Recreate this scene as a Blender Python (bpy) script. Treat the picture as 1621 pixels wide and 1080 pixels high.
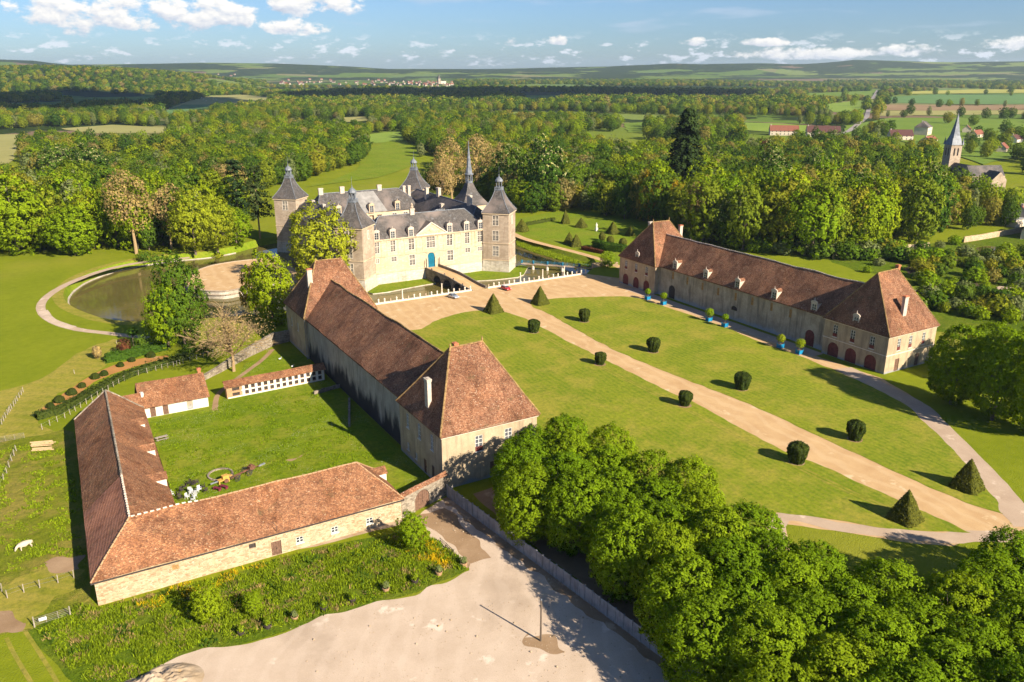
import bpy, bmesh, math, random
import numpy as np
from mathutils import Vector, Matrix, noise as mnoise
from mathutils.geometry import delaunay_2d_cdt

for o in list(bpy.data.objects): bpy.data.objects.remove(o)
S = bpy.context.scene
COL = S.collection
rad = math.radians

# ------------------------------------------------------------------ camera
CAM_H = 70.0; FPX = 1300.0; PCX, PCY = 810.5, 540.0
PITCH = math.atan((540.0 - 108.0) / FPX)
YAW = math.atan((810.5 - 8.0) / (FPX / math.cos(PITCH)))
cam = bpy.data.cameras.new("camera"); camo = bpy.data.objects.new("camera", cam); COL.objects.link(camo)
cam.sensor_width = 36.0; cam.lens = FPX * 36.0 / 1621.0
cam.clip_start = 1.0; cam.clip_end = 60000.0
camo.location = (0, 0, CAM_H); camo.rotation_euler = (math.pi / 2 - PITCH, 0, -YAW)
S.camera = camo
# ------------------------------------------------------------------ light
SUN_EL = rad(30.0); SHADOW_AZ = rad(107.0)          # direction in which shadows fall (from +x towards +y)
SUNV = Vector((-math.cos(SHADOW_AZ) * math.cos(SUN_EL), -math.sin(SHADOW_AZ) * math.cos(SUN_EL), math.sin(SUN_EL)))
sl = bpy.data.lights.new("sun", 'SUN'); sl.energy = 5.0; sl.angle = rad(0.55); sl.color = (1.0, 0.895, 0.725)
so = bpy.data.objects.new("sun", sl); COL.objects.link(so)
so.rotation_euler = (-SUNV).to_track_quat('-Z', 'Y').to_euler(); so.location = SUNV * 400
S.view_settings.view_transform = 'Standard'; S.view_settings.look = 'None'
S.view_settings.exposure = 1.08; S.view_settings.gamma = 1.0
S.view_settings.use_curve_mapping = False
S.render.engine = 'CYCLES'
cy = S.cycles
cy.use_denoising = True
try: cy.denoiser = 'OPENIMAGEDENOISE'
except Exception: pass
cy.max_bounces = 5; cy.diffuse_bounces = 2; cy.glossy_bounces = 2; cy.transmission_bounces = 4
cy.transparent_max_bounces = 6; cy.volume_bounces = 0; cy.caustics_reflective = False; cy.caustics_refractive = False
cy.use_adaptive_sampling = True; cy.adaptive_threshold = 0.02

# ------------------------------------------------------------------ pixel helpers (photo is 1621 x 1080)
_F = Vector((math.sin(YAW) * math.cos(PITCH), math.cos(YAW) * math.cos(PITCH), -math.sin(PITCH)))
_R = Vector((math.cos(YAW), -math.sin(YAW), 0)); _U = _R.cross(_F)
CAMP = Vector((0, 0, CAM_H))
def ray(px, py): return _F * FPX + _R * (px - PCX) + _U * (PCY - py)
def g(px, py, z=0.0):
    d = ray(px, py); t = (z - CAM_H) / d.z
    return Vector((d.x * t, d.y * t, z))
def onx(px, py, X):
    d = ray(px, py); t = X / d.x; return Vector((X, d.y * t, CAM_H + d.z * t))
def ony(px, py, Y):
    d = ray(px, py); t = Y / d.y; return Vector((d.x * t, Y, CAM_H + d.z * t))
def proj(x, y, z=0.0):
    v = Vector((x, y, z)) - CAMP; w = v.dot(_F)
    if w <= 1: return (-9999, 9999)
    return (PCX + FPX * v.dot(_R) / w, PCY - FPX * v.dot(_U) / w)
def depth(x, y, z=0.0): return (Vector((x, y, z)) - CAMP).dot(_F)
def hat(py, x, y):
    lo, hi = -30.0, 150.0
    for _ in range(40):
        m = (lo + hi) / 2
        if proj(x, y, m)[1] > py: lo = m
        else: hi = m
    return m
def inpoly(x, y, P):
    c = False; n = len(P); j = n - 1
    for i in range(n):
        xi, yi = P[i][0], P[i][1]; xj, yj = P[j][0], P[j][1]
        if (yi > y) != (yj > y) and x < (xj - xi) * (y - yi) / (yj - yi) + xi: c = not c
        j = i
    return c

# ------------------------------------------------------------------ node helper
class NT:
    def __init__(s, tree): s.t = tree; s.n = tree.nodes; s.l = tree.links
    def new(s, typ, **kw):
        nd = s.n.new(typ)
        for k, v in kw.items(): setattr(nd, k, v)
        return nd
    def put(s, sock, v):
        if isinstance(v, bpy.types.NodeSocket): s.l.new(v, sock)
        elif isinstance(v, (tuple, list)) and len(v) == 3 and sock.type == 'RGBA': sock.default_value = (*v, 1)
        else: sock.default_value = v
    def math(s, op, a, b=None, c=None, clamp=False):
        nd = s.new('ShaderNodeMath', operation=op, use_clamp=clamp); s.put(nd.inputs[0], a)
        if b is not None: s.put(nd.inputs[1], b)
        if c is not None: s.put(nd.inputs[2], c)
        return nd.outputs[0]
    def vmath(s, op, a, b=None, scale=None):
        nd = s.new('ShaderNodeVectorMath', operation=op); s.put(nd.inputs[0], a)
        if b is not None: s.put(nd.inputs[1], b)
        if scale is not None: s.put(nd.inputs[3], scale)
        return nd.outputs[1] if op in ('LENGTH', 'DOT_PRODUCT') else nd.outputs[0]
    def pos(s): return s.new('ShaderNodeNewGeometry').outputs['Position']
    def objc(s): return s.new('ShaderNodeTexCoord').outputs['Object']
    def map(s, v, scale=(1, 1, 1), rot=(0, 0, 0), loc=(0, 0, 0)):
        nd = s.new('ShaderNodeMapping'); s.put(nd.inputs['Vector'], v)
        nd.inputs['Scale'].default_value = scale; nd.inputs['Rotation'].default_value = rot; nd.inputs['Location'].default_value = loc
        return nd.outputs[0]
    def noise(s, v, scale, detail=3.0, rough=0.55, dist=0.0, col=False):
        nd = s.new('ShaderNodeTexNoise'); s.put(nd.inputs['Vector'], v)
        nd.inputs['Scale'].default_value = scale; nd.inputs['Detail'].default_value = detail
        nd.inputs['Roughness'].default_value = rough; nd.inputs['Distortion'].default_value = dist
        return nd.outputs['Color' if col else 'Fac']
    def voro(s, v, scale, out='Color', rand=1.0, feature='F1'):
        nd = s.new('ShaderNodeTexVoronoi', feature=feature); s.put(nd.inputs['Vector'], v)
        nd.inputs['Scale'].default_value = scale; nd.inputs['Randomness'].default_value = rand
        return nd.outputs[out]
    def ramp(s, f, stops, interp='LINEAR'):
        nd = s.new('ShaderNodeValToRGB'); s.put(nd.inputs[0], f); e = nd.color_ramp; e.interpolation = interp
        while len(e.elements) < len(stops): e.elements.new(0.5)
        for k, (p, c) in enumerate(stops):
            e.elements[k].position = p; e.elements[k].color = (*c, 1) if len(c) == 3 else c
        return nd.outputs[0]
    def smooth(s, f, a, b):
        nd = s.new('ShaderNodeMapRange', interpolation_type='SMOOTHSTEP'); s.put(nd.inputs[0], f)
        s.put(nd.inputs[1], a); s.put(nd.inputs[2], b); return nd.outputs[0]
    def mix(s, f, a, b, mode='MIX'):
        nd = s.new('ShaderNodeMix', data_type='RGBA', blend_type=mode); s.put(nd.inputs[0], f)
        s.put(nd.inputs[6], a); s.put(nd.inputs[7], b); return nd.outputs[2]
    def sep(s, v):
        nd = s.new('ShaderNodeSeparateXYZ'); s.put(nd.inputs[0], v); return nd.outputs
    def comb(s, x, y, z):
        nd = s.new('ShaderNodeCombineXYZ')
        for i, v in enumerate((x, y, z)): s.put(nd.inputs[i], v)
        return nd.outputs[0]
    def bump(s, h, strength=0.5, dist=0.1):
        nd = s.new('ShaderNodeBump'); s.put(nd.inputs['Height'], h)
        nd.inputs['Strength'].default_value = strength; nd.inputs['Distance'].default_value = dist
        return nd.outputs[0]

# ------------------------------------------------------------------ world: sky with drifting cumulus
W = bpy.data.worlds.new("World"); S.world = W; W.use_nodes = True
wt = NT(W.node_tree); W.node_tree.nodes.clear()
sky = wt.new('ShaderNodeTexSky', sky_type='NISHITA'); sky.sun_disc = False
sky.sun_elevation = SUN_EL; sky.sun_rotation = math.atan2(SUNV.x, SUNV.y)
sky.altitude = 200; sky.air_density = 1.0; sky.dust_density = 0.4; sky.ozone_density = 2.6
dirv = wt.new('ShaderNodeTexCoord').outputs['Generated']
sx, sy_, sz = wt.sep(dirv)
azim = wt.math('ARCTAN2', sx, sy_)                       # 0 = +y, increases towards +x
elev = wt.math('ARCSINE', sz)
def pix_dir(px, py):
    d = ray(px, py).normalized(); return math.atan2(d.x, d.y), math.asin(d.z)
azel = wt.comb(azim, wt.math('MULTIPLY', elev, 1.6), 0.0)
# domain warp, shared by every cloud layer
nz1 = wt.noise(azel, 30.0, 5.0, 0.62)
up_r = wt.vmath('ADD', azel, (0.0030, 0.0075, 0.0))
nz2 = wt.noise(up_r, 30.0, 5.0, 0.62)
relief = wt.math('SUBTRACT', nz1, nz2)
# (a) single large cumuli: centre pixel, half width, half height (pixels of the photo)
CUM = [(140, 24, 100, 36), (205, 34, 56, 20), (318, 20, 100, 38), (485, 10, 82, 30), (458, 44, 60, 15),
       (1400, 84, 90, 10), (1270, 88, 100, 11), (1215, 69, 34, 7), (1090, 68, 26, 8), (880, 66, 18, 9), (808, 69, 16, 9), (1610, 70, 40, 10)]
mask = None; rel_h = None
for (px, py, hw, hh) in CUM:
    a0, e0 = pix_dir(px, py); a1 = hw / FPX * 0.95; e1 = hh / FPX
    dx = wt.math('MULTIPLY', wt.math('SUBTRACT', azim, a0), 1 / a1)
    dy = wt.math('MULTIPLY', wt.math('SUBTRACT', elev, e0), 1 / e1)
    # flat base: squash the lower half
    dy = wt.math('MULTIPLY', dy, wt.math('ADD', 1.0, wt.math('MULTIPLY', wt.math('LESS_THAN', dy, 0.0), 0.7)))
    r2 = wt.math('ADD', wt.math('MULTIPLY', dx, dx), wt.math('MULTIPLY', dy, dy))
    m = wt.math('SUBTRACT', 1.0, r2)
    if mask is None: mask = m; rel_h = dy
    else:
        big = wt.math('GREATER_THAN', m, mask)
        rel_h = wt.math('ADD', wt.math('MULTIPLY', big, dy), wt.math('MULTIPLY', wt.math('SUBTRACT', 1.0, big), rel_h))
        mask = wt.math('MAXIMUM', mask, m)
mask = wt.math('MAXIMUM', mask, -1.2)
den = wt.math('ADD', wt.math('MULTIPLY', mask, 0.55), wt.math('MULTIPLY', wt.math('SUBTRACT', nz1, 0.5), 3.4))
cum = wt.smooth(den, -0.06, 0.45)
cum = wt.math('MULTIPLY', cum, wt.smooth(mask, -1.05, -0.25))
# (b) a belt of small cumuli low over the whole horizon
lowc = wt.noise(wt.comb(azim, wt.math('MULTIPLY', elev, 2.6), 3.3), 42.0, 4.0, 0.60)
belt = wt.math('MULTIPLY', wt.smooth(elev, -0.002, 0.006), wt.math('SUBTRACT', 1.0, wt.smooth(elev, 0.018, 0.042)))
lowm = wt.math('MULTIPLY', wt.smooth(lowc, 0.55, 0.66), belt)
# (c) thin grey stratiform veils
veil = wt.noise(wt.comb(azim, wt.math('MULTIPLY', elev, 7.0), 1.7), 6.5, 3.0, 0.55)
veil = wt.math('MULTIPLY', wt.smooth(veil, 0.55, 0.70), wt.math('MULTIPLY', wt.smooth(elev, 0.02, 0.05), 0.5))
shade = wt.math('ADD', wt.math('MULTIPLY', relief, 2.2), wt.math('ADD', 0.70, wt.math('MULTIPLY', rel_h, 0.30)), clamp=True)
ccol = wt.ramp(shade, [(0.0, (0.50, 0.56, 0.68)), (0.45, (0.74, 0.78, 0.86)), (0.8, (1.0, 0.985, 0.96)), (1.0, (1.1, 1.07, 1.02))])
skyb = wt.mix(1.0, wt.vmath('SCALE', sky.outputs[0], scale=0.045), (0.72, 0.94, 1.32), 'MULTIPLY')
c1 = wt.mix(veil, skyb, (0.29, 0.34, 0.42))
c2 = wt.mix(wt.math('MULTIPLY', lowm, 0.8), c1, (0.48, 0.50, 0.54))
c3 = wt.mix(cum, c2, wt.vmath('SCALE', ccol, scale=0.50))
bgn = wt.new('ShaderNodeBackground'); wt.put(bgn.inputs[0], c3); bgn.inputs[1].default_value = 1.0
wo = wt.new('ShaderNodeOutputWorld'); wt.l.new(bgn.outputs[0], wo.inputs[0])
W.cycles.sampling_method = 'MANUAL'; W.cycles.sample_map_resolution = 512

# ------------------------------------------------------------------ materials
MATS = {}
def newmat(name):
    m = bpy.data.materials.new(name); m.use_nodes = True; m.node_tree.nodes.clear(); MATS[name] = m
    return m, NT(m.node_tree)
def finish(n, col, rough=0.9, normal=None, spec=0.2, metal=0.0, **kw):
    b = n.new('ShaderNodeBsdfPrincipled'); n.put(b.inputs['Base Color'], col); n.put(b.inputs['Roughness'], rough)
    b.inputs['Specular IOR Level'].default_value = spec; b.inputs['Metallic'].default_value = metal
    if normal is not None: n.put(b.inputs['Normal'], normal)
    for k, v in kw.items(): n.put(b.inputs[k], v)
    o = n.new('ShaderNodeOutputMaterial'); n.l.new(b.outputs[0], o.inputs[0]); return b
def plain(name, col, rough=0.8, var=0.25, scale=2.0, spec=0.2, metal=0.0):
    m, n = newmat(name); p = n.pos()
    v = n.ramp(n.noise(p, scale, 4), [(0.3, tuple(c * (1 - var) for c in col)), (0.7, tuple(min(1, c * (1 + var)) for c in col))])
    finish(n, v, rough, spec=spec, metal=metal); return m

def tile_mat(name, cols, patch, light=(0.5, 0.42, 0.34), cell=5.6):
    """old plain tiles: each tile its own tint, rows as relief, big weathered patches and streaks"""
    m, n = newmat(name); p = n.pos()
    q = n.map(p, scale=(cell, cell, cell * 1.5))
    c = n.sep(n.voro(q, 1.0))
    base = n.ramp(c[0], cols)
    big = n.noise(p, 0.16, 5, 0.6)
    base = n.mix(n.smooth(big, 0.42, 0.68), base, patch, 'MULTIPLY')
    stk = n.noise(n.map(p, scale=(1.1, 1.1, 0.10)), 0.8, 4, 0.6)
    base = n.mix(n.math('MULTIPLY', n.smooth(stk, 0.45, 0.70), 0.55), base, (0.38, 0.33, 0.31), 'MULTIPLY')
    lich = n.math('GREATER_THAN', c[1], n.math('SUBTRACT', 1.06, n.math('MULTIPLY', n.noise(p, 0.5, 4), 0.14)))
    base = n.mix(lich, base, light)
    rep = n.sep(n.voro(n.map(p, scale=(0.28, 0.28, 0.34)), 1.0))[0]
    base = n.mix(1.0, base, n.ramp(rep, [(0.0, (0.80, 0.80, 0.82)), (0.6, (1.0, 1.0, 1.0)), (1.0, (1.14, 1.10, 1.04))]), 'MULTIPLY')
    moss = n.noise(n.map(p, loc=(13, 5, 2)), 0.42, 6, 0.68)
    base = n.mix(n.math('MULTIPLY', n.smooth(moss, 0.57, 0.70), 0.5), base, (0.10, 0.085, 0.04))
    rows = n.math('SINE', n.math('MULTIPLY', n.sep(p)[2], 34.0))
    h = n.math('ADD', n.math('MULTIPLY', rows, 0.35), c[2])
    finish(n, base, 0.92, n.bump(h, 0.7, 0.06), 0.15); return m
tile_mat('tiles', [(0.0, (0.13, 0.060, 0.036)), (0.25, (0.215, 0.098, 0.056)), (0.55, (0.27, 0.125, 0.069)), (0.8, (0.325, 0.155, 0.082)), (1.0, (0.37, 0.23, 0.14))], (0.66, 0.63, 0.62), (0.38, 0.28, 0.20))
tile_mat('tiles_red', [(0.0, (0.16, 0.074, 0.042)), (0.3, (0.225, 0.105, 0.056)), (0.6, (0.28, 0.130, 0.068)), (0.85, (0.35, 0.162, 0.075)), (1.0, (0.39, 0.23, 0.125))], (0.84, 0.78, 0.74), (0.38, 0.25, 0.155))
tile_mat('tiles_new', [(0.0, (0.34, 0.15, 0.092)), (0.5, (0.39, 0.175, 0.108)), (1.0, (0.44, 0.20, 0.125))], (0.92, 0.88, 0.86), (0.42, 0.20, 0.13), cell=3.6)
def slate_mat():
    m, n = newmat('slate'); p = n.pos()
    c = n.sep(n.voro(n.map(p, scale=(2.2, 2.2, 3.2)), 1.0))
    base = n.ramp(c[0], [(0.0, (0.058, 0.051, 0.047)), (0.6, (0.082, 0.072, 0.066)), (1.0, (0.115, 0.101, 0.092))])
    stk = n.noise(n.map(p, scale=(1.0, 1.0, 0.07)), 0.9, 5, 0.6)
    base = n.mix(n.math('MULTIPLY', n.smooth(stk, 0.54, 0.74), 0.6), base, (0.20, 0.205, 0.215))
    warm = n.noise(p, 0.12, 3)
    base = n.mix(n.smooth(warm, 0.45, 0.7), base, (0.19, 0.15, 0.13))
    finish(n, base, 0.72, n.bump(c[1], 0.4, 0.04), 0.25)
slate_mat()
def zinc_mat():
    m, n = newmat('zinc'); p = n.pos()
    c = n.ramp(n.noise(p, 0.8, 4), [(0.3, (0.105, 0.115, 0.13)), (0.7, (0.22, 0.235, 0.265))]); finish(n, c, 0.55, spec=0.4)
zinc_mat(); plain('slate_pale', (0.24, 0.225, 0.21), 0.75, 0.25, 0.5)
def stone_mat(name, a, b, mort, scale=1.5, course=(0.9, 0.9, 2.2), stain=0.5, stain_col=(0.45, 0.42, 0.40), bumpd=0.05):
    """coursed stone: every block its own tint, pale joints, run-down stains"""
    m, n = newmat(name); p = n.pos()
    wob = n.vmath('ADD', n.map(p, scale=course), n.vmath('SCALE', n.noise(p, 1.7, 2, col=True), scale=0.25))
    vc = n.sep(n.voro(wob, scale))
    ed = n.voro(wob, scale, 'Distance', feature='DISTANCE_TO_EDGE')
    base = n.ramp(vc[0], [(0.0, a), (1.0, b)])
    base = n.mix(n.math('SUBTRACT', 1.0, n.smooth(ed, 0.0, 0.07)), base, mort)
    big = n.noise(p, 0.22, 5, 0.62)
    base = n.mix(n.math('MULTIPLY', n.smooth(big, 0.42, 0.66), stain), base, stain_col, 'MULTIPLY')
    stk = n.noise(n.map(p, scale=(1.0, 1.0, 0.10)), 1.3, 5, 0.62)
    base = n.mix(n.math('MULTIPLY', n.smooth(stk, 0.50, 0.72), stain), base, stain_col, 'MULTIPLY')
    finish(n, base, 0.93, n.bump(n.math('ADD', n.smooth(ed, 0.0, 0.12), n.noise(p, 6, 3)), 0.6, bumpd), 0.1); return m
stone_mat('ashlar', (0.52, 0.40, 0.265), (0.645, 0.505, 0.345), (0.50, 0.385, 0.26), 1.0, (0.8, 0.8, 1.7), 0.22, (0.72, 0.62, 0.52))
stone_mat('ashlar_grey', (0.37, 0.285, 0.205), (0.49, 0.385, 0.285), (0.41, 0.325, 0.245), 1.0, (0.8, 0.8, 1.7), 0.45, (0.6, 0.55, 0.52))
stone_mat('ashlar_base', (0.42, 0.37, 0.30), (0.60, 0.53, 0.43), (0.5, 0.44, 0.36), 1.3, (0.8, 0.8, 2.2), 0.5, (0.6, 0.55, 0.48))
stone_mat('barn_stone', (0.34, 0.235, 0.135), (0.56, 0.43, 0.275), (0.57, 0.475, 0.345), 1.5, (1.2, 1.2, 2.8), 0.3, (0.8, 0.66, 0.5))
stone_mat('rubble', (0.20, 0.16, 0.12), (0.42, 0.35, 0.27), (0.30, 0.26, 0.20), 1.6, (1.2, 1.2, 2.0), 0.5, (0.55, 0.5, 0.45), 0.12)
stone_mat('bridge_stone', (0.15, 0.13, 0.11), (0.30, 0.26, 0.22), (0.16, 0.14, 0.12), 1.6, (0.9, 0.9, 2.0), 0.5, (0.5, 0.48, 0.46))
def render_mat(name, a, b, dark, dz=None):
    """old lime render with big blotches and damp runs; dz = (z of full damp, z of none) of the damp belt"""
    m, n = newmat(name); p = n.pos()
    base = n.ramp(n.noise(p, 0.35, 6, 0.65), [(0.32, a), (0.68, b)])
    stk = n.noise(n.map(p, scale=(0.9, 0.9, 0.09)), 1.0, 6, 0.65)
    base = n.mix(n.math('MULTIPLY', n.smooth(stk, 0.46, 0.70), 0.75), base, dark)
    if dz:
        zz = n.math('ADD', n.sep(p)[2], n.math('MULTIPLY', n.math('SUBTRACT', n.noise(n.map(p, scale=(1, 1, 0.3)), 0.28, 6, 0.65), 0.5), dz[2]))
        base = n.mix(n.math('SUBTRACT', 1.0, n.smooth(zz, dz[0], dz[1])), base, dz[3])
    fine = n.noise(p, 5.0, 4)
    base = n.mix(0.35, base, n.ramp(fine, [(0.3, (0.7, 0.7, 0.7)), (0.7, (1.15, 1.15, 1.15))]), 'MULTIPLY')
    finish(n, base, 0.95, n.bump(fine, 0.5, 0.05), 0.1); return m
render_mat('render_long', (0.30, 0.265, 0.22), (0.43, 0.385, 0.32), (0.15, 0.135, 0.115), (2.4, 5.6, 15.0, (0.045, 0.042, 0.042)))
render_mat('render_right', (0.30, 0.245, 0.175), (0.50, 0.42, 0.31), (0.15, 0.125, 0.095), (0.0, 1.6, 2.5, (0.36, 0.37, 0.37)))
render_mat('render_pav', (0.36, 0.275, 0.175), (0.52, 0.405, 0.265), (0.25, 0.19, 0.13), (0.0, 1.0, 2.5, (0.30, 0.30, 0.30)))
render_mat('render_white', (0.66, 0.60, 0.50), (0.76, 0.71, 0.62), (0.60, 0.52, 0.42))
def concrete():
    m, n = newmat('concrete'); p = n.pos()
    r = n.new('ShaderNodeObjectInfo').outputs['Random']
    base = n.ramp(n.noise(p, 0.7, 6, 0.6), [(0.3, (0.22, 0.21, 0.21)), (0.7, (0.36, 0.35, 0.34))])
    base = n.mix(0.5, base, n.ramp(r, [(0, (0.72, 0.72, 0.74)), (1, (1.1, 1.1, 1.1))]), 'MULTIPLY')
    stk = n.noise(n.map(p, scale=(2.2, 2.2, 0.25)), 1.5, 5, 0.6)
    base = n.mix(n.math('MULTIPLY', n.smooth(stk, 0.5, 0.7), 0.7), base, (0.12, 0.115, 0.11))
    finish(n, base, 0.9, n.bump(n.noise(p, 8, 3), 0.3, 0.02), 0.15)
concrete()
plain('frame_white', (0.62, 0.60, 0.55), 0.6, 0.1); plain('frame_stone', (0.66, 0.57, 0.46), 0.9, 0.12)
plain('door_red', (0.15, 0.042, 0.036), 0.75, 0.3, 1.5); plain('door_brown', (0.16, 0.09, 0.06), 0.8, 0.3, 3)
plain('shutter_wood', (0.36, 0.21, 0.08), 0.85, 0.3, 3); plain('dark_wood', (0.055, 0.043, 0.038), 0.85, 0.3, 3)
plain('door_blue', (0.006, 0.125, 0.20), 0.5, 0.15, 1); plain('box_blue', (0.012, 0.20, 0.38), 0.5, 0.15, 1)
plain('chimney', (0.50, 0.42, 0.34), 0.9, 0.2, 1.2); plain('chimney_red', (0.45, 0.16, 0.08), 0.9, 0.2, 2)
plain('lichen_ridge', (0.29, 0.18, 0.075), 0.9, 0.45, 1.1); plain('mortar_ridge', (0.62, 0.50, 0.40), 0.9, 0.25, 2.5)
plain('white_paint', (0.75, 0.75, 0.74), 0.5, 0.08); plain('wood_pale', (0.48, 0.34, 0.18), 0.8, 0.25, 4); plain('wood_yellow', (0.52, 0.30, 0.07), 0.7, 0.2, 3)
plain('rust', (0.16, 0.075, 0.045), 0.8, 0.5, 5); plain('iron', (0.06, 0.055, 0.055), 0.6, 0.3, 5); plain('maroon', (0.17, 0.025, 0.045), 0.7, 0.2)
plain('steel', (0.45, 0.47, 0.49), 0.4, 0.15, 2, 0.5, 0.6); plain('terracotta', (0.40, 0.24, 0.13), 0.85, 0.25, 4); plain('soil', (0.09, 0.062, 0.04), 0.95, 0.3, 4)
plain('rubber', (0.02, 0.02, 0.02), 0.8, 0.1); plain('cow_hide', (0.60, 0.48, 0.34), 0.85, 0.12, 1.5); plain('pole_wood', (0.13, 0.10, 0.075), 0.9, 0.2, 3)
plain('rail_blue', (0.02, 0.14, 0.23), 0.5, 0.1); plain('statue', (0.62, 0.58, 0.52), 0.9, 0.15); plain('post_wood', (0.33, 0.28, 0.22), 0.9, 0.25, 4)
plain('asphalt', (0.30, 0.26, 0.24), 0.9, 0.15, 0.05); plain('bark', (0.16, 0.125, 0.09), 0.95, 0.35, 3); plain('bark_pale', (0.33, 0.225, 0.115), 0.95, 0.25, 3)
plain('tarp', (0.10, 0.55, 0.42), 0.5, 0.1); plain('house_wall', (0.58, 0.49, 0.38), 0.9, 0.12, 0.5); plain('house_roof', (0.22, 0.082, 0.052), 0.9, 0.25, 1.5)
plain('house_roof_dark', (0.10, 0.045, 0.04), 0.9, 0.25, 1.5); plain('plastic_white', (0.62, 0.62, 0.62), 0.4, 0.03); plain('grille', (0.02, 0.02, 0.022), 0.5, 0.1)
plain('lamp_glass', (0.75, 0.78, 0.8), 0.15, 0.02, 1, 0.6); plain('tail_red', (0.4, 0.01, 0.01), 0.3, 0.05)
def car_paint(name, col, metal):
    m, n = newmat(name); b = finish(n, col, 0.28, spec=0.5, metal=metal); b.inputs['Coat Weight'].default_value = 0.6
car_paint('paint_silver', (0.55, 0.60, 0.66), 0.5); car_paint('paint_red', (0.50, 0.012, 0.015), 0.0); car_paint('paint_white', (0.75, 0.75, 0.75), 0.0)
def glass_mat():
    m, n = newmat('pane'); r = n.new('ShaderNodeObjectInfo').outputs['Random']
    finish(n, n.ramp(r, [(0, (0.025, 0.027, 0.032)), (1, (0.10, 0.105, 0.115))]), 0.12, spec=0.5)
glass_mat()
def water_mat():
    m, n = newmat('water'); p = n.pos()
    col = n.ramp(n.noise(p, 0.06, 3), [(0.35, (0.10, 0.085, 0.024)), (0.7, (0.15, 0.12, 0.04))])
    finish(n, col, 0.06, n.bump(n.noise(n.map(p, scale=(1, 1, 1)), 1.6, 3), 0.10, 0.05), spec=0.32, IOR=1.33)
water_mat()

def grass_mat(name, lo, hi, dry, dryf=0.5, stripes=None, fine=1.6, flowers=None, bumpd=0.15):
    m, n = newmat(name); p = n.pos()
    a = n.noise(p, 0.045, 5, 0.6); b = n.noise(p, 0.5, 5, 0.65); c = n.noise(p, fine * 4, 3, 0.7)
    base = n.ramp(n.math('ADD', n.math('MULTIPLY', a, 0.55), n.math('MULTIPLY', b, 0.45)), [(0.36, lo), (0.62, hi)])
    d = n.noise(n.map(p, loc=(37, 11, 0)), 0.09, 6, 0.70)
    base = n.mix(n.math('MULTIPLY', n.smooth(d, 0.44, 0.62), dryf), base, dry)
    base = n.mix(n.math('MULTIPLY', n.smooth(n.noise(n.map(p, loc=(5, 91, 0)), 0.20, 6, 0.72), 0.52, 0.66), 0.45), base, lo)
    if stripes:
        ang, per, amt = stripes
        q = n.sep(n.map(p, rot=(0, 0, ang)))[0]
        q = n.math('ADD', q, n.math('MULTIPLY', n.noise(p, 0.05, 2), 3.0))
        st = n.math('SINE', n.math('MULTIPLY', q, 2 * math.pi / per))
        base = n.mix(n.math('MULTIPLY', n.smooth(st, -0.4, 0.4), amt), base, dry)
    m8 = n.noise(n.map(p, loc=(3, 7, 0)), 1.1, 6, 0.75)
    base = n.mix(0.75, base, n.ramp(m8, [(0.34, (0.58, 0.68, 0.6)), (0.5, (1.0, 1.0, 1.0)), (0.66, (1.36, 1.22, 1.2))]), 'MULTIPLY')
    base = n.mix(0.45, base, n.ramp(c, [(0.25, (0.55, 0.58, 0.5)), (0.75, (1.3, 1.28, 1.2))]), 'MULTIPLY')
    if flowers:
        fl = n.math('GREATER_THAN', n.noise(p, 3.0, 2, 0.8), 0.64)
        fm = n.math('MULTIPLY', fl, n.smooth(n.noise(p, 0.12, 3), 0.50, 0.60))
        base = n.mix(fm, base, flowers)
    finish(n, base, 0.95, n.bump(n.math('ADD', n.math('MULTIPLY', b, 2.0), c), 0.8, bumpd), 0.08); return m
grass_mat('lawn', (0.130, 0.185, 0.010), (0.215, 0.245, 0.016), (0.295, 0.258, 0.04), 0.75, (rad(4), 1.3, 0.24), bumpd=0.05)
grass_mat('meadow', (0.15, 0.19, 0.008), (0.20, 0.235, 0.012), (0.27, 0.23, 0.04), 0.55, None, flowers=None, bumpd=0.3)
grass_mat('meadow_mown', (0.20, 0.205, 0.02), (0.27, 0.25, 0.032), (0.34, 0.27, 0.06), 0.5, (rad(-50), 3.4, 0.35), bumpd=0.1)
grass_mat('courtyard_grass', (0.13, 0.195, 0.006), (0.19, 0.25, 0.010), (0.27, 0.265, 0.03), 0.6, None, fine=1.2, flowers=(0.45, 0.45, 0.30), bumpd=0.3)
grass_mat('verge_grass', (0.085, 0.14, 0.006), (0.14, 0.20, 0.010), (0.20, 0.20, 0.025), 0.4, None, fine=1.0, bumpd=0.5)
grass_mat('bank_grass', (0.13, 0.19, 0.009), (0.18, 0.24, 0.013), (0.24, 0.23, 0.03), 0.4, None)
grass_mat('rough_pasture', (0.15, 0.185, 0.010), (0.22, 0.24, 0.018), (0.32, 0.25, 0.06), 0.75, None, fine=1.0, bumpd=0.5)

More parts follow.
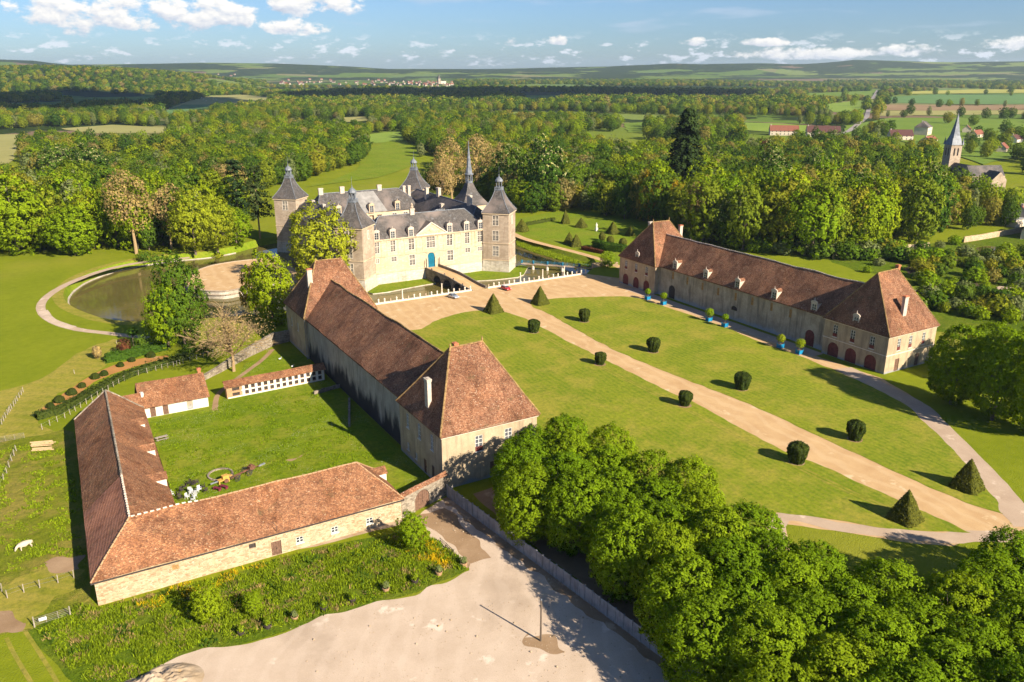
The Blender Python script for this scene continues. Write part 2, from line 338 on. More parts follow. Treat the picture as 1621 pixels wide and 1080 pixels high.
def far_ground():
    """the plain: meadow close by, hedged fields and woods as patches further away than single pieces can be told apart"""
    m, n = newmat('plain_ground'); p = n.pos()
    a = n.noise(p, 0.045, 5, 0.6); b = n.noise(p, 0.5, 5, 0.65)
    near = n.ramp(n.math('ADD', n.math('MULTIPLY', a, 0.55), n.math('MULTIPLY', b, 0.45)), [(0.36, (0.15, 0.185, 0.008)), (0.62, (0.21, 0.235, 0.013))])
    near = n.mix(n.math('MULTIPLY', n.smooth(n.noise(p, 0.011, 5), 0.5, 0.68), 0.5), near, (0.27, 0.235, 0.04))
    w = n.vmath('ADD', p, n.vmath('SCALE', n.noise(p, 0.0016, 3, col=True), scale=240.0))
    cell = n.sep(n.voro(n.map(w, scale=(1, 0.6, 0.0), rot=(0, 0, 0.6)), 0.0028))
    fields = n.ramp(cell[0], [(0.0, (0.11, 0.17, 0.025)), (0.3, (0.14, 0.19, 0.03)), (0.55, (0.17, 0.215, 0.045)), (0.75, (0.20, 0.19, 0.07)), (0.88, (0.19, 0.13, 0.08)), (0.96, (0.13, 0.19, 0.05))], 'CONSTANT')
    wood = n.ramp(n.noise(p, 0.02, 6, 0.7), [(0.3, (0.010, 0.022, 0.008)), (0.7, (0.055, 0.080, 0.014))])
    wm = n.noise(n.vmath('ADD', p, n.vmath('SCALE', n.noise(p, 0.004, 2, col=True), scale=120)), 0.0021, 5, 0.6)
    z = n.sep(p)[2]
    thr = n.math('SUBTRACT', 0.505, n.math('MULTIPLY', n.smooth(z, 8.0, 60.0), 0.055))
    land = n.mix(n.math('GREATER_THAN', wm, thr), fields, wood)
    dist = n.vmath('LENGTH', n.vmath('MULTIPLY', p, (1, 1, 0)))
    base = n.mix(n.smooth(dist, 700.0, 1100.0), near, land)
    finish(n, base, 0.95, n.bump(n.math('ADD', b, n.noise(p, 4, 2)), 0.6, 0.2), 0.05)
far_ground()
def field_mat(name, a, b):
    m, n = newmat(name); p = n.pos()
    v = n.ramp(n.math('ADD', n.math('MULTIPLY', n.noise(p, 0.012, 5), 0.6), n.math('MULTIPLY', n.noise(p, 0.12, 4), 0.4)), [(0.35, a), (0.65, b)])
    finish(n, v, 0.95, n.bump(n.noise(p, 1.5, 3), 0.5, 0.2), 0.05)
field_mat('field_green', (0.12, 0.19, 0.025), (0.17, 0.235, 0.035)); field_mat('field_bright', (0.16, 0.24, 0.035), (0.23, 0.30, 0.05))
field_mat('field_yellow', (0.30, 0.31, 0.07), (0.42, 0.38, 0.09)); field_mat('field_brown', (0.24, 0.155, 0.085), (0.32, 0.22, 0.12)); field_mat('field_pale', (0.26, 0.25, 0.08), (0.34, 0.31, 0.12))
field_mat('field_teal', (0.10, 0.19, 0.06), (0.14, 0.23, 0.075))
def gravel_mat(name, a, b, light, damp=None, tracks=None):
    m, n = newmat(name); p = n.pos()
    base = n.ramp(n.noise(p, 0.18, 6, 0.62), [(0.34, a), (0.66, b)])
    base = n.mix(n.smooth(n.noise(n.map(p, loc=(9, 4, 0)), 0.22, 5, 0.6), 0.60, 0.68), base, light)
    if damp: base = n.mix(n.smooth(n.noise(n.map(p, loc=(71, 23, 0)), 0.06, 5, 0.6), 0.54, 0.72), base, damp)
    if tracks:
        q = n.sep(n.map(p, rot=(0, 0, tracks[0])))[0]
        st = n.math('SINE', n.math('ADD', n.math('MULTIPLY', q, tracks[1]), n.math('MULTIPLY', n.noise(p, 0.05, 3), 26.0)))
        base = n.mix(n.math('MULTIPLY', n.smooth(st, 0.1, 0.9), tracks[2]), base, light)
    fine = n.noise(p, 7.0, 4, 0.7)
    base = n.mix(0.4, base, n.ramp(fine, [(0.3, (0.72, 0.70, 0.68)), (0.7, (1.2, 1.2, 1.2))]), 'MULTIPLY')
    finish(n, base, 0.95, n.bump(fine, 0.5, 0.03), 0.1)
gravel_mat('sand', (0.48, 0.30, 0.145), (0.57, 0.38, 0.195), (0.64, 0.47, 0.28), None, (rad(2), 1.9, 0.25))
gravel_mat('path_gravel', (0.42, 0.305, 0.215), (0.50, 0.375, 0.27), (0.60, 0.47, 0.35))
gravel_mat('parking_gravel', (0.49, 0.375, 0.275), (0.575, 0.45, 0.34), (0.70, 0.57, 0.45), (0.42, 0.32, 0.235), (rad(35), 1.9, 0.13))
gravel_mat('dirt', (0.26, 0.165, 0.09), (0.37, 0.25, 0.15), (0.46, 0.33, 0.21))
gravel_mat('mulch', (0.36, 0.17, 0.05), (0.44, 0.22, 0.07), (0.42, 0.26, 0.12))
gravel_mat('spoil', (0.33, 0.24, 0.15), (0.47, 0.37, 0.27), (0.34, 0.22, 0.10))

def leaf_mat(name, cols, trans=0.30, var=0.35, tint=(1.25, 1.15, 0.55)):
    """cols: ramp over the random number of each tree; every leaf also varies on its own"""
    m, n = newmat(name)
    oi = n.new('ShaderNodeObjectInfo').outputs['Random']; gi = n.new('ShaderNodeNewGeometry').outputs['Random Per Island']
    base = n.ramp(oi, cols)
    base = n.mix(1.0, base, n.ramp(gi, [(0.0, (1 - var,) * 3), (0.7, (1.0, 1.0, 1.0)), (1.0, (1 + var, 1 + var * 0.8, 1.0))]), 'MULTIPLY')
    d = n.new('ShaderNodeBsdfDiffuse'); n.put(d.inputs[0], base)
    t = n.new('ShaderNodeBsdfTranslucent'); n.put(t.inputs[0], n.mix(1.0, base, tint, 'MULTIPLY'))
    mx = n.new('ShaderNodeMixShader'); mx.inputs[0].default_value = trans
    n.l.new(d.outputs[0], mx.inputs[1]); n.l.new(t.outputs[0], mx.inputs[2])
    o = n.new('ShaderNodeOutputMaterial'); n.l.new(mx.outputs[0], o.inputs[0]); return m
leaf_mat('leaf_lime', [(0.0, (0.14, 0.235, 0.009)), (0.5, (0.175, 0.27, 0.010)), (1.0, (0.215, 0.295, 0.011))])
leaf_mat('leaf_mixed', [(0.0, (0.07, 0.135, 0.014)), (0.2, (0.12, 0.195, 0.016)), (0.45, (0.175, 0.24, 0.018)), (0.65, (0.235, 0.275, 0.02)), (0.85, (0.30, 0.285, 0.026)), (1.0, (0.27, 0.22, 0.08))])
leaf_mat('leaf_dark', [(0.0, (0.055, 0.115, 0.014)), (0.5, (0.085, 0.155, 0.016)), (1.0, (0.12, 0.18, 0.02))])
leaf_mat('leaf_bright', [(0.0, (0.18, 0.29, 0.010)), (1.0, (0.27, 0.34, 0.012))])
leaf_mat('leaf_yellow', [(0.0, (0.26, 0.33, 0.018)), (1.0, (0.36, 0.37, 0.025))])
leaf_mat('leaf_gold', [(0.0, (0.297, 0.203, 0.013)), (1.0, (0.378, 0.257, 0.016))])
leaf_mat('leaf_tan', [(0.0, (0.351, 0.257, 0.097)), (1.0, (0.432, 0.311, 0.130))], 0.25, tint=(1.1, 1.0, 0.8))
leaf_mat('leaf_cream', [(0.0, (0.408, 0.396, 0.154)), (1.0, (0.480, 0.456, 0.192))], 0.3, tint=(1.1, 1.1, 0.7))
leaf_mat('leaf_conifer', [(0.0, (0.033, 0.060, 0.019)), (1.0, (0.054, 0.078, 0.022))], 0.15)
leaf_mat('leaf_blue', [(0.0, (0.111, 0.130, 0.068)), (1.0, (0.130, 0.150, 0.078))], 0.15)
leaf_mat('leaf_yew', [(0.0, (0.05, 0.075, 0.016)), (1.0, (0.075, 0.095, 0.018))], 0.15, 0.5)
leaf_mat('leaf_box', [(0.0, (0.115, 0.125, 0.022)), (1.0, (0.14, 0.145, 0.026))], 0.15, 0.4)
leaf_mat('leaf_copper', [(0.0, (0.12, 0.045, 0.025)), (1.0, (0.15, 0.06, 0.03))], 0.3)
leaf_mat('leaf_grey', [(0.0, (0.182, 0.224, 0.078)), (1.0, (0.238, 0.266, 0.101))], 0.3)
leaf_mat('leaf_grass', [(0.0, (0.20, 0.30, 0.014)), (1.0, (0.26, 0.34, 0.018))], 0.35, 0.5)
leaf_mat('petal_yellow', [(0.0, (0.62, 0.42, 0.01)), (1.0, (0.7, 0.5, 0.02))], 0.2, 0.2)

# ------------------------------------------------------------------ mesh helpers
class MB:
    """collects faces in world (or local) coordinates; build() makes ONE mesh object"""
    def __init__(s): s.v = []; s.f = []
    def add(s, vs, fs):
        k = len(s.v); s.v += [tuple(v) for v in vs]; s.f += [tuple(i + k for i in f) for f in fs]
    def face(s, *vs): s.add(vs, [tuple(range(len(vs)))])
    def box(s, x0, x1, y0, y1, z0, z1, rot=0.0, piv=None):
        vs = [(x, y, z) for z in (z0, z1) for (x, y) in ((x0, y0), (x1, y0), (x1, y1), (x0, y1))]
        if rot:
            c, n = math.cos(rot), math.sin(rot); px, py = piv if piv else ((x0 + x1) / 2, (y0 + y1) / 2)
            vs = [(px + (x - px) * c - (y - py) * n, py + (x - px) * n + (y - py) * c, z) for x, y, z in vs]
        s.add(vs, [(3, 2, 1, 0), (4, 5, 6, 7), (0, 1, 5, 4), (1, 2, 6, 5), (2, 3, 7, 6), (3, 0, 4, 7)])
    def prism(s, P, z0, z1, top=True, bottom=True):
        n = len(P); vs = [(p[0], p[1], z0) for p in P] + [(p[0], p[1], z1) for p in P]
        fs = [(i, (i + 1) % n, n + (i + 1) % n, n + i) for i in range(n)]
        if top: fs.append(tuple(range(n, 2 * n)))
        if bottom: fs.append(tuple(range(n - 1, -1, -1)))
        s.add(vs, fs)
    def lathe(s, prof, cx=0, cy=0, n=10, rot=0.0, cap=True):
        vs = []; fs = []
        for r, z in prof:
            for k in range(n):
                a = rot + 2 * math.pi * k / n; vs.append((cx + r * math.cos(a), cy + r * math.sin(a), z))
        for j in range(len(prof) - 1):
            for k in range(n):
                a = j * n + k; b = j * n + (k + 1) % n; fs.append((a, b, b + n, a + n))
        if cap: fs.append(tuple(range(n - 1, -1, -1))); fs.append(tuple(range((len(prof) - 1) * n, len(prof) * n)))
        s.add(vs, fs)
    def tube(s, p, q, r0, r1=None, n=6):
        p = Vector(p); q = Vector(q); r1 = r0 if r1 is None else r1
        d = (q - p).normalized(); a = d.orthogonal().normalized(); b = d.cross(a)
        vs = []
        for c, r in ((p, r0), (q, r1)):
            for k in range(n):
                t = 2 * math.pi * k / n; vs.append(c + a * (r * math.cos(t)) + b * (r * math.sin(t)))
        s.add(vs, [(k, (k + 1) % n, n + (k + 1) % n, n + k) for k in range(n)] + [tuple(range(n - 1, -1, -1)), tuple(range(n, 2 * n))])
    def bar(s, p, q, w, h):
        """beam of section w x h along p-q (p,q on its centre line)"""
        p = Vector(p); q = Vector(q); d = (q - p).normalized(); a = d.cross(Vector((0, 0, 1)))
        a = a.normalized() if a.length > 1e-4 else Vector((1, 0, 0)); b = a.cross(d)
        vs = []
        for c in (p, q):
            for (i, j) in ((-1, -1), (1, -1), (1, 1), (-1, 1)): vs.append(c + a * (i * w / 2) + b * (j * h / 2))
        s.add(vs, [(3, 2, 1, 0), (4, 5, 6, 7), (0, 1, 5, 4), (1, 2, 6, 5), (2, 3, 7, 6), (3, 0, 4, 7)])
    def mesh(s, name, mat, org=(0, 0, 0), smooth=False):
        me = bpy.data.meshes.new(name); o = Vector(org)
        me.from_pydata([tuple(Vector(v) - o) for v in s.v], [], s.f); me.materials.append(MATS[mat]); me.validate()
        if smooth: me.polygons.foreach_set('use_smooth', [True] * len(me.polygons))
        bm = bmesh.new(); bm.from_mesh(me); bmesh.ops.recalc_face_normals(bm, faces=bm.faces); bm.to_mesh(me); bm.free()
        return me
    def build(s, name, mat, parent=None, smooth=False):
        org = root_loc(parent) if parent else (0, 0, 0)
        return link(name, s.mesh(name, mat, org, smooth), parent)
ROOTLOC = {}
def root_loc(o):
    while o.parent: o = o.parent
    return ROOTLOC.get(o.name, (0, 0, 0))
def link(name, data, parent=None, loc=None, rotz=0.0):
    o = bpy.data.objects.new(name, data); COL.objects.link(o)
    if parent: o.parent = parent
    if loc is not None:
        o.location = Vector(loc) - Vector(root_loc(parent)) if parent else Vector(loc)
    if rotz: o.rotation_euler = (0, 0, rotz)
    return o
def tag(o, label=None, cat=None, group=None, kind=None):
    if label: o['label'] = label
    if cat: o['category'] = cat
    if group: o['group'] = group
    if kind: o['kind'] = kind
    return o
def thing(name, label, cat, loc=(0, 0, 0), group=None):
    o = bpy.data.objects.new(name, None); COL.objects.link(o); o.location = loc; o.empty_display_size = 0.5
    ROOTLOC[o.name] = tuple(loc); return tag(o, label, cat, group)
def local_thing(name, label, cat, group=None): return thing(name, label, cat, (0, 0, 0), group)
def copy_tree(o, parent=None):
    c = o.copy(); COL.objects.link(c); c.parent = parent
    for ch in list(CHILDREN.get(o.name, o.children)): copy_tree(ch, c)
    return c
CHILDREN = {}
def freeze(o):
    CHILDREN[o.name] = [c for c in o.children]
    for c in CHILDREN[o.name]: CHILDREN[c.name] = [d for d in c.children]
    return o
class Proto:
    """a finished thing that is moved to its first place and copied to the others"""
    def __init__(s, root): s.r = freeze(root); s.used = False
    def put(s, loc, rotz=0.0, scale=1.0, label=None, group=None):
        if not s.used: o = s.r; s.used = True
        else: o = copy_tree(s.r)
        o.location = loc; o.rotation_euler = (0, 0, rotz); o.scale = scale if isinstance(scale, tuple) else (scale,) * 3
        if label: o['label'] = label
        if group: o['group'] = group
        return o
def structure(name, mb, mat): return tag(mb.build(name, mat), kind='structure')
def sheet(name, P, z, mat, kind='structure', wob=0.0, step=2.5, seed=0):
    """flat ground sheet from an outline, edge slightly irregular when wob > 0"""
    pts = []; n = len(P)
    for i in range(n):
        a = Vector((P[i][0], P[i][1], 0)); b = Vector((P[(i + 1) % n][0], P[(i + 1) % n][1], 0))
        k = max(1, int((b - a).length / step)) if wob else 1
        nrm = Vector((-(b - a).y, (b - a).x, 0)).normalized()
        for j in range(k):
            q = a.lerp(b, j / k)
            if wob: q = q + nrm * wob * mnoise.noise(Vector((q.x * 0.35 + seed, q.y * 0.35, 0.5)))*2
            pts.append((q.x, q.y))
    edges = [(i, (i + 1) % len(pts)) for i in range(len(pts))]
    r = delaunay_2d_cdt([Vector(p) for p in pts], edges, [], 1, 1e-4)
    mb = MB(); mb.add([(v.x, v.y, z) for v in r[0]], [tuple(f) for f in r[2]])
    return tag(mb.build(name, mat), kind=kind)
def G(L, z=0.0): return [g(x, y, z) for x, y in L]
def smoothline(L, k=6, closed=False):
    """Catmull-Rom through 2-D points"""
    n = len(L); out = []
    rng = n if closed else n - 1
    for i in range(rng):
        p0, p1, p2, p3 = [Vector(L[j % n][:2]) if closed else Vector(L[min(max(j, 0), n - 1)][:2]) for j in (i - 1, i, i + 1, i + 2)]
        for j in range(k):
            t = j / k
            out.append(0.5 * ((2 * p1) + (p2 - p0) * t + (2 * p0 - 5 * p1 + 4 * p2 - p3) * t * t + (3 * p1 - p0 - 3 * p2 + p3) * t ** 3))
    if not closed: out.append(Vector(L[-1][:2]))
    return out
def strip(name, C, w, z, mat, w1=None):
    """path of width w along centre line C"""
    L = []; Rr = []; n = len(C)
    for i in range(n):
        a = Vector(C[max(0, i - 1)][:2]); b = Vector(C[min(n - 1, i + 1)][:2]); t = (b - a).normalized(); nn = Vector((-t.y, t.x))
        ww = (w if w1 is None else w + (w1 - w) * i / (n - 1)) * (1 + 0.12 * mnoise.noise(Vector((i * 0.7, w, 3))))
        c = Vector(C[i][:2]); L.append(c + nn * ww / 2); Rr.append(c - nn * ww / 2)
    mb = MB(); vs = [(p.x, p.y, z) for p in L] + [(p.x, p.y, z) for p in Rr]
    mb.add(vs, [(i, i + 1, n + i + 1, n + i) for i in range(n - 1)])
    return structure(name, mb, mat)

# ================================================================== GROUND, WATER, PATHS
WATER_Z = -2.6
# outline of moat and pond at water level; third value: how far the bank runs out from the water
WP = [(86, 234.6, .35), (104, 234.6, .35), (122, 234.6, .35), (128, 234.6, .35), (148, 234.6, .35), (168, 234.6, .35), (175, 241, .8), (181, 248, 1.2), (182.4, 254, 3), (180.4, 265, 3), (179.6, 278, 3.2), (179.6, 303, 3.2),
      (179.5, 330, 3), (178, 356, 3), (150, 358, 3), (120, 358, 3), (90, 357, 2), (83, 355, 2), (76, 350, 2), (70, 345.5, 1.6), (59.5, 341.5, 1.4), (49, 342, 1.4), (41, 341.6, 1.4), (33.6, 339.6, 1.4), (25, 335.5, 1.4), (18, 329, 1.4), (12.4, 321, 1.4),
      (8.3, 311, 1.4), (6.2, 302, 1.4), (5.6, 293, 1.4), (6.8, 282, 1.4), (9.8, 272, 1.4), (14, 262.5, 1.4), (19.4, 255.5, 1.5), (27, 251.5, 1.6), (40, 247.5, 2), (60, 243.5, 2), (76, 241, 1.5), (83, 238, .8)]
def outset(P):
    n = len(P); out = []
    for i in range(n):
        a = Vector(P[i - 1][:2]); b = Vector(P[i][:2]); c = Vector(P[(i + 1) % n][:2])
        t = (c - a).normalized(); nn = Vector((t.y, -t.x)); out.append(b + nn * P[i][2])
    return out
HOLE = outset(WP)
SKYL = [(-400, 98), (0, 96.5), (60, 98), (100, 103), (250, 102), (330, 101), (440, 102), (560, 106), (610, 109), (700, 109), (780, 109), (850, 108), (900, 107), (960, 106), (1000, 104), (1030, 103), (1060, 101), (1110, 102.5), (1150, 102), (1200, 101), (1265, 103), (1320, 100), (1345, 97), (1400, 98), (1450, 99), (1500, 100), (1621, 99), (2000, 101)]
def az_of_px(px): d = ray(px, 108); return math.atan2(d.x, d.y)
SKA = [az_of_px(p) for p, _ in SKYL]; SKY_ = [v for _, v in SKYL]
RID = [(-300, 106), (0, 104), (60, 103), (110, 104), (190, 106), (260, 110), (340, 117), (430, 128), (520, 140), (3000, 150)]
RIA = [az_of_px(p) for p, _ in RID]; RIY = [v for _, v in RID]
def sstep(x, a, b):
    t = min(1, max(0, (x - a) / (b - a))); return t * t * (3 - 2 * t)
def terr(x, y):
    D = math.hypot(x, y)
    if D < 2200: return 0.0
    az = math.atan2(x, y)
    ysk = float(np.interp(az, SKA, SKY_)); top = CAM_H + (108 - ysk) * 7600 / FPX * 0.985
    nz = mnoise.fractal(Vector((x / 1500, y / 1500, 1.3)), 1.0, 2.0, 5)
    t = sstep(D, 4600, 7600)
    h = top * (0.62 * t + 0.38 * t ** 3) + (nz * 26 * t * (1 - 0.75 * sstep(D, 6600, 7500)))
    yr = float(np.interp(az, RIA, RIY)); top2 = CAM_H - 15 + (108 - yr) * 3700 / FPX
    if top2 > 0:
        h = max(h, top2 * sstep(D, 2500, 3700) * (1 - 0.5 * sstep(D, 3900, 4600)) + 5 * nz * sstep(D, 2600, 3200))
    if D > 7800: h -= (D - 7800) * 0.05
    return h
def make_ground():
    pts = [Vector((p.x, p.y)) for p in HOLE]; nH = len(pts)
    edges = [(i, (i + 1) % nH) for i in range(nH)]
    radii = [480, 700, 1000, 1400, 1900, 2300, 2600, 2900, 3150, 3350, 3500, 3650, 3800, 4000, 4300, 4600, 4900, 5150, 5400, 5650, 5900, 6150, 6400, 6650, 6850, 7050, 7250, 7450, 7600, 7800, 8400, 9500, 12000]
    for r in radii:
        a = -180.0
        while a < 180:
            fine = -14 <= a <= 76
            pts.append(Vector((r * math.sin(rad(a)), r * math.cos(rad(a)))))
            a += (0.9 if r > 2200 else 3.0) if fine else 12.0
    for (x, y) in ((-60, 20), (200, 20), (250, 150), (-60, 200), (120, 150), (0, 420), (240, 420)): pts.append(Vector((x, y)))
    res = delaunay_2d_cdt(pts, edges, [], 0, 1e-4)
    vs = [(v.x, v.y, terr(v.x, v.y)) for v in res[0]]
    H2 = [(p.x, p.y) for p in HOLE]; fs = []
    for f in res[2]:
        cx = sum(vs[i][0] for i in f) / len(f); cy_ = sum(vs[i][1] for i in f) / len(f)
        if not inpoly(cx, cy_, H2): fs.append(tuple(f))
    mb = MB(); mb.add(vs, fs)
    structure('ground', mb, 'plain_ground')
make_ground()
mb = MB(); n = len(WP)
mb.add([(p[0], p[1], WATER_Z) for p in outset([(a, b, c * 0.6) for a, b, c in WP])], [tuple(range(n))]); structure('water', mb, 'water')
mb = MB(); mb.add([(p.x, p.y, -4.2) for p in HOLE], [tuple(range(n))]); structure('moat_bed', mb, 'soil')
# banks: grass where they slope, masonry along the forecourt
gb = MB(); wb = MB(); IN = [(p[0], p[1]) for p in WP]
rim = MB()
for i in range(n):
    j = (i + 1) % n
    low0, low1 = IN[i], IN[j]; h0, h1 = HOLE[i], HOLE[j]
    q = [(h0.x, h0.y, 0.0), (h1.x, h1.y, 0.0), (low1[0], low1[1], -3.0), (low0[0], low0[1], -3.0)]
    (wb if max(WP[i][2], WP[j][2]) < 1.3 else gb).face(*q)
structure('bank', gb, 'bank_grass'); structure('moat_wall', wb, 'ashlar_base')
# stone edge of the pond
C = smoothline([(p[0], p[1]) for p in WP[19:35]], 4)
for i in range(len(C) - 1): rim.bar((C[i].x, C[i].y, WATER_Z + 0.1), (C[i + 1].x, C[i + 1].y, WATER_Z + 0.1), 0.55, 0.45)
structure('pond_edge', rim, 'ashlar_base')

# forecourt
BX = 71.6
court = G([(585, 512)]) + [Vector((BX, 226, 0)), Vector((86, 234.1, 0)), Vector((168, 234.1, 0))] + G([(985, 441), (1046, 479), (1395, 599), (1435, 622), (1462, 640), (1497, 673), (1542, 717), (1591, 774), (1640, 815), (1660, 852), (1534, 853), (1509, 865), (1448, 861), (1387, 851), (1326, 841), (1244, 830)]) + [Vector((86, 66, 0)), Vector((77, 84, 0)), Vector((74, 112, 0)), Vector((BX, 138, 0)), Vector((BX, 200, 0))]
court = court[1:]
sheet('forecourt', court, 0.012, 'sand', wob=0.15)
RL = smoothline(G([(838, 481), (870, 474), (911, 471), (994, 470), (1031, 479)]), 6) + [v.to_2d() for v in G([(1090, 498), (1160, 523), (1206, 543), (1266, 564), (1326, 588)])] + smoothline(G([(1390, 618), (1434, 642), (1469, 673), (1509, 713), (1550, 758), (1575, 791), (1588, 815)]), 5) + smoothline(G([(1530, 797), (1407, 743), (1285, 686), (1187, 641), (1000, 567), (940, 537), (900, 515), (870, 498), (845, 487)]), 3)
sheet('lawn', RL, 0.05, 'lawn', wob=0.22, step=.8)
LL = smoothline(G([(668, 521), (690, 508), (720, 498), (760, 492), (800, 495), (830, 504)]), 6) + smoothline(G([(850, 514), (900, 541), (960, 571), (1060, 621), (1106, 641), (1216, 702), (1285, 731), (1367, 767), (1448, 804), (1538, 845)]), 3) + smoothline(G([(1489, 843), (1407, 837), (1346, 828), (1285, 818), (1228, 811)]), 4) + [Vector(p) for p in ((84, 74), (79, 90), (77, 112), (75, 140), (74.5, 180), (78, 205))]
sheet('lawn', LL, 0.05, 'lawn', wob=0.22, step=.8, seed=5)
# faint worn lines where mowers run beside the drive
for off in (3.6, 4.5):
    A = [v.to_2d() for v in G([(870, 523), (960, 571), (1106, 641), (1285, 731), (1448, 804)])]; strip('worn_line', smoothline([p + Vector((-off, 0)) for p in A], 6), .45, 0.058, 'meadow_mown')
# greyer gravel of the side drives
strip('side_drive', smoothline([v.to_2d() for v in G([(1335, 583), (1415, 622), (1455, 645), (1485, 675), (1525, 716), (1570, 765), (1604, 806), (1632, 835)])], 5), 4.6, 0.028, 'path_gravel', 5.2)
strip('side_drive', smoothline([v.to_2d() for v in G([(1600, 850), (1534, 849), (1495, 852), (1407, 843), (1326, 834), (1236, 820)])] + [Vector((84, 70)), Vector((78, 86)), Vector((75.5, 112))], 5), 3.4, 0.030, 'path_gravel', 2.6)
strip('stable_drive', [Vector((168.5, y)) for y in range(132, 215, 6)], 4.2, 0.026, 'path_gravel')
# ground under the lime grove: leaf litter and dark soil
sheet('grove_floor', [Vector(p) for p in ((58.2, 113), (73, 112.5), (76, 92), (83, 70), (92, 60), (112, 47), (140, 40), (140, 20), (64, 20), (60.2, 57))], 0.010, 'dirt', wob=0.6)
# gravel yard in front
yard = G([(668, 815), (690, 870), (738, 888), (745, 905), (700, 925), (640, 945), (590, 958), (520, 976), (470, 992), (430, 1005), (380, 1018), (330, 1028), (280, 1038), (245, 1052), (225, 1085)]) + [Vector(p) for p in ((24, 62), (30, 30), (66, 30), (59.5, 60), (55.0, 100), (53.5, 113.6))]
sheet('gravel_yard', yard, 0.016, 'parking_gravel', wob=0.5, step=.7)
sheet('dirt_track', G([(640, 822), (668, 812), (706, 803), (722, 822), (745, 850), (770, 872), (778, 884), (745, 893), (740, 900), (716, 868), (690, 842)]), 0.022, 'dirt', wob=.5, step=.5)
_w0 = Vector((53.9, 113.9)); _w1 = Vector((61.2, 44.0)); wlL = []; wlR = []
for k in range(61):
    c = _w0.lerp(_w1, k / 60); wlR.append(c); wlL.append(c - Vector((1.0 + 1.1 * (.5 + mnoise.fractal(Vector((k * .45, 3.3, 0)), 1, 2, 3)), 0)))
sheet('wall_litter', wlL + wlR[::-1], 0.020, 'dirt')
sheet('dirt_patch', smoothline(G([(825, 1000), (860, 1003), (890, 1022), (895, 1035), (865, 1030), (838, 1018)]), 4, True), 0.024, 'dirt', wob=1.2, step=.3)
sheet('wall_foot', G([(420, 880), (500, 865), (560, 850), (630, 832), (640, 822), (630, 818), (520, 852), (435, 880)]), 0.014, 'spoil', wob=0.25)
# courtyard of the farm
sheet('courtyard', [Vector(p) for p in ((11, 121), (43, 121), (45, 113.5), (54, 116), (54, 205), (40, 200), (30, 179), (12, 176))], 0.013, 'courtyard_grass', wob=0.3)
sheet('worn_patch', smoothline(G([(452, 728), (472, 725), (482, 718), (476, 722), (462, 730)]), 3, True), 0.018, 'dirt', wob=0.2)
strip('foot_path', smoothline(G([(432, 553), (415, 570), (395, 585), (368, 605), (345, 625), (340, 650)]), 5), 1.2, 0.020, 'dirt')
# terrace platform in the pond
TER = smoothline([(46, 278), (42.3, 284), (41.6, 292), (43.2, 301), (48, 309), (55, 315.5), (64, 318)], 5) + [Vector((80, 318)), Vector((80, 277)), Vector((62, 277))] + smoothline([(56, 275.6), (51, 274.6), (46, 278)], 4)
mb = MB(); mb.prism([(p.x, p.y) for p in TER], -4.0, 0.0, top=False, bottom=False); structure('terrace_wall', mb, 'ashlar_base')
sheet('terrace', TER, 0.0, 'sand')
mb = MB()
for i in range(len(TER) - 1):
    a, b = TER[i], TER[i + 1]
    if (b - a).length > 0.3 and not (a.x > 79 and b.x > 79):
        mb.bar((a.x, a.y, 0.10), (b.x, b.y, 0.10), 0.6, 0.24); mb.bar((a.x, a.y, -1.2), (b.x, b.y, -1.2), 0.9, 0.22)
tag(mb.build('terrace_parapet', 'ashlar_grey'), 'low pale stone kerb round the sandy terrace in the pond', 'parapet')
# path round the pond, mown ring and pale washed-out stretch
PL = smoothline(G([(300, 408), (262, 412), (215, 417), (165, 428), (120, 444), (85, 462), (66, 480), (68, 497), (90, 512), (125, 522), (165, 527), (205, 532), (235, 535)]), 5)
ring = [((p[0] - 50) * 1.06 + 50, (p[1] - 295) * 1.06 + 295) for p in [(a, b) for a, b, _ in WP[20:35]]]
strip('mown_ring', smoothline(ring, 5), 3.2, 0.010, 'meadow_mown')
strip('pond_path', PL, 3.0, 0.022, 'path_gravel', 2.2)
strip('pale_path', smoothline(G([(68, 492), (78, 505), (98, 514), (115, 519)]), 4), 2.6, 0.030, 'parking_gravel')
sheet('mown_meadow', smoothline(G([(-60, 640), (60, 600), (120, 560), (155, 545), (200, 535), (190, 560), (165, 580), (120, 605), (75, 640), (60, 662), (90, 690), (40, 700), (-40, 690)]), 4, True), 0.008, 'meadow_mown', wob=0.8)
sheet('rough_pasture', G([(-80, 690), (40, 695), (100, 680), (125, 700), (150, 960), (60, 1000), (-160, 1010)]), 0.010, 'rough_pasture', wob=1.0)
sheet('dry_grass', G([(-80, 900), (0, 930), (90, 890), (125, 875), (122, 925), (70, 960), (50, 1000), (-60, 1010)]), 0.014, 'meadow_mown', wob=1.2, step=1.0)
sheet('worn_track', G([(70, 893), (100, 884), (128, 880), (126, 900), (95, 906)]), 0.018, 'dirt', wob=1.0, step=.6)
sheet('worn_track', G([(-40, 965), (20, 968), (50, 985), (40, 1004), (-60, 1004)]), 0.018, 'dirt', wob=1.0, step=.6)
strip('wheel_track', smoothline(G([(40, 1000), (60, 1030), (90, 1080), (110, 1130)]), 5), 0.5, 0.018, 'meadow_mown'); strip('wheel_track', smoothline(G([(10, 1010), (25, 1040), (55, 1090)]), 5), 0.5, 0.018, 'meadow_mown')
sheet('tall_grass_ground', G([(155, 962), (300, 925), (430, 890), (520, 862), (600, 850), (650, 838), (690, 850), (735, 885), (740, 903), (690, 925), (590, 958), (470, 992), (380, 1018), (280, 1040), (225, 1085), (120, 1085), (40, 1000), (120, 960)]), 0.011, 'verge_grass', wob=0.4)
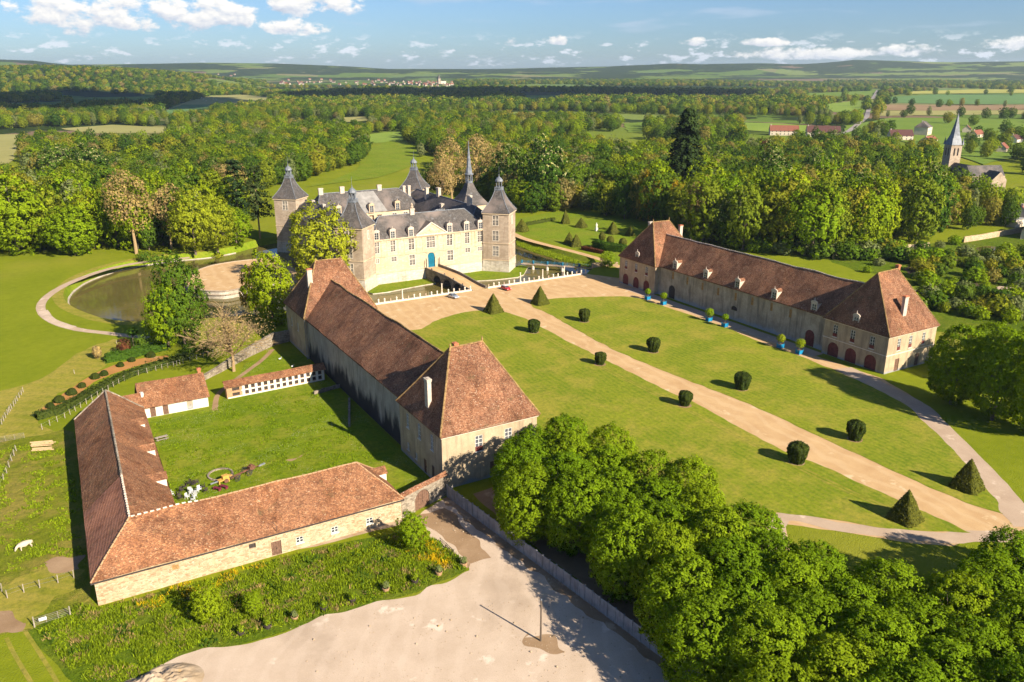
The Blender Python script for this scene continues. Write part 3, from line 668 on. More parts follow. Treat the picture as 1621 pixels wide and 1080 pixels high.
sheet('mulch_bed', smoothline(G([(62, 655), (95, 641), (122, 625), (150, 605), (185, 590), (222, 578), (262, 568), (262, 563), (215, 569), (180, 578), (145, 594), (115, 612), (88, 634), (66, 646)]), 4, True), 0.020, 'mulch', wob=0.25)
# moat lawns at the foot of the chateau
for P in ([(95, 255.2), (100, 254.8), (107, 256), (114.6, 257.2), (119.6, 257.6), (119.6, 265.9), (101, 265.9), (94.2, 258.8)], [(125.2, 258), (131, 254), (140, 251.2), (149.2, 250.4), (153, 252.6), (161, 262.6), (160, 266), (157, 265.4), (150.2, 258.4), (143, 265.9), (125.2, 265.9)]):
    mb = MB(); mb.prism(P, -4.0, -2.25, top=False, bottom=False); structure('moat_lawn_edge', mb, 'ashlar_base')
    sheet('moat_lawn', [Vector(p) for p in P], -2.25, 'bank_grass')
# garden east of the moat
sheet('garden_lawn', G([(812, 348), (880, 335), (1010, 340), (1020, 400), (985, 420), (955, 405), (815, 370)]), 0.010, 'bank_grass', wob=0.4)
strip('garden_path', smoothline(G([(806, 367), (830, 378), (870, 389), (910, 399), (945, 409), (965, 416), (985, 425)]), 5), 3.4, 0.024, 'sand', 3.0)
# meadow alley behind, far clearings and fields (outlines read off the photograph, on the flat plain)
FIELDS = [
 ('alley_meadow', 'bank_grass', [(478, 297), (600, 282), (645, 268), (668, 240), (660, 232), (636, 222), (612, 222), (590, 235), (560, 270), (520, 290)]),
 ('clearing', 'field_bright', [(580, 213), (640, 207), (640, 222), (600, 227), (582, 224)]),
 ('field', 'field_pale', [(-40, 214), (32, 213), (36, 232), (10, 260), (-40, 266)]),
 ('field', 'field_pale', [(255, 176), (300, 160), (330, 152), (380, 150), (428, 154), (424, 160), (380, 163), (330, 166)]),
 ('field', 'field_teal', [(245, 182), (290, 166), (330, 166), (345, 168), (300, 176), (262, 183)]),
 ('field', 'field_green', [(80, 152), (160, 150), (250, 150), (250, 158), (190, 160), (130, 158)]),
 ('field', 'field_pale', [(95, 204), (180, 198), (260, 202), (330, 198), (342, 203), (250, 211), (150, 212)]),
 ('field', 'field_bright', [(1172, 194), (1235, 196), (1320, 202), (1322, 210), (1240, 212), (1175, 206)]),
 ('field', 'field_green', [(985, 196), (1016, 194), (1024, 208), (992, 210)]),
 ('field', 'field_bright', [(1300, 166), (1372, 158), (1368, 176), (1320, 178)]),
 ('field', 'field_green', [(1276, 148), (1386, 144), (1378, 152), (1280, 154)]),
 ('field', 'field_teal', [(1404, 154), (1480, 150), (1640, 150), (1640, 165), (1500, 165), (1400, 163)]),
 ('field', 'field_brown', [(1398, 166), (1500, 167), (1640, 167), (1640, 174), (1500, 176), (1396, 175)]),
 ('field', 'field_pale', [(1394, 176), (1640, 175), (1640, 181), (1394, 184)]),
 ('field', 'field_yellow', [(1440, 145), (1540, 142), (1640, 142), (1640, 147), (1440, 149)]),
 ('field', 'field_green', [(1410, 187), (1480, 187), (1640, 190), (1640, 240), (1560, 262), (1480, 240), (1400, 215), (1330, 214), (1340, 200)]),
 ('field', 'field_green', [(1620, 300), (1700, 300), (1700, 360), (1610, 356)]),
 ('field', 'field_pale', [(540, 187), (582, 185), (584, 192), (548, 194)]),
 ('field', 'field_bright', [(810, 155), (860, 153), (905, 156), (850, 159)]),
 ('kitchen_garden', 'verge_grass', [(1290, 405), (1360, 398), (1450, 388), (1530, 380), (1640, 362), (1700, 380), (1700, 540), (1480, 525), (1440, 440), (1360, 430)]),
]
for i, (nm, mt, P) in enumerate(FIELDS):
    far = min(y for _, y in P) < 235
    sheet(nm, G(P), (0.3 + 0.02 * i) if far else 0.006, mt, wob=(3.0 if far else 0.5), step=(25 if far else 3))
strip('road', [v.to_2d() for v in G([(1389, 143), (1384, 152), (1378, 163), (1374, 178), (1372, 186), (1345, 208), (1300, 222)])], 7.0, 0.8, 'asphalt')
for k, P in enumerate([[(1345, 400), (1400, 397), (1402, 402), (1345, 406)], [(1500, 452), (1540, 442), (1556, 447), (1545, 456), (1515, 460)], [(1575, 455), (1640, 448), (1640, 470), (1590, 470)], [(1520, 480), (1590, 472), (1610, 490), (1540, 496)], [(1430, 425), (1500, 408), (1520, 412), (1440, 434)], [(1450, 460), (1490, 450), (1495, 456), (1455, 468)]]):
    sheet('garden_bed', G(P), 0.02 + 0.004 * k, ['dirt', 'soil', 'path_gravel'][k % 3], wob=0.4)
sheet('duck_pond', smoothline(G([(1545, 393), (1570, 390), (1600, 397), (1588, 403), (1560, 401)]), 4, True), 0.03, 'water')
def stones():
    r = random.Random(8); P = [(v.x, v.y) for v in yard]; m = MB(); k = 0
    while k < 1500:
        x = r.uniform(20, 62); y = r.uniform(50, 114)
        if inpoly(x, y, P) and (mnoise.noise(Vector((x * .2, y * .2, 9))) > -.1 or r.random() < .3):
            s = r.uniform(.03, .09) * (2.2 if r.random() < .05 else 1); m.lathe([(s * .7, 0), (s, s * .5), (s * .3, s * 1.1)], x, y, 5, r.uniform(0, 6)); k += 1
    tag(m.build('loose_stones', 'spoil'), 'loose stones strewn over the gravel yard', 'stones', kind='stuff')
stones()
# spoil heap at the edge of the yard
def heap():
    N = 60; c = g(250, 1088); vs = []; fs = []
    for i in range(N + 1):
        for j in range(N + 1):
            u = i / N * 2 - 1; v = j / N * 2 - 1; r = math.hypot(u, v)
            h = 1.6 * max(0, 1 - r ** 1.2) * (1 + 0.6 * mnoise.fractal(Vector((u * 2.4, v * 2.4, 7)), .75, 2, 6)) - 0.05
            vs.append((c.x + u * 5.4, c.y + v * 4.0, h))
    for i in range(N):
        for j in range(N): a = i * (N + 1) + j; fs.append((a, a + 1, a + N + 2, a + N + 1))
    m = MB(); m.add(vs, fs); o = m.build('spoil_heap', 'spoil', smooth=True)
    tag(o, 'rounded heap of pale earth and gravel at the corner of the gravel yard', 'heap')
heap()

# ================================================================== BUILDING KIT
def wall_mesh(mb, a, b, z0, z1, ops=(), depth=0.28):
    """outer skin of a wall from a to b (left to right seen from outside) with real openings; ops: (u0, u1, z0, z1, arch)"""
    a = Vector(a); b = Vector(b); L = (b - a).length; d = (b - a) / L; nrm = Vector((d.y, -d.x)); inn = -nrm * depth
    def P(u, z, off=None):
        p = a + d * u
        if off is not None: p = p + off
        return (p.x, p.y, z)
    us = sorted(set([0, L] + [round(v, 4) for o in ops for v in o[:2]])); zs = sorted(set([z0, z1] + [round(v, 4) for o in ops for v in o[2:4]]))
    for i in range(len(us) - 1):
        for j in range(len(zs) - 1):
            um = (us[i] + us[i + 1]) / 2; zm = (zs[j] + zs[j + 1]) / 2
            if any(o[0] < um < o[1] and o[2] < zm < o[3] for o in ops): continue
            mb.face(P(us[i], zs[j]), P(us[i + 1], zs[j]), P(us[i + 1], zs[j + 1]), P(us[i], zs[j + 1]))
    for (u0, u1, w0, w1, arch) in [(*o, False)[:5] if len(o) == 4 else o for o in ops]:
        if arch:
            r = (u1 - u0) / 2; rise = min(r, (w1 - w0) * 0.6) if arch is True else arch; zc = w1 - rise; N = 10; uc = (u0 + u1) / 2
            arc = [(uc - r * math.cos(math.pi * k / N), zc + rise * math.sin(math.pi * k / N)) for k in range(N + 1)]
            for k in range(N):
                (ua, za), (ub, zb) = arc[k], arc[k + 1]
                mb.face(P(ua, za), P(ub, zb), P(ub, w1), P(ua, w1)); mb.face(P(ua, za), P(ub, zb), P(ub, zb, inn), P(ua, za, inn))
            mb.face(P(u0, w0), P(u0, zc), P(u0, zc, inn), P(u0, w0, inn)); mb.face(P(u1, w0), P(u1, zc), P(u1, zc, inn), P(u1, w0, inn))
        else:
            for (p, q) in (((u0, w0), (u0, w1)), ((u0, w1), (u1, w1)), ((u1, w1), (u1, w0)), ((u1, w0), (u0, w0))):
                mb.face(P(*p), P(*q), P(*q, inn), P(*p, inn))
CACHE = {}
def cached(key, fn):
    if key not in CACHE: CACHE[key] = fn()
    return CACHE[key]
def frame_mesh(style, w, h):
    m = MB(); r = lambda x0, x1, z0, z1, y0, y1: m.box(x0, x1, y0, y1, z0, z1)
    if style == 'mullion':                    # stone cross window with moulded surround
        s = 0.20
        r(-w/2 - s, -w/2, -s, h + s, -0.07, 0.2); r(w/2, w/2 + s, -s, h + s, -0.07, 0.2); r(-w/2, w/2, h, h + s, -0.07, 0.2); r(-w/2, w/2, -s, 0, -0.10, 0.2)
        nl = 3 if w > 2.6 else 2
        for k in range(1, nl): r(-w/2 + w * k / nl - 0.09, -w/2 + w * k / nl + 0.09, 0, h, 0.0, 0.22)
        if h > 2.2: r(-w/2, w/2, h * 0.56, h * 0.56 + 0.18, 0.003, 0.217)
        for k in range(nl):
            c = -w/2 + w * (k + 0.5) / nl; r(c - 0.035, c + 0.035, 0, h, 0.10, 0.21)
        nz = max(2, int(h / 0.75))
        for k in range(1, nz): r(-w/2, w/2, h * k / nz - 0.03, h * k / nz + 0.03, 0.105, 0.205)
    elif style == 'casement':
        s = 0.10
        r(-w/2, -w/2 + s, 0, h, 0.06, 0.24); r(w/2 - s, w/2, 0, h, 0.06, 0.24); r(-w/2 + s, w/2 - s, 0, s, 0.06, 0.24); r(-w/2 + s, w/2 - s, h - s, h, 0.06, 0.24)
        r(-0.06, 0.06, s, h - s, 0.07, 0.23)
        nz = max(2, int(h / 0.7))
        for k in range(1, nz): r(-w/2 + s, w/2 - s, h * k / nz - 0.04, h * k / nz + 0.04, 0.08, 0.22)
        r(-w/2 - 0.12, w/2 + 0.12, -0.16, 0, -0.10, 0.2)
    return m
def add_window(root, P, th, w, h, style='casement', fmat='frame_white', name='window'):
    """P: bottom centre on the outer wall plane, th: wall direction angle"""
    fm = cached((style, round(w, 2), round(h, 2), fmat), lambda: frame_mesh(style, w, h).mesh('window', fmat))
    o = link(name, fm, root, P, th)
    def pm():
        m = MB(); m.box(-w/2, w/2, 0.16, 0.19, 0, h); return m.mesh('pane', 'pane')
    p = bpy.data.objects.new('pane', cached(('pane', round(w, 2), round(h, 2)), pm)); COL.objects.link(p); p.parent = o
    return o
def leaf_mesh(w, h, mat, arch, y=0.14):
    """double-leaf door, arched or square headed, boards as real grooves"""
    m = MB(); nb = max(4, int(w / 0.45)); rise = min(w / 2, h * 0.6) if arch is True else (arch or 0); zc = h - rise
    top = lambda x: zc + rise * math.sqrt(max(0, 1 - (2 * x / w) ** 2)) if rise else h
    for k in range(nb):
        x0 = -w/2 + w * k / nb + 0.012; x1 = -w/2 + w * (k + 1) / nb - 0.012
        yy = y + (0.015 if k % 2 else 0.0)
        ns = 3; xs = [x0 + (x1 - x0) * i / ns for i in range(ns + 1)]
        for i in range(ns): m.add([(xs[i], yy, 0.02), (xs[i + 1], yy, 0.02), (xs[i + 1], yy, top(xs[i + 1])), (xs[i], yy, top(xs[i]))], [(0, 1, 2, 3)])
        m.add([(x0, yy, 0.02), (x0, yy + .06, 0.02), (x0, yy + .06, top(x0)), (x0, yy, top(x0)), (x1, yy, 0.02), (x1, yy + .06, 0.02), (x1, yy + .06, top(x1)), (x1, yy, top(x1))], [(0, 1, 2, 3), (4, 5, 6, 7)])
    m.box(-w/2, w/2, y + 0.05, y + 0.08, 0.0, h if not rise else zc)
    if rise: m.add([(-w/2 * math.cos(math.pi * k / 12), y + 0.06, zc + rise * math.sin(math.pi * k / 12)) for k in range(13)], [tuple(range(13))])
    return m.mesh('door', mat)
def add_door(root, P, th, w, h, mat, arch=True, name='door', y=0.14):
    o = link(name, cached(('door', round(w, 2), round(h, 2), mat, arch, y), lambda: leaf_mesh(w, h, mat, arch, y)), root, P, th)
    def hm():
        m = MB(); m.box(0.06, 0.12, y - 0.08, y, min(1.2, h * .4), min(1.4, h * .5)); return m.mesh('handle', 'iron')
    p = bpy.data.objects.new('handle', cached(('handle', round(h, 2), y), hm)); COL.objects.link(p); p.parent = o
    return o
def block(root, x0, x1, y0, y1, z0, z1, ops, mat, name='wall', sides='WSEN'):
    """four walls; ops: (side, coordinate along the wall, bottom, width, height, kind)"""
    corners = {'S': ((x0, y0), (x1, y0)), 'E': ((x1, y0), (x1, y1)), 'N': ((x1, y1), (x0, y1)), 'W': ((x0, y1), (x0, y0))}
    mb = MB()
    for sd in sides: oriented_wall(root, mb, corners[sd][0], corners[sd][1], z0, z1, [o for o in ops if o[0] == sd], sd)
    return mb.build(name, mat, root)
def oriented_wall(root, mb, a, b, z0, z1, ops, sd=None):
    a = Vector(a); b = Vector(b); d = (b - a).normalized(); th = math.atan2(d.y, d.x); lst = []
    for (_, c, zb, w, h, kind) in ops:
        if sd in ('S',): u = c - a.x
        elif sd == 'N': u = a.x - c
        elif sd == 'E': u = c - a.y
        elif sd == 'W': u = a.y - c
        else: u = c
        arch = True if kind.startswith('arch') or kind == 'lunette' else (0.25 if kind.startswith('seg') else False)
        lst.append((u - w/2, u + w/2, zb, zb + h, arch))
        P2 = a + d * u; P = (P2.x, P2.y, zb)
        if kind in ('win',): add_window(root, P, th, w, h)
        elif kind == 'mullion': add_window(root, P, th, w, h, 'mullion', 'frame_stone')
        elif kind == 'redwin':
            add_window(root, P, th, w, h)
            def pm():
                m = MB(); m.box(-w/2 + .05, w/2 - .05, -0.02, 0.05, 0.05, h * 0.3); return m.mesh('panel', 'door_red')
            p = link('panel', cached(('rp', round(w, 2), round(h, 2)), pm), root, P, th)
        elif kind == 'arch_red': add_door(root, P, th, w, h, 'door_red')
        elif kind == 'arch_brown': add_door(root, P, th, w, h, 'door_brown')
        elif kind == 'seg_brown': add_door(root, P, th, w, h, 'door_brown', 0.25)
        elif kind == 'seg_grey': add_door(root, P, th, w, h, 'render_right', 0.25, 'blocked_doorway')
        elif kind == 'arch_dark': add_door(root, P, th, w, h, 'dark_wood', True, 'door', 0.24)
        elif kind == 'arch_blue': add_door(root, P, th, w, h, 'door_blue')
        elif kind == 'lunette': add_door(root, P, th, w, h, 'dark_wood', w / 2 if w / 2 < h else h, 'lunette', 0.2)
        elif kind == 'door': add_door(root, P, th, w, h, 'door_brown', False)
        elif kind == 'vent': add_door(root, P, th, w, h, 'shutter_wood', False, 'shutter', 0.05)
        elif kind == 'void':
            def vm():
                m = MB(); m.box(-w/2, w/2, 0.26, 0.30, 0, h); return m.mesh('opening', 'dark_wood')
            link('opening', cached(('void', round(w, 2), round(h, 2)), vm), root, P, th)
    wall_mesh(mb, a, b, z0, z1, lst)
def patch(mb, A, B, C, D, nu=10, nv=6, sag=0.0, seed=0.0):
    """roof slope: A,B along the eave, D,C above them; uneven like an old roof"""
    A, B, C, D = [Vector(p) for p in (A, B, C, D)]; vs = []
    for j in range(nv + 1):
        for i in range(nu + 1):
            u = i / nu; v = j / nv; p = A.lerp(B, u).lerp(D.lerp(C, u), v)
            z = sag * mnoise.fractal(Vector((p.x * 0.13 + seed, p.y * 0.13, 0.3)), 1.0, 2.0, 3)
            vs.append((p.x, p.y, p.z + z))
    w = nu + 1; mb.add(vs, [(j * w + i, j * w + i + 1, (j + 1) * w + i + 1, (j + 1) * w + i) for j in range(nv) for i in range(nu)])
def hip_roof(root, x0, x1, y0, y1, ze, r0, r1, zr, mat, name='roof', ov=0.45, sag=0.2, cap='lichen_ridge', caps=True, seed=0.0, thick=0.22, hips=True):
    """r0, r1: (x, y) ends of the ridge"""
    x0 -= ov; x1 += ov; y0 -= ov; y1 += ov
    e = [(x0, y0, ze), (x1, y0, ze), (x1, y1, ze), (x0, y1, ze)]; R0 = (*r0, zr); R1 = (*r1, zr); mb = MB()
    if abs(r1[0] - r0[0]) >= abs(r1[1] - r0[1]):    # ridge along x
        patch(mb, e[0], e[1], R1, R0, 12, 7, sag, seed); patch(mb, e[2], e[3], R0, R1, 12, 7, sag, seed)
        patch(mb, e[1], e[2], R1, R1, 10, 7, sag, seed); patch(mb, e[3], e[0], R0, R0, 10, 7, sag, seed); hp = [(e[0], R0), (e[3], R0), (e[1], R1), (e[2], R1)]
    else:
        patch(mb, e[0], e[1], R0, R0, 10, 7, sag, seed); patch(mb, e[2], e[3], R1, R1, 10, 7, sag, seed)
        patch(mb, e[1], e[2], R1, R0, 16, 7, sag, seed); patch(mb, e[3], e[0], R0, R1, 16, 7, sag, seed); hp = [(e[0], R0), (e[1], R0), (e[2], R1), (e[3], R1)]
    b = [(x, y, ze - thick) for x, y, _ in e]
    for i in range(4): mb.face(e[i], e[(i + 1) % 4], b[(i + 1) % 4], b[i])
    mb.face(*b[::-1]); o = mb.build(name, mat, root)
    if caps:
        cm = MB(); segs = [(R0, R1)] + (hp if hips else [])
        ridge_tiles(cm, segs, sag, seed); cm.build('ridge_cap', cap, root)
    return o
def ridge_tiles(cm, segs, sag=0.0, seed=0.0, step=0.85, r=0.17, gap=0.03):
    for p, q in segs:
        p = Vector(p); q = Vector(q); n = max(1, int((q - p).length / step))
        for k in range(n):
            a = p.lerp(q, (k + gap) / n); b = p.lerp(q, (k + 1 - gap) / n)
            for v in (a, b): v.z += sag * mnoise.fractal(Vector((v.x * 0.13 + seed, v.y * 0.13, 0.3)), 1.0, 2.0, 3) + 0.03
            cm.tube(a, b, r * (1.0 + 0.25 * ((k * 37) % 5) / 5), r * 0.9, 5)
def chimney(root, x, y, z0, z1, wx, wy, mat='chimney', cap='chimney', pots=0):
    mb = MB(); mb.box(x - wx/2, x + wx/2, y - wy/2, y + wy/2, z0, z1 - 0.3); mb.box(x - wx/2 - .08, x + wx/2 + .08, y - wy/2 - .08, y + wy/2 + .08, z1 - 0.55, z1 - 0.35)
    o = mb.build('chimney', mat, root)
    mb = MB(); mb.box(x - wx/2 - .12, x + wx/2 + .12, y - wy/2 - .12, y + wy/2 + .12, z1 - 0.3, z1 - 0.06); mb.box(x - wx/2 + .15, x + wx/2 - .15, y - wy/2 + .12, y + wy/2 - .12, z1 - .06, z1 + .02)
    mb.build('chimney_cap', cap, o); return o
def dormer(root, P, th, w, h, L, wall='chimney', roof='tiles', pin=True):
    """stone lucarne, front at P facing local -y, running L metres back into the roof"""
    def body():
        m = MB(); t = 0.25
        m.box(-w/2, -w/2 + t, 0, L, 0, h); m.box(w/2 - t, w/2, 0, L, 0, h); m.box(-w/2 + t, w/2 - t, 0, 0.3, h - 0.35, h); m.box(-w/2 - .1, w/2 + .1, -.08, .2, -.15, 0.0)
        # pediment with rounded head
        n = 8; A = [(-w/2 - .12, h)] + [(-(w/2 + .12) * math.cos(math.pi * k / n), h + 0.62 * w/2 * math.sin(math.pi * k / n) + .1) for k in range(1, n)] + [(w/2 + .12, h)]
        k = len(m.v); m.v += [(x, -.05, z) for x, z in A] + [(x, .25, z) for x, z in A]; q = len(A)
        m.f.append(tuple(range(k, k + q))); m.f.append(tuple(range(k + 2 * q - 1, k + q - 1, -1))); m.f += [(k + i, k + (i + 1) % q, k + q + (i + 1) % q, k + q + i) for i in range(q)]
        if pin: m.lathe([(.10, h + .3 * w), (.13, h + .3 * w + .35), (.05, h + .3 * w + .5), (.09, h + .3 * w + .7), (.02, h + .3 * w + .9)], 0, .1, 6)
        return m.mesh('dormer', wall)
    def rf():
        m = MB(); zr = h + 0.30 * w
        m.add([(-w/2 - .15, .2, h - .05), (0, .2, zr), (w/2 + .15, .2, h - .05), (-w/2 - .15, L, h - .05), (0, L + .6, zr), (w/2 + .15, L, h - .05)], [(0, 1, 4, 3), (1, 2, 5, 4)]); return m.mesh('roof', roof)
    def pn():
        m = MB(); m.box(-w/2 + .25, w/2 - .25, .14, .17, 0, h - .35)
        m2 = m; return m2.mesh('pane', 'pane')
    def fr():
        m = MB(); m.box(-.04, .04, .09, .13, 0, h - .35)
        for k in (1, 2): m.box(-w/2 + .25, w/2 - .25, .095, .125, (h - .35) * k / 3 - .03, (h - .35) * k / 3 + .03)
        for s in (-1, 1): m.box(s * (w/2 - .29) - .04, s * (w/2 - .29) + .04, .09, .13, 0, h - .35)
        return m.mesh('frame', 'frame_white')
    key = (round(w, 2), round(h, 2), round(L, 2), wall, roof)
    o = link('dormer', cached(('db', key), body), root, P, th)
    for nm, fn in (('roof', rf), ('pane', pn), ('frame', fr)):
        c = bpy.data.objects.new(nm, cached((nm, key), fn)); COL.objects.link(c); c.parent = o
    return o
def band(root, x0, x1, y0, y1, z0, z1, out, mat, name):
    mb = MB()
    mb.box(x0 - out, x1 + out, y0 - out, y0 + .05, z0, z1); mb.box(x0 - out, x1 + out, y1 - .05, y1 + out, z0, z1)
    mb.box(x0 - out, x0 + .05, y0 + .05, y1 - .05, z0, z1); mb.box(x1 - .05, x1 + out, y0 + .05, y1 - .05, z0, z1)
    return mb.build(name, mat, root)
def pinnacle(root, x, y, z, mat='lichen_ridge', h=1.2):
    mb = MB(); mb.lathe([(.22, z), (.12, z + .3 * h), (.2, z + .5 * h), (.04, z + h)], x, y, 6); mb.build('ridge_finial', mat, root)

# ================================================================== LEFT STABLE WING
lw = thing('stable_wing', 'long stone stable wing with steep brown tiled roof beside the farm courtyard', 'building', (64, 165, 0))
block(lw, 54.3, 73.5, 116.5, 135.0, 0, 10.2, [('W', 131.2, 6.2, 1.1, 2.9, 'win'), ('W', 126.0, 6.0, 1.1, 3.0, 'win'), ('W', 120.6, 6.0, 1.1, 3.0, 'win'), ('W', 131.4, 1.6, .9, 1.5, 'win'), ('W', 127.7, 1.2, .8, 1.3, 'win'),
      ('W', 123.8, 0.05, 1.2, 2.8, 'door'), ('W', 120.4, 0.6, 1.0, 2.4, 'door'), ('S', 61.5, 5.8, 1.5, 3.0, 'redwin'), ('S', 67.5, 5.8, 1.5, 3.0, 'redwin'), ('S', 64.5, .3, 1.6, 2.8, 'door'), ('E', 121, 5.8, 1.2, 3, 'win'), ('E', 130, 5.8, 1.2, 3, 'win'), ('E', 121, .05, 2.6, 3.6, 'arch_red'), ('E', 126, .05, 2.6, 3.6, 'arch_red'), ('E', 131, .05, 2.6, 3.6, 'arch_red')], 'render_pav', 'pavilion_wall')
band(lw, 54.3, 73.5, 116.5, 135.0, 9.85, 10.1, 0.22, 'frame_stone', 'cornice')
hip_roof(lw, 54.3, 73.5, 116.5, 135.0, 10.3, (60.9, 125.9), (67.4, 125.9), 22.5, 'tiles', 'pavilion_roof', seed=1)
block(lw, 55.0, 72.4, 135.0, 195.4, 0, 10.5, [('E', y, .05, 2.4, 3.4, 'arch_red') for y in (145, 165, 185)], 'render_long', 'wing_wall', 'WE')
mb = MB(); e0, e1, rz = 10.55, 10.9, 18.3
patch(mb, (54.6, 195.5, e0), (54.6, 130, e0), (63.7, 126, rz), (63.7, 203.5, rz), 30, 8, .30, 2); patch(mb, (72.8, 130, e0), (72.8, 195.5, e0), (63.7, 203.5, rz), (63.7, 126, rz), 30, 8, .30, 2)
mb.face((54.6, 195.5, e0), (54.6, 130, e0), (54.6, 130, e0 - .25), (54.6, 195.5, e0 - .25)); mb.face((54.6, 195.5, e0 - .25), (54.6, 130, e0 - .25), (55.2, 130, e0 - .25), (55.2, 195.5, e0 - .25))
mb.face((72.8, 130, e0), (72.8, 195.5, e0), (72.8, 195.5, e0 - .25), (72.8, 130, e0 - .25))
mb.build('wing_roof', 'tiles', lw)
cm = MB(); ridge_tiles(cm, [((63.7, 131, rz), (63.7, 202.6, rz))], .30, 2); cm.build('ridge_cap', 'lichen_ridge', lw)
block(lw, 54.6, 73.2, 195.4, 212.8, 0, 10.6, [('W', 202.5, 5.6, .9, 2.2, 'win'), ('W', 208, 5.6, .9, 2.2, 'win'), ('E', 200, 5.8, 1.2, 3, 'win'), ('E', 208, 5.8, 1.2, 3, 'win')], 'render_pav', 'pavilion_wall')
hip_roof(lw, 54.6, 73.2, 195.4, 212.8, 10.7, (61.0, 204.2), (67.8, 204.2), 22.9, 'tiles', 'pavilion_roof', seed=3)
chimney(lw, 55.6, 124.4, 9.0, 18.1, .75, 1.3); chimney(lw, 62.1, 126.3, 21.8, 23.1, .7, .9, 'chimney_red', 'chimney_red'); chimney(lw, 58.2, 201.0, 13.5, 21.9, 1.2, .9, 'chimney', 'chimney_red')
pinnacle(lw, 67.4, 125.9, 22.4); pinnacle(lw, 60.9, 125.9, 22.4, h=.8); pinnacle(lw, 61, 204.2, 22.8, h=.8); pinnacle(lw, 67.8, 204.2, 22.8, h=.8)
mb = MB(); mb.tube((54.45, 135.3, 0), (54.45, 135.3, 10.2), .07, .07, 6); mb.build('drain_pipe', 'zinc', lw)
mb = MB(); mb.tube((54.3, 195.2, 0), (54.3, 195.2, 10.4), .07, .07, 6); mb.build('drain_pipe', 'zinc', lw)

# ================================================================== RIGHT STABLE WING
rw = thing('stable_wing', 'long stable wing with small white dormers and arched red doors beside the lawn', 'building', (180, 166, 0))
block(rw, 170.8, 189.3, 114.5, 133.0, 0, 9.5, [('W', y, 5.3, 1.35, 3.1, 'redwin') for y in (129.6, 124.4, 118.8)] + [('W', y, 0.05, 3.3, 3.7, 'arch_red') for y in (129.6, 124.3, 118.6)] + [('S', 175.0, 5.4, 1.2, 3.0, 'redwin'), ('S', 179.4, 5.4, 1.2, 3.0, 'redwin'), ('S', 184.5, 5.4, 1.2, 3.0, 'redwin'), ('S', 175.2, .05, 1.6, 3.2, 'door'), ('S', 183, .05, 1.6, 3.2, 'door')], 'render_pav', 'pavilion_wall')
band(rw, 170.8, 189.3, 114.5, 133.0, 4.5, 4.68, 0.10, 'frame_stone', 'string_course'); band(rw, 170.8, 189.3, 114.5, 133.0, 9.15, 9.4, 0.2, 'frame_stone', 'cornice')
hip_roof(rw, 170.8, 189.3, 114.5, 133.0, 9.6, (176.3, 123.7), (183.7, 123.7), 22.5, 'tiles', 'pavilion_roof', seed=5)
block(rw, 172.3, 187.7, 133.0, 200.0, 0, 9.3, [('W', 138.4, .05, 3.0, 4.4, 'arch_red'), ('W', 193.2, .05, 2.9, 4.3, 'arch_dark'), ('W', 166.0, 2.9, 2.4, 1.3, 'lunette')] + [('W', y, z - 1.2, .9, 2.3, 'vent') for y, z in ((193.1, 7.6), (186.4, 7.3), (179.6, 7.1), (172.9, 7.0), (165.8, 7.1), (159.3, 7.3), (152.2, 7.4), (145.5, 7.2))], 'render_right', 'wing_wall', 'WE')
mb = MB(); e0 = 9.4; rz = 17.9
patch(mb, (171.8, 200, e0), (171.8, 128, e0), (180, 124, rz), (180, 207.5, rz), 30, 8, .28, 8); patch(mb, (188.2, 128, e0), (188.2, 200, e0), (180, 207.5, rz), (180, 124, rz), 30, 8, .28, 8)
mb.face((171.8, 200, e0), (171.8, 128, e0), (171.8, 128, e0 - .25), (171.8, 200, e0 - .25)); mb.face((188.2, 128, e0), (188.2, 200, e0), (188.2, 200, e0 - .25), (188.2, 128, e0 - .25)); mb.face((171.8, 200, e0 - .25), (171.8, 128, e0 - .25), (172.4, 128, e0 - .25), (172.4, 200, e0 - .25))
mb.build('wing_roof', 'tiles', rw)
cm = MB(); ridge_tiles(cm, [((180, 128.5, rz), (180, 206.5, rz))], .28, 8); cm.build('ridge_cap', 'mortar_ridge', rw)
block(rw, 170.8, 189.3, 200.0, 218.6, 0, 9.2, [('W', y, 5.4, 1.3, 2.9, 'redwin') for y in (215.1, 209.7, 204.3)] + [('W', y, 0.05, 3.0, 3.7, 'arch_red') for y in (215.1, 209.5, 204.1)], 'render_pav', 'pavilion_wall')
hip_roof(rw, 170.8, 189.3, 200.0, 218.6, 9.3, (176.7, 209.3), (183.5, 209.3), 21.7, 'tiles', 'pavilion_roof', seed=7)
for (y, L) in ((192.4, 2.6), (178.6, 2.6), (165.5, 2.6), (151.7, 2.6), (138.1, 2.6)): dormer(rw, (172.2, y, 9.55), -math.pi / 2, 1.9, 2.4, L, 'chimney', 'tiles')
dormer(rw, (170.9, 124.2, 9.75), -math.pi / 2, 1.8, 2.4, 1.9, 'chimney', 'tiles'); dormer(rw, (170.9, 209.7, 9.45), -math.pi / 2, 1.8, 2.3, 1.9, 'chimney', 'tiles')
chimney(rw, 178.6, 117.0, 11.0, 18.0, 1.3, .8, 'chimney', 'chimney_red'); chimney(rw, 176.3, 210.4, 12.5, 19.8, 1.0, 1.4); chimney(rw, 186.2, 206.4, 12.0, 20.4, 1.1, .9, 'chimney', 'chimney_red'); chimney(rw, 181.8, 216.5, 12.0, 20.3, 1.6, .9)
chimney(rw, 184.2, 124.0, 21.6, 23.6, .8, .8, 'chimney_red', 'chimney_red')
for p in ((176.7, 209.3, 21.6), (183.5, 209.3, 21.6)): pinnacle(rw, *p)

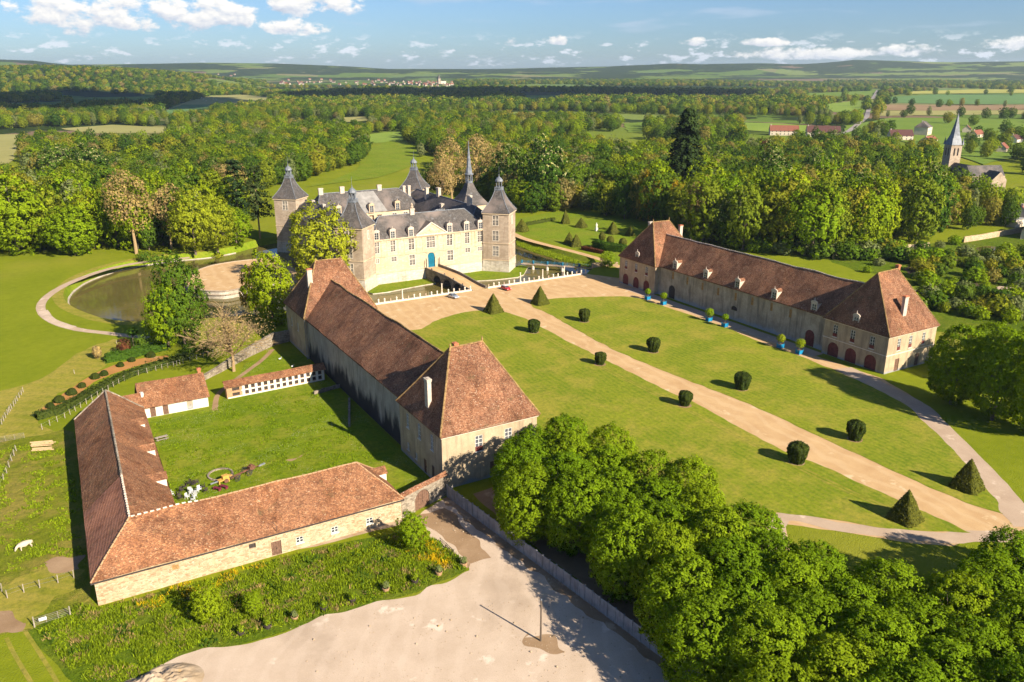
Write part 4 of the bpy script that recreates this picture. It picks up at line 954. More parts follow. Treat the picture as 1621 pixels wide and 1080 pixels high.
# ================================================================== CHATEAU
ch = thing('chateau', 'pale stone moated chateau with grey slate roofs, four corner towers and blue gate', 'castle', (122, 300, -2.5))
FZ = [(101.5, 8.8, 1.5, 3.9), (107.4, 8.8, 1.7, 3.9), (114.4, 8.8, 2.0, 3.9), (121.95, 8.8, 3.2, 3.9), (129.5, 8.8, 2.1, 3.9), (136.7, 8.8, 1.8, 3.9), (142.0, 8.8, 1.9, 3.9)]
ops = [('S', x, z, w, h, 'mullion') for x, z, w, h in FZ] + [('S', 114.5, 3.2, 2.0, 3.7, 'mullion'), ('S', 129.6, 3.2, 2.2, 3.7, 'mullion'), ('S', 107.6, 5.3, 1.9, 1.6, 'mullion'), ('S', 136.8, 5.4, 1.8, 1.6, 'mullion'), ('S', 101.4, 5.3, 1.0, 1.6, 'mullion'), ('S', 141.9, 5.4, 1.6, 1.5, 'mullion'), ('S', 122.0, 1.45, 2.8, 5.5, 'arch_blue')]
block(ch, 98, 146, 266, 279, 1.5, 13.3, ops, 'ashlar', 'front_wall', 'SN')
mb = MB(); mb.add([(97.5, 265.3, -4), (146.5, 265.3, -4), (146.5, 265.95, 1.5), (97.5, 265.95, 1.5)], [(0, 1, 2, 3)]); mb.add([(97.5, 265.95, 1.5), (146.5, 265.95, 1.5), (146.5, 266.1, 1.55), (97.5, 266.1, 1.55)], [(0, 1, 2, 3)]); mb.build('battered_base', 'ashlar_base', ch)
for nm, z, t, out in (('string_course', 1.45, .28, .28), ('string_course', 7.25, .26, .22), ('string_course', 12.75, .2, .14), ('cornice', 13.12, .38, .5)):
    mb = MB()
    if z < 2: mb.box(98, 119.9, 266 - out, 266.0, z, z + t); mb.box(124.1, 146, 266 - out, 266.0, z, z + t)
    else: mb.box(98, 146, 266 - out, 266.0, z, z + t)
    mb.build(nm, 'ashlar', ch)
def pil():
    m = MB(); m.box(-.3, .3, -.12, 0, 0, 5.4); m.box(-.4, .4, -.18, 0, 0, .35); m.box(-.4, .4, -.18, 0, 5.05, 5.4); return m.mesh('pilaster', 'ashlar')
for x in (99.6, 103.4, 105.4, 109.6, 111.9, 116.6, 118.9, 125.1, 127.2, 131.9, 134.4, 138.9, 140.2, 144.0): link('pilaster', cached('pil', pil), ch, (x, 266, 7.45))
def panelm():
    m = MB(); w, h = 1.5, 2.6
    m.box(-w/2, w/2, -.05, 0, 0, .12); m.box(-w/2, w/2, -.05, 0, h - .12, h); m.box(-w/2, -w/2 + .12, -.05, 0, .12, h - .12); m.box(w/2 - .12, w/2, -.05, 0, .12, h - .12); return m.mesh('wall_panel', 'frame_stone')
for x in (104.4, 110.7, 117.7, 126.1, 133.2): link('wall_panel', cached('panelm', panelm), ch, (x, 266, 9.3))
mb = MB()                                                     # gate surround
for s in (-1, 1): mb.box(122 + s * 1.75 - .35, 122 + s * 1.75 + .35, 265.72, 266, 1.5, 5.2)
mb.box(119.9, 124.1, 265.74, 266, 6.95, 7.22); mb.build('gate_surround', 'ashlar', ch)
# pediment
mb = MB(); A = [(116.2, 13.5), (128.3, 13.5), (122.25, 17.7)]
mb.add([(x, 265.55, z) for x, z in A] + [(x, 272, z) for x, z in A], [(0, 1, 2), (0, 2, 5, 3), (1, 4, 5, 2)]); pd = mb.build('pediment', 'ashlar', ch)
mb = MB(); mb.bar((116.0, 265.5, 13.65), (122.25, 265.5, 17.85), .5, .32); mb.bar((128.5, 265.5, 13.65), (122.25, 265.5, 17.85), .5, .32); mb.bar((116.2, 265.5, 13.62), (128.3, 265.5, 13.62), .5, .3); mb.build('moulding', 'frame_stone', pd)
mb = MB(); mb.lathe([(.9, -.1), (.8, .1), (.3, .2)], 0, 0, 10); mb.v = [(122.25 + x, 265.5 - z, 15.2 + y) for x, y, z in mb.v]
rnd = random.Random(4)
for k in range(16):
    x = rnd.uniform(-3.6, 3.6); z = rnd.uniform(14.1, 15.9 - abs(x) * .5)
    if abs(x) > 1: mb.tube((122.25 + x, 265.55, z), (122.25 + x + rnd.uniform(-.5, .5), 265.4, z + rnd.uniform(.1, .5)), .16, .08, 5)
mb.build('coat_of_arms', 'ashlar', pd)
mb = MB(); mb.add([(116.2, 265.7, 13.75), (122.25, 265.7, 17.98), (122.25, 271.2, 17.98), (116.2, 266, 13.75), (128.3, 265.7, 13.75), (128.3, 266, 13.75)], [(0, 1, 2, 3), (1, 4, 5, 2)]); mb.build('pediment_roof', 'slate', ch)
# front roof
hip_roof(ch, 99.0, 145.0, 266.2, 278.4, 13.5, (105.0, 272.2), (138.8, 272.2), 20.5, 'slate', 'front_roof', ov=.35, sag=.03, cap='zinc')
for x in (101.5, 107.5, 114.4, 129.6, 136.5, 142.2): dormer(ch, (x, 265.75, 13.7), 0, 2.1, 2.6, 2.6, 'chimney', 'slate')
chimney(ch, 117.8, 272.2, 19.5, 22.3, 1.6, 1.0)
mb = MB(); mb.lathe([(.5, 22.2), (.7, 22.8), (.35, 23.2), (.5, 23.8), (.05, 24.3)], 117.8, 272.2, 7); mb.build('carved_finial', 'ashlar_grey', ch)
# corner towers, set diagonally
def tower(cx, cy_, r=6.95, front=True, ze=19.6, ztop=27.3):
    V = {'E': (cx + r, cy_), 'N': (cx, cy_ + r), 'W': (cx - r, cy_), 'S': (cx, cy_ - r)}; L = r * math.sqrt(2)
    mb = MB(); sw = [(0, L/2, 15.1, 2.1, 3.5, 'mullion'), (0, L/2, 9.4, 2.1, 3.6, 'mullion'), (0, L/2, 3.7, 2.1, 3.6, 'mullion')]
    oriented_wall(ch, mb, V['W'], V['S'], 2.0, ze, sw if front else sw[:1])
    oriented_wall(ch, mb, V['S'], V['E'], 2.0, ze, [(0, L * .5, 15.3, .9, 2.6, 'mullion')] if front else [])
    oriented_wall(ch, mb, V['E'], V['N'], 2.0, ze, []); oriented_wall(ch, mb, V['N'], V['W'], 2.0, ze, sw[:1])
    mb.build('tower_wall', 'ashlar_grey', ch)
    mb = MB(); mb.lathe([(r + .75, -4.2), (r + .1, 2.0)], cx, cy_, 4, cap=False); mb.lathe([(r + .1, 2.0), (r - .05, 2.01)], cx, cy_, 4, cap=False); mb.build('battered_base', 'ashlar_base', ch)
    for z, t, o_ in ((1.9, .3, .3), (8.2, .25, .22), (ze - .5, .5, .5)):
        mb = MB(); mb.lathe([(r - .1, z), (r + o_, z), (r + o_, z + t), (r - .1, z + t)], cx, cy_, 4, cap=False); mb.build('string_course', 'ashlar', ch)
    mb = MB(); prof = [(r + .65, ze - .05), (r + .65, ze + .12)]
    for k in range(1, 9):
        t = k / 8; prof.append(((r + .65) * (1 - t) + 1.75 * t - 0.75 * math.sin(math.pi * t), ze + .12 + (ztop - ze) * t))
    mb.lathe(prof, cx, cy_, 4); rf = mb.build('tower_roof', 'slate', ch)
    cm = MB()
    for k in range(4):
        a = math.pi / 2 * k; pts = [(cx + p[0] * math.cos(a), cy_ + p[0] * math.sin(a), p[1] + .05) for p in prof[1:]]
        for i in range(len(pts) - 1): cm.tube(pts[i], pts[i + 1], .13, .13, 5)
    cm.build('hip_lead', 'zinc', rf)
    mb = MB(); mb.lathe([(1.75, ztop), (2.0, ztop + .1), (2.0, ztop + .35), (1.9, ztop + .4)], cx, cy_, 4, 0)
    for k in range(4):
        a = math.pi / 2 * k; b_ = a + math.pi / 2
        for t in np.linspace(0, 1, 7)[:-1]:
            x = cx + 1.85 * (math.cos(a) * (1 - t) + math.cos(b_) * t); y = cy_ + 1.85 * (math.sin(a) * (1 - t) + math.sin(b_) * t); mb.box(x - .06, x + .06, y - .06, y + .06, ztop + .4, ztop + 1.15)
        mb.bar((cx + 1.85 * math.cos(a), cy_ + 1.85 * math.sin(a), ztop + 1.2), (cx + 1.85 * math.cos(b_), cy_ + 1.85 * math.sin(b_), ztop + 1.2), .16, .14)
    mb.build('balustrade', 'zinc', rf)
    mb = MB(); mb.lathe([(1.25, ztop + .4), (1.25, ztop + 1.2)], cx, cy_, 8)
    for k in range(6): a = math.pi / 3 * k; mb.tube((cx + 1.05 * math.cos(a), cy_ + 1.05 * math.sin(a), ztop + 1.2), (cx + 1.05 * math.cos(a), cy_ + 1.05 * math.sin(a), ztop + 3.2), .2, .2, 6)
    mb.lathe([(1.4, ztop + 3.1), (1.5, ztop + 3.35), (1.3, ztop + 3.9), (.8, ztop + 4.5), (.2, ztop + 4.9), (.12, ztop + 5.3), (.2, ztop + 5.5), (.05, ztop + 5.7), (.03, ztop + 8.6)], cx, cy_, 10); mb.build('lantern', 'zinc', rf)
for c in ((150, 265.5), (93.4, 265.0)): tower(*c)
for c in ((93.0, 339.3), (148.3, 338.7)): tower(*c, front=False)
# side and rear wings round the court
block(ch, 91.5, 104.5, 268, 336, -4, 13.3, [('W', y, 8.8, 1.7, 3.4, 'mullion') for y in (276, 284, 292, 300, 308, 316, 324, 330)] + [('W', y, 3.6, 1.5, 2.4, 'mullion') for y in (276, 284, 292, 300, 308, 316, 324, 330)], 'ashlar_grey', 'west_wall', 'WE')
band(ch, 91.5, 104.5, 268, 336, 7.3, 7.55, .2, 'ashlar_grey', 'string_course')
hip_roof(ch, 91.5, 104.5, 270, 337, 13.4, (98, 277), (98, 331), 19.2, 'slate', 'west_roof', ov=.4, sag=.03, cap='zinc')
block(ch, 139.5, 152.5, 268, 336, -4, 13.3, [], 'ashlar', 'east_wall', 'WE')
hip_roof(ch, 139.5, 152.5, 270, 337, 13.4, (146, 276), (146, 331), 20.2, 'slate', 'east_roof', ov=.4, sag=.03, cap='zinc')
block(ch, 98, 145, 321, 336, -4, 13.6, [('S', x, 9.3, 1.8, 3.2, 'mullion') for x in (108, 113.5, 119, 126, 131, 136)], 'ashlar', 'rear_wall', 'SN')
hip_roof(ch, 98, 145, 321, 336, 13.7, (102.0, 328.5), (136.0, 328.5), 21.6, 'slate', 'rear_roof', ov=.4, sag=.03, cap='zinc')
mb = MB(); mb.add([(113.5, 319.6, 13.8), (127.5, 319.6, 13.8), (124.5, 327.0, 21.4), (116, 327.0, 21.4), (113.5, 329, 13.8), (127.5, 329, 13.8)], [(0, 1, 2, 3), (0, 3, 4), (1, 5, 2)]); mb.build('centre_roof', 'slate_pale', ch)
mb = MB(); wall_mesh(mb, (114, 320.0), (127, 320.0), -4, 13.7, [(2, 4, 9.3, 12.5), (5.5, 7.5, 9.3, 12.5), (9, 11, 9.3, 12.5)]); mb.build('centre_wall', 'ashlar', ch)
for x, y in ((107, 320.8), (120.5, 319.4), (132.5, 320.8)): dormer(ch, (x, y, 13.8), 0, 2.2, 3.0, 2.6, 'ashlar', 'slate')
for (px, py0, py1, X, w) in ((462, 302, 318, 96, 2.2), (495, 317, 331, 98, 1.9), (512, 323, 334, 98, 1.9)):
    p = onx(px, py0, X); chimney(ch, X, p.y, 14.5, p.z, 1.0, w)
for (px, py0) in ((507, 298), (541, 295.5), (600, 292.5)):
    p = ony(px, py0, 328.5); chimney(ch, p.x, 328.5, 18, p.z, 1.8, 1.0)
for (x, py0, px, w) in ((141, 293.5, 647, 1.0), (144, 297, 675, 1.8), (146, 297, 694, 2.2), (146, 309, 743, 2.2), (143, 322, 699, 2.0), (141, 294, 639, .9)):
    p = onx(px, py0, x); chimney(ch, x, p.y, 14.5, p.z, 1.2, w)
for y in (285, 291): dormer(ch, (139.6, y, 13.6), -math.pi / 2, 2.0, 2.8, 2.4, 'ashlar', 'slate')
hip_roof(ch, 128, 141, 281, 292, 13.4, (134, 286.5), (137, 286.5), 18.4, 'slate', 'court_roof', ov=.3, sag=.02, cap='zinc')
# chapel spire
block(ch, 149.5, 161.0, 294, 305.5, -4, 17.3, [('S', 155.2, 9, 1.6, 5, 'arch_dark')], 'ashlar', 'chapel_wall')
mb = MB(); prof = [(8.6, 17.3)] + [(8.6 * (1 - t) + 1.7 * t - 1.0 * math.sin(math.pi * t), 17.4 + 8.4 * t) for t in np.linspace(0.02, 1, 8)]
mb.lathe(prof, 155.4, 299.8, 4, math.pi / 4); mb.build('chapel_roof', 'slate', ch)
mb = MB(); c = (155.4, 299.8); mb.lathe([(1.5, 25.7), (1.5, 26.5)], *c, 8)
for k in range(8): a = math.pi / 4 * k; mb.tube((c[0] + 1.3 * math.cos(a), c[1] + 1.3 * math.sin(a), 26.5), (c[0] + 1.3 * math.cos(a), c[1] + 1.3 * math.sin(a), 28.9), .2, .2, 5)
mb.lathe([(1.4, 28.9), (1.9, 29.1), (1.9, 29.4), (1.45, 29.6), (.9, 33), (.45, 37.5), (.12, 41.0), (.2, 41.3), (.03, 42.6)], *c, 8); mb.build('spire', 'zinc', ch)

# ---------------------------------------------------------------- bridge over the moat
br = thing('stone_bridge', 'three arched stone bridge leading to the blue gate of the chateau', 'bridge', (123.5, 250, -2.6))
B0 = Vector((124.6, 234.2)); B1 = Vector((122.2, 266)); bd = (B1 - B0).normalized(); bn = Vector((bd.y, -bd.x)); BL = (B1 - B0).length
def bz(t): return 1.45 * sstep(t, 0, 20)
ARC = [(9.5, 2.6), (16.4, 2.7), (23.3, 2.7)]
mb = MB(); dk = MB(); ts = np.linspace(0, BL, 90)
for s in (-1, 1):
    for i in range(len(ts) - 1):
        q = []
        for t in (ts[i], ts[i + 1]):
            zb = -4.2
            for c, r in ARC:
                if abs(t - c) < r: zb = -2.2 + 2.6 * math.sqrt(1 - ((t - c) / r) ** 2)
            p = B0 + bd * t + bn * (s * 2.8); q.append((p, zb, bz(t) + .02))
        mb.face((q[0][0].x, q[0][0].y, q[0][1]), (q[1][0].x, q[1][0].y, q[1][1]), (q[1][0].x, q[1][0].y, q[1][2]), (q[0][0].x, q[0][0].y, q[0][2]))
        if s == 1:
            o = bn * -5.6
            if max(q[0][1], q[1][1]) > -4: mb.face((q[0][0].x, q[0][0].y, q[0][1]), (q[1][0].x, q[1][0].y, q[1][1]), (q[1][0].x + o.x, q[1][0].y + o.y, q[1][1]), (q[0][0].x + o.x, q[0][0].y + o.y, q[0][1]))
mb.build('arch_wall', 'bridge_stone', br)
for i in range(30):
    t0, t1 = BL * i / 30, BL * (i + 1) / 30; P = [B0 + bd * t + bn * s for t, s in ((t0, -2.75), (t1, -2.75), (t1, 2.75), (t0, 2.75))]
    dk.face(*[(p.x, p.y, bz(t) + .05) for p, t in zip(P, (t0, t1, t1, t0))])
dk.build('deck', 'sand', br)
pr_ = MB()
for i in range(16):
    t0, t1 = BL * i / 16, BL * (i + 1) / 16
    a = B0 + bd * t0 + bn * 2.65; b = B0 + bd * t1 + bn * 2.65; pr_.bar((a.x, a.y, bz(t0) + .45), (b.x, b.y, bz(t1) + .45), .38, .95)
pr_.build('parapet', 'bridge_stone', br)
pr_ = MB()
for i in range(16):
    t0, t1 = BL * i / 16, BL * (i + 1) / 16
    a = B0 + bd * t0 - bn * 2.65; b = B0 + bd * t1 - bn * 2.65; pr_.bar((a.x, a.y, bz(t0) + .1), (b.x, b.y, bz(t1) + .1), .35, .25)
pr_.build('kerb', 'bridge_stone', br)
def lampm():
    m = MB(); m.box(-.22, .22, -.18, .18, 0, .28); m.lathe([(.12, .28), (.2, .45), (.05, .6)], 0, 0, 6); return m.mesh('floodlight', 'iron')
for t in (7, 13, 19, 28): p = B0 + bd * t - bn * 2.3; link('floodlight', cached('lampm', lampm), br, (p.x, p.y, bz(t) + .05))
for s in (-1, 1):
    mb = MB(); p = B1 - bd * .9 + bn * (s * 2.7); mb.lathe([(.14, 1.3), (.12, 4.6), (.2, 4.7), (.05, 4.95)], p.x, p.y, 6); mb.build('gate_post', 'iron', br)

# ---------------------------------------------------------------- balustrades along the moat
def postA():
    m = MB(); m.box(-.2, .2, -.2, .2, .4, .95); m.lathe([(.16, .95), (.26, 1.15), (.3, 1.35), (.22, 1.6), (.05, 1.72)], 0, 0, 7); return m.mesh('baluster', 'frame_stone')
def postB():
    m = MB(); m.box(-.16, .16, -.16, .16, .4, 1.25); m.box(-.2, .2, -.2, .2, 1.25, 1.36); return m.mesh('baluster', 'ashlar_grey')
def colm():
    m = MB(); m.box(-.3, .3, -.3, .3, .4, .9); m.lathe([(.22, .9), (.18, 3.6), (.27, 3.7), (.27, 3.85)], 0, 0, 8); return m.mesh('column', 'frame_stone')
def balustrade(x0, x1, label, cols):
    r = thing('moat_balustrade', label, 'balustrade', ((x0 + x1) / 2, 234.2, 0)); mb = MB(); mb.box(x0, x1, 233.9, 234.55, -.3, .4); mb.box(x0, x1, 233.85, 234.6, .4, .46); mb.build('kerb', 'frame_stone', r)
    n = int((x1 - x0) / 1.95)
    for k in range(n + 1):
        x = x0 + .4 + (x1 - x0 - .8) * k / n
        if any(abs(x - c) < .8 for c in cols): continue
        link('baluster', cached('pa', postA) if k % 3 else cached('pb', postB), r, (x, 234.2, 0))
    for c in cols: link('column', cached('colm', colm), r, (c, 234.2, 0))
balustrade(86.5, 121.6, 'white stone moat balustrade on the silver car side of the bridge', (97.0, 110.8))
balustrade(127.7, 168.2, 'white stone moat balustrade on the red car side of the bridge', (140.5, 149.5, 158.5))
# ---------------------------------------------------------------- footbridge
fb = thing('footbridge', 'narrow footbridge with blue railings on stone piers across the moat', 'bridge', (171, 256, -2.6))
f0 = g(826, 417, -.5); f1 = g(940, 424.5, -.5)
mb = MB(); mb.bar(f0, f1, 1.5, .28); mb.build('deck', 'ashlar_grey', fb)
for t in (.16, .36, .57, .80):
    p = f0.lerp(f1, t); mb = MB(); mb.lathe([(.55, -4.2), (.5, -.8), (.65, -.7), (.65, -.62)], p.x, p.y, 8); mb.build('pier', 'frame_stone', fb)
fd = (f1 - f0).normalized(); fn = Vector((fd.y, -fd.x, 0))
for s in (-1, 1):
    mb = MB()
    for t in np.linspace(0, 1, 12): p = f0.lerp(f1, t) + fn * (s * .65); mb.tube((p.x, p.y, -.4), (p.x, p.y, .65), .05, .05, 5)
    for z in (.62, .15): mb.tube((f0 + fn * (s * .65)).to_tuple()[:2] + (z,), (f1 + fn * (s * .65)).to_tuple()[:2] + (z,), .04, .04, 5)
    mb.build('railing', 'rail_blue', fb)
for t in (0, .16, .36, .57, .80):
    p = f0.lerp(f1, t); mb = MB(); mb.box(p.x - .3, p.x + .3, p.y - .3, p.y + .3, -.36, .85); mb.build('gate_box', 'rail_blue', fb)

# ================================================================== FARM
fm = thing('farm_barn', 'angled red tiled farm barn with pale stone walls round the courtyard', 'barn', (6, 116, 0))
sx_ = [(438, 870, 'door', 1.5, 2.35), (399.5, 864.6, 'void', 1.0, .85), (277.8, 898, 'vent', .9, .8), (474.6, 854.5, 'win', 1.15, 1.05), (530, 838.5, 'win', 1.15, 1.05), (585, 824.5, 'win', 1.15, 1.05)]
ops = []
for px, py, k, w, h in sx_:
    p = ony(px, py, 111.0); ops.append(('S', p.x, .05 if k == 'door' else p.z - h / 2, w, h, k))
mb = MB(); oriented_wall(fm, mb, (-0.7, 111.0), (44.2, 111.0), 0, 4.0, ops, 'S'); oriented_wall(fm, mb, (44.2, 111), (44.2, 122.2), 0, 3.9, [])
oriented_wall(fm, mb, (44.2, 122.2), (11.8, 122.2), 0, 4.1, [('x', u, .05, 1.6, 2.4, 'door') for u in (6, 15, 24)]); oriented_wall(fm, mb, (1.1, 171.6), (-0.7, 111.0), 0, 4.3, [('x', 30, 1.6, .8, .8, 'void'), ('x', 45, 1.6, .8, .8, 'void')])
oriented_wall(fm, mb, (11.8, 122.2), (13.0, 171.6), 0, 4.2, [('x', u, .05, 1.6, 2.6, 'door') for u in (8, 20, 33, 43)])
mb.face((1.1, 171.6, 0), (13, 171.6, 0), (13, 171.6, 4.1), (7.0, 171.6, 8.8), (1.1, 171.6, 4.1)); mb.build('wall', 'barn_stone', fm)
RA = (5.1, 116.5, 9.35); RB = (39.0, 116.6, 9.25); RC = (7.0, 172.0, 8.95)
SW = (-1.15, 110.55, 4.0); SE = (44.6, 110.55, 3.85); NW = (0.7, 172.0, 4.25); IC = (12.2, 122.6, 4.1); NE = (44.6, 122.6, 3.85); NI = (13.4, 172.0, 4.1)
SG = 0.20
e1 = g(133, 811, 4.2); r1 = g(192, 752, 9.2); te = (e1.y - SW[1]) / (NW[1] - SW[1]); tr = (r1.y - RA[1]) / (RC[1] - RA[1])
L3 = lambda a, b, t: tuple(Vector(a).lerp(Vector(b), t))
mb = MB(); patch(mb, SW, SE, RB, RA, 34, 8, SG, 11); patch(mb, NE, IC, RA, RB, 24, 8, SG, 11); patch(mb, SE, NE, RB, RB, 10, 8, SG, 11); mb.build('roof', 'tiles_red', fm)
mb = MB(); patch(mb, NW, L3(SW, NW, te), L3(RA, RC, tr), RC, 26, 8, .34, 11); mb.build('west_roof', 'tiles_red', fm)
mb = MB(); patch(mb, L3(SW, NW, te), SW, RA, L3(RA, RC, tr), 14, 8, .12, 11); mb.build('relaid_roof', 'tiles_new', fm)
mb = MB(); patch(mb, IC, NI, RC, RA, 34, 8, .36, 11); mb.build('court_roof', 'tiles_red', fm)
mb = MB()
for a, b in ((SW, SE), (SE, NE), (NE, IC), (IC, NI), (NI, NW), (NW, SW)):
    mb.face(a, b, (b[0], b[1], b[2] - .28), (a[0], a[1], a[2] - .28))
mb.build('eave', 'dark_wood', fm)
cm = MB(); ridge_tiles(cm, [(RA, L3(RA, RB, .28))], SG, 11, .8, .15, .2); cm.build('ridge_cap', 'mortar_ridge', fm)
cm = MB(); ridge_tiles(cm, [(L3(RA, RB, .28), RB), (RB, SE), (RB, NE), (SW, RA)], SG, 11, .8, .14, .05); cm.build('ridge_cap', 'terracotta', fm)
cm = MB(); ridge_tiles(cm, [(RA, L3(RA, RC, tr))], .12, 11, .8, .17, .2); cm.build('ridge_cap', 'mortar_ridge', fm)
cm = MB(); ridge_tiles(cm, [(L3(RA, RC, tr), RC), (NW, RC), (NI, RC)], .34, 11, 1.0, .2, .02); cm.build('ridge_cap', 'rubble', fm)
def lucarne():
    m = MB(); m.box(-1.15, 1.15, 0, 3.4, -.9, 1.55); m.add([(-1.15, 0, 1.55), (1.15, 0, 1.55), (0, 0, 2.3), (-1.15, .3, 1.55), (1.15, .3, 1.55), (0, .3, 2.3)], [(0, 1, 2), (3, 5, 4), (0, 2, 5, 3), (1, 4, 5, 2)]); return m.mesh('lucarne', 'render_white')
def lucroof():
    m = MB(); m.add([(-1.35, -.25, 1.5), (0, -.25, 2.4), (1.35, -.25, 1.5), (-1.35, 4.2, 1.5), (0, 5.0, 2.4), (1.35, 4.2, 1.5)], [(0, 1, 4, 3), (1, 2, 5, 4)]); return m.mesh('roof', 'tiles_red')
for y in (135.2, 147.9, 160.9):
    o = link('lucarne', cached('lucarne', lucarne), fm, (12.2, y, 4.0), math.pi / 2); c = bpy.data.objects.new('roof', cached('lucroof', lucroof)); COL.objects.link(c); c.parent = o
o = link('lucarne', CACHE['lucarne'], fm, (44.5, 119.0, 3.8), math.pi / 2); c = bpy.data.objects.new('roof', CACHE['lucroof']); COL.objects.link(c); c.parent = o
mb = MB(); mb.tube((24.0, 110.9, 3.9), (24.0, 110.5, 5.2), .04, .04, 5); mb.tube((24.0, 110.5, 5.2), (23.6, 110.9, 5.8), .03, .03, 5); mb.build('insulator_pole', 'iron', fm)
# outbuilding with white wall
ob = thing('outbuilding', 'small white walled outbuilding with red tiled roof and two brown doors', 'building', (20, 180, 0))
block(ob, 13.6, 26.6, 176.2, 185.4, 0, 2.6, [('S', 15.4, .05, 1.1, 2.2, 'seg_brown'), ('S', 17.9, .05, 1.1, 2.2, 'seg_brown'), ('S', 22.8, .2, 1.2, 2.0, 'seg_grey')], 'render_white')
mb = MB()
for x in (13.6, 26.6): mb.add([(x, 176.2, 2.6), (x, 185.4, 2.6), (x, 180.8, 6.1)], [(0, 1, 2)])
mb.build('gable', 'render_white', ob)
mb = MB(); patch(mb, (13.1, 175.7, 2.35), (27.0, 175.7, 2.35), (27.0, 180.8, 6.25), (13.1, 180.8, 6.25), 12, 6, .12, 21); patch(mb, (27.0, 185.9, 2.35), (13.1, 185.9, 2.35), (13.1, 180.8, 6.25), (27.0, 180.8, 6.25), 12, 6, .12, 21); mb.build('roof', 'tiles_red', ob)
cm = MB(); ridge_tiles(cm, [((13.1, 180.8, 6.25), (27, 180.8, 6.25))], .12, 21); cm.build('ridge_cap', 'tiles_red', ob)
chimney(ob, 26.2, 181.2, 5.5, 7.4, .6, .6, 'chimney_red', 'chimney_red'); chimney(ob, 13.9, 178.6, 2.4, 5.0, .5, 1.2, 'render_white', 'render_white')
mb = MB(); mb.box(8.0, 13.5, 173.4, 180.6, 0, 2.6); mb.build('link_wall', 'barn_stone', ob)
mb = MB(); patch(mb, (4.4, 172.4, 3.0), (13.6, 172.4, 3.0), (13.6, 177.4, 5.4), (4.4, 177.4, 5.4), 8, 5, .1, 22); patch(mb, (13.6, 182, 3.0), (4.4, 182, 3.0), (4.4, 177.4, 5.4), (13.6, 177.4, 5.4), 8, 5, .1, 22); mb.build('link_roof', 'tiles_red', ob)
# hutch range
hu = thing('hutch_row', 'long low brick animal hutch with two rows of square openings and tiled roof', 'hutch', (42, 180, 0))
ops = []
for k in range(13):
    u = 4.4 + k * 1.42
    for z in (.45, 1.65): ops.append(('x', u, z, .82, .85, 'void'))
for z in (.45, 1.65): ops.append(('x', 2.0, z, 1.6, .75, 'void'))
mb = MB(); oriented_wall(hu, mb, (31.0, 178.3), (53.6, 179.0), 0, 2.75, ops); oriented_wall(hu, mb, (53.6, 179), (53.6, 180.9), 0, 2.9, []); oriented_wall(hu, mb, (53.6, 180.9), (31, 180.2), 0, 3.0, []); oriented_wall(hu, mb, (31, 180.2), (31, 178.3), 0, 2.9, []); mb.build('wall', 'terracotta', hu)
mb = MB()
for k in range(14):
    x = 31.0 + 3.7 + k * 1.42 - .02; y = 178.28 + (x - 31) * .031; mb.box(x - .28, x + .28, y - .04, y, .3, 2.6)
mb.bar((34.2, 178.36, 1.47), (53.4, 178.95, 1.47), .06, .26); mb.bar((31.2, 178.27, 2.64), (53.4, 178.95, 2.64), .06, .2); mb.bar((31.2, 178.27, .2), (53.4, 178.95, .2), .06, .3); mb.build('whitewash_pier', 'render_white', hu)
mb = MB(); patch(mb, (30.6, 177.85, 2.7), (53.9, 178.55, 2.7), (53.9, 180.3, 3.75), (30.6, 179.6, 3.75), 24, 4, .12, 31); patch(mb, (53.9, 181.4, 3.1), (30.6, 180.7, 3.1), (30.6, 179.6, 3.75), (53.9, 180.3, 3.75), 24, 3, .12, 31); mb.build('roof', 'tiles_red', hu)
cm = MB(); ridge_tiles(cm, [((30.6, 179.6, 3.75), (53.9, 180.3, 3.75))], .12, 31); cm.build('ridge_cap', 'tiles_red', hu)
# gate arch between barn and pavilion
ga = thing('courtyard_gate', 'arched stone gateway with tiled coping between the barn and the tall pavilion', 'gate', (49, 113.5, 0))
A = Vector((44.3, 111.15)); B = Vector((54.2, 114.6)); d = (B - A).normalized(); th = math.atan2(d.y, d.x); LL_ = (B - A).length
mb = MB(); oriented_wall(ga, mb, A, B, 0, 4.0, [('x', 4.6, 0.02, 3.3, 3.4, 'arch_brown')]); nn = Vector((-d.y, d.x)) * .55; oriented_wall(ga, mb, B + nn, A + nn, 0, 4.0, [('x', LL_ - 4.6, 0.02, 3.3, 3.4, 'none_arch')]); mb.build('wall', 'rubble', ga)
mb = MB(); n0 = Vector((d.y, -d.x)) * .3
patch(mb, (*(A + n0), 3.95), (*(B + n0), 3.95), (*(B + nn / 2), 4.55), (*(A + nn / 2), 4.55), 12, 3, .15, 41); patch(mb, (*(B + nn - n0), 3.95), (*(A + nn - n0), 3.95), (*(A + nn / 2), 4.55), (*(B + nn / 2), 4.55), 12, 3, .15, 41); mb.build('coping', 'tiles', ga)
# concrete panel wall
cw = thing('concrete_wall', 'long grey precast concrete panel wall between gravel yard and lime trees', 'wall', (56.5, 86, 0))
W0 = Vector((53.9, 113.9)); W1 = Vector((61.2, 44.0)); wl = (W1 - W0).length; wd = (W1 - W0).normalized(); NP = int(wl / 1.55)
def pan():
    m = MB(); m.box(.03, 1.52, -.05, .05, -.2, 2.25); return m.mesh('panel', 'concrete')
def pst():
    m = MB(); m.box(-.1, .1, -.12, .12, -.2, 2.38); return m.mesh('post', 'concrete')
wth = math.atan2(wd.y, wd.x)
for k in range(NP):
    p = W0 + wd * (1.55 * k); rr = random.Random(k); o = link('panel', cached('pan', pan), cw, (p.x, p.y, rr.uniform(-.05, .05)), wth)
    link('post', cached('pst', pst), cw, (p.x, p.y, rr.uniform(-.04, .06)), wth)
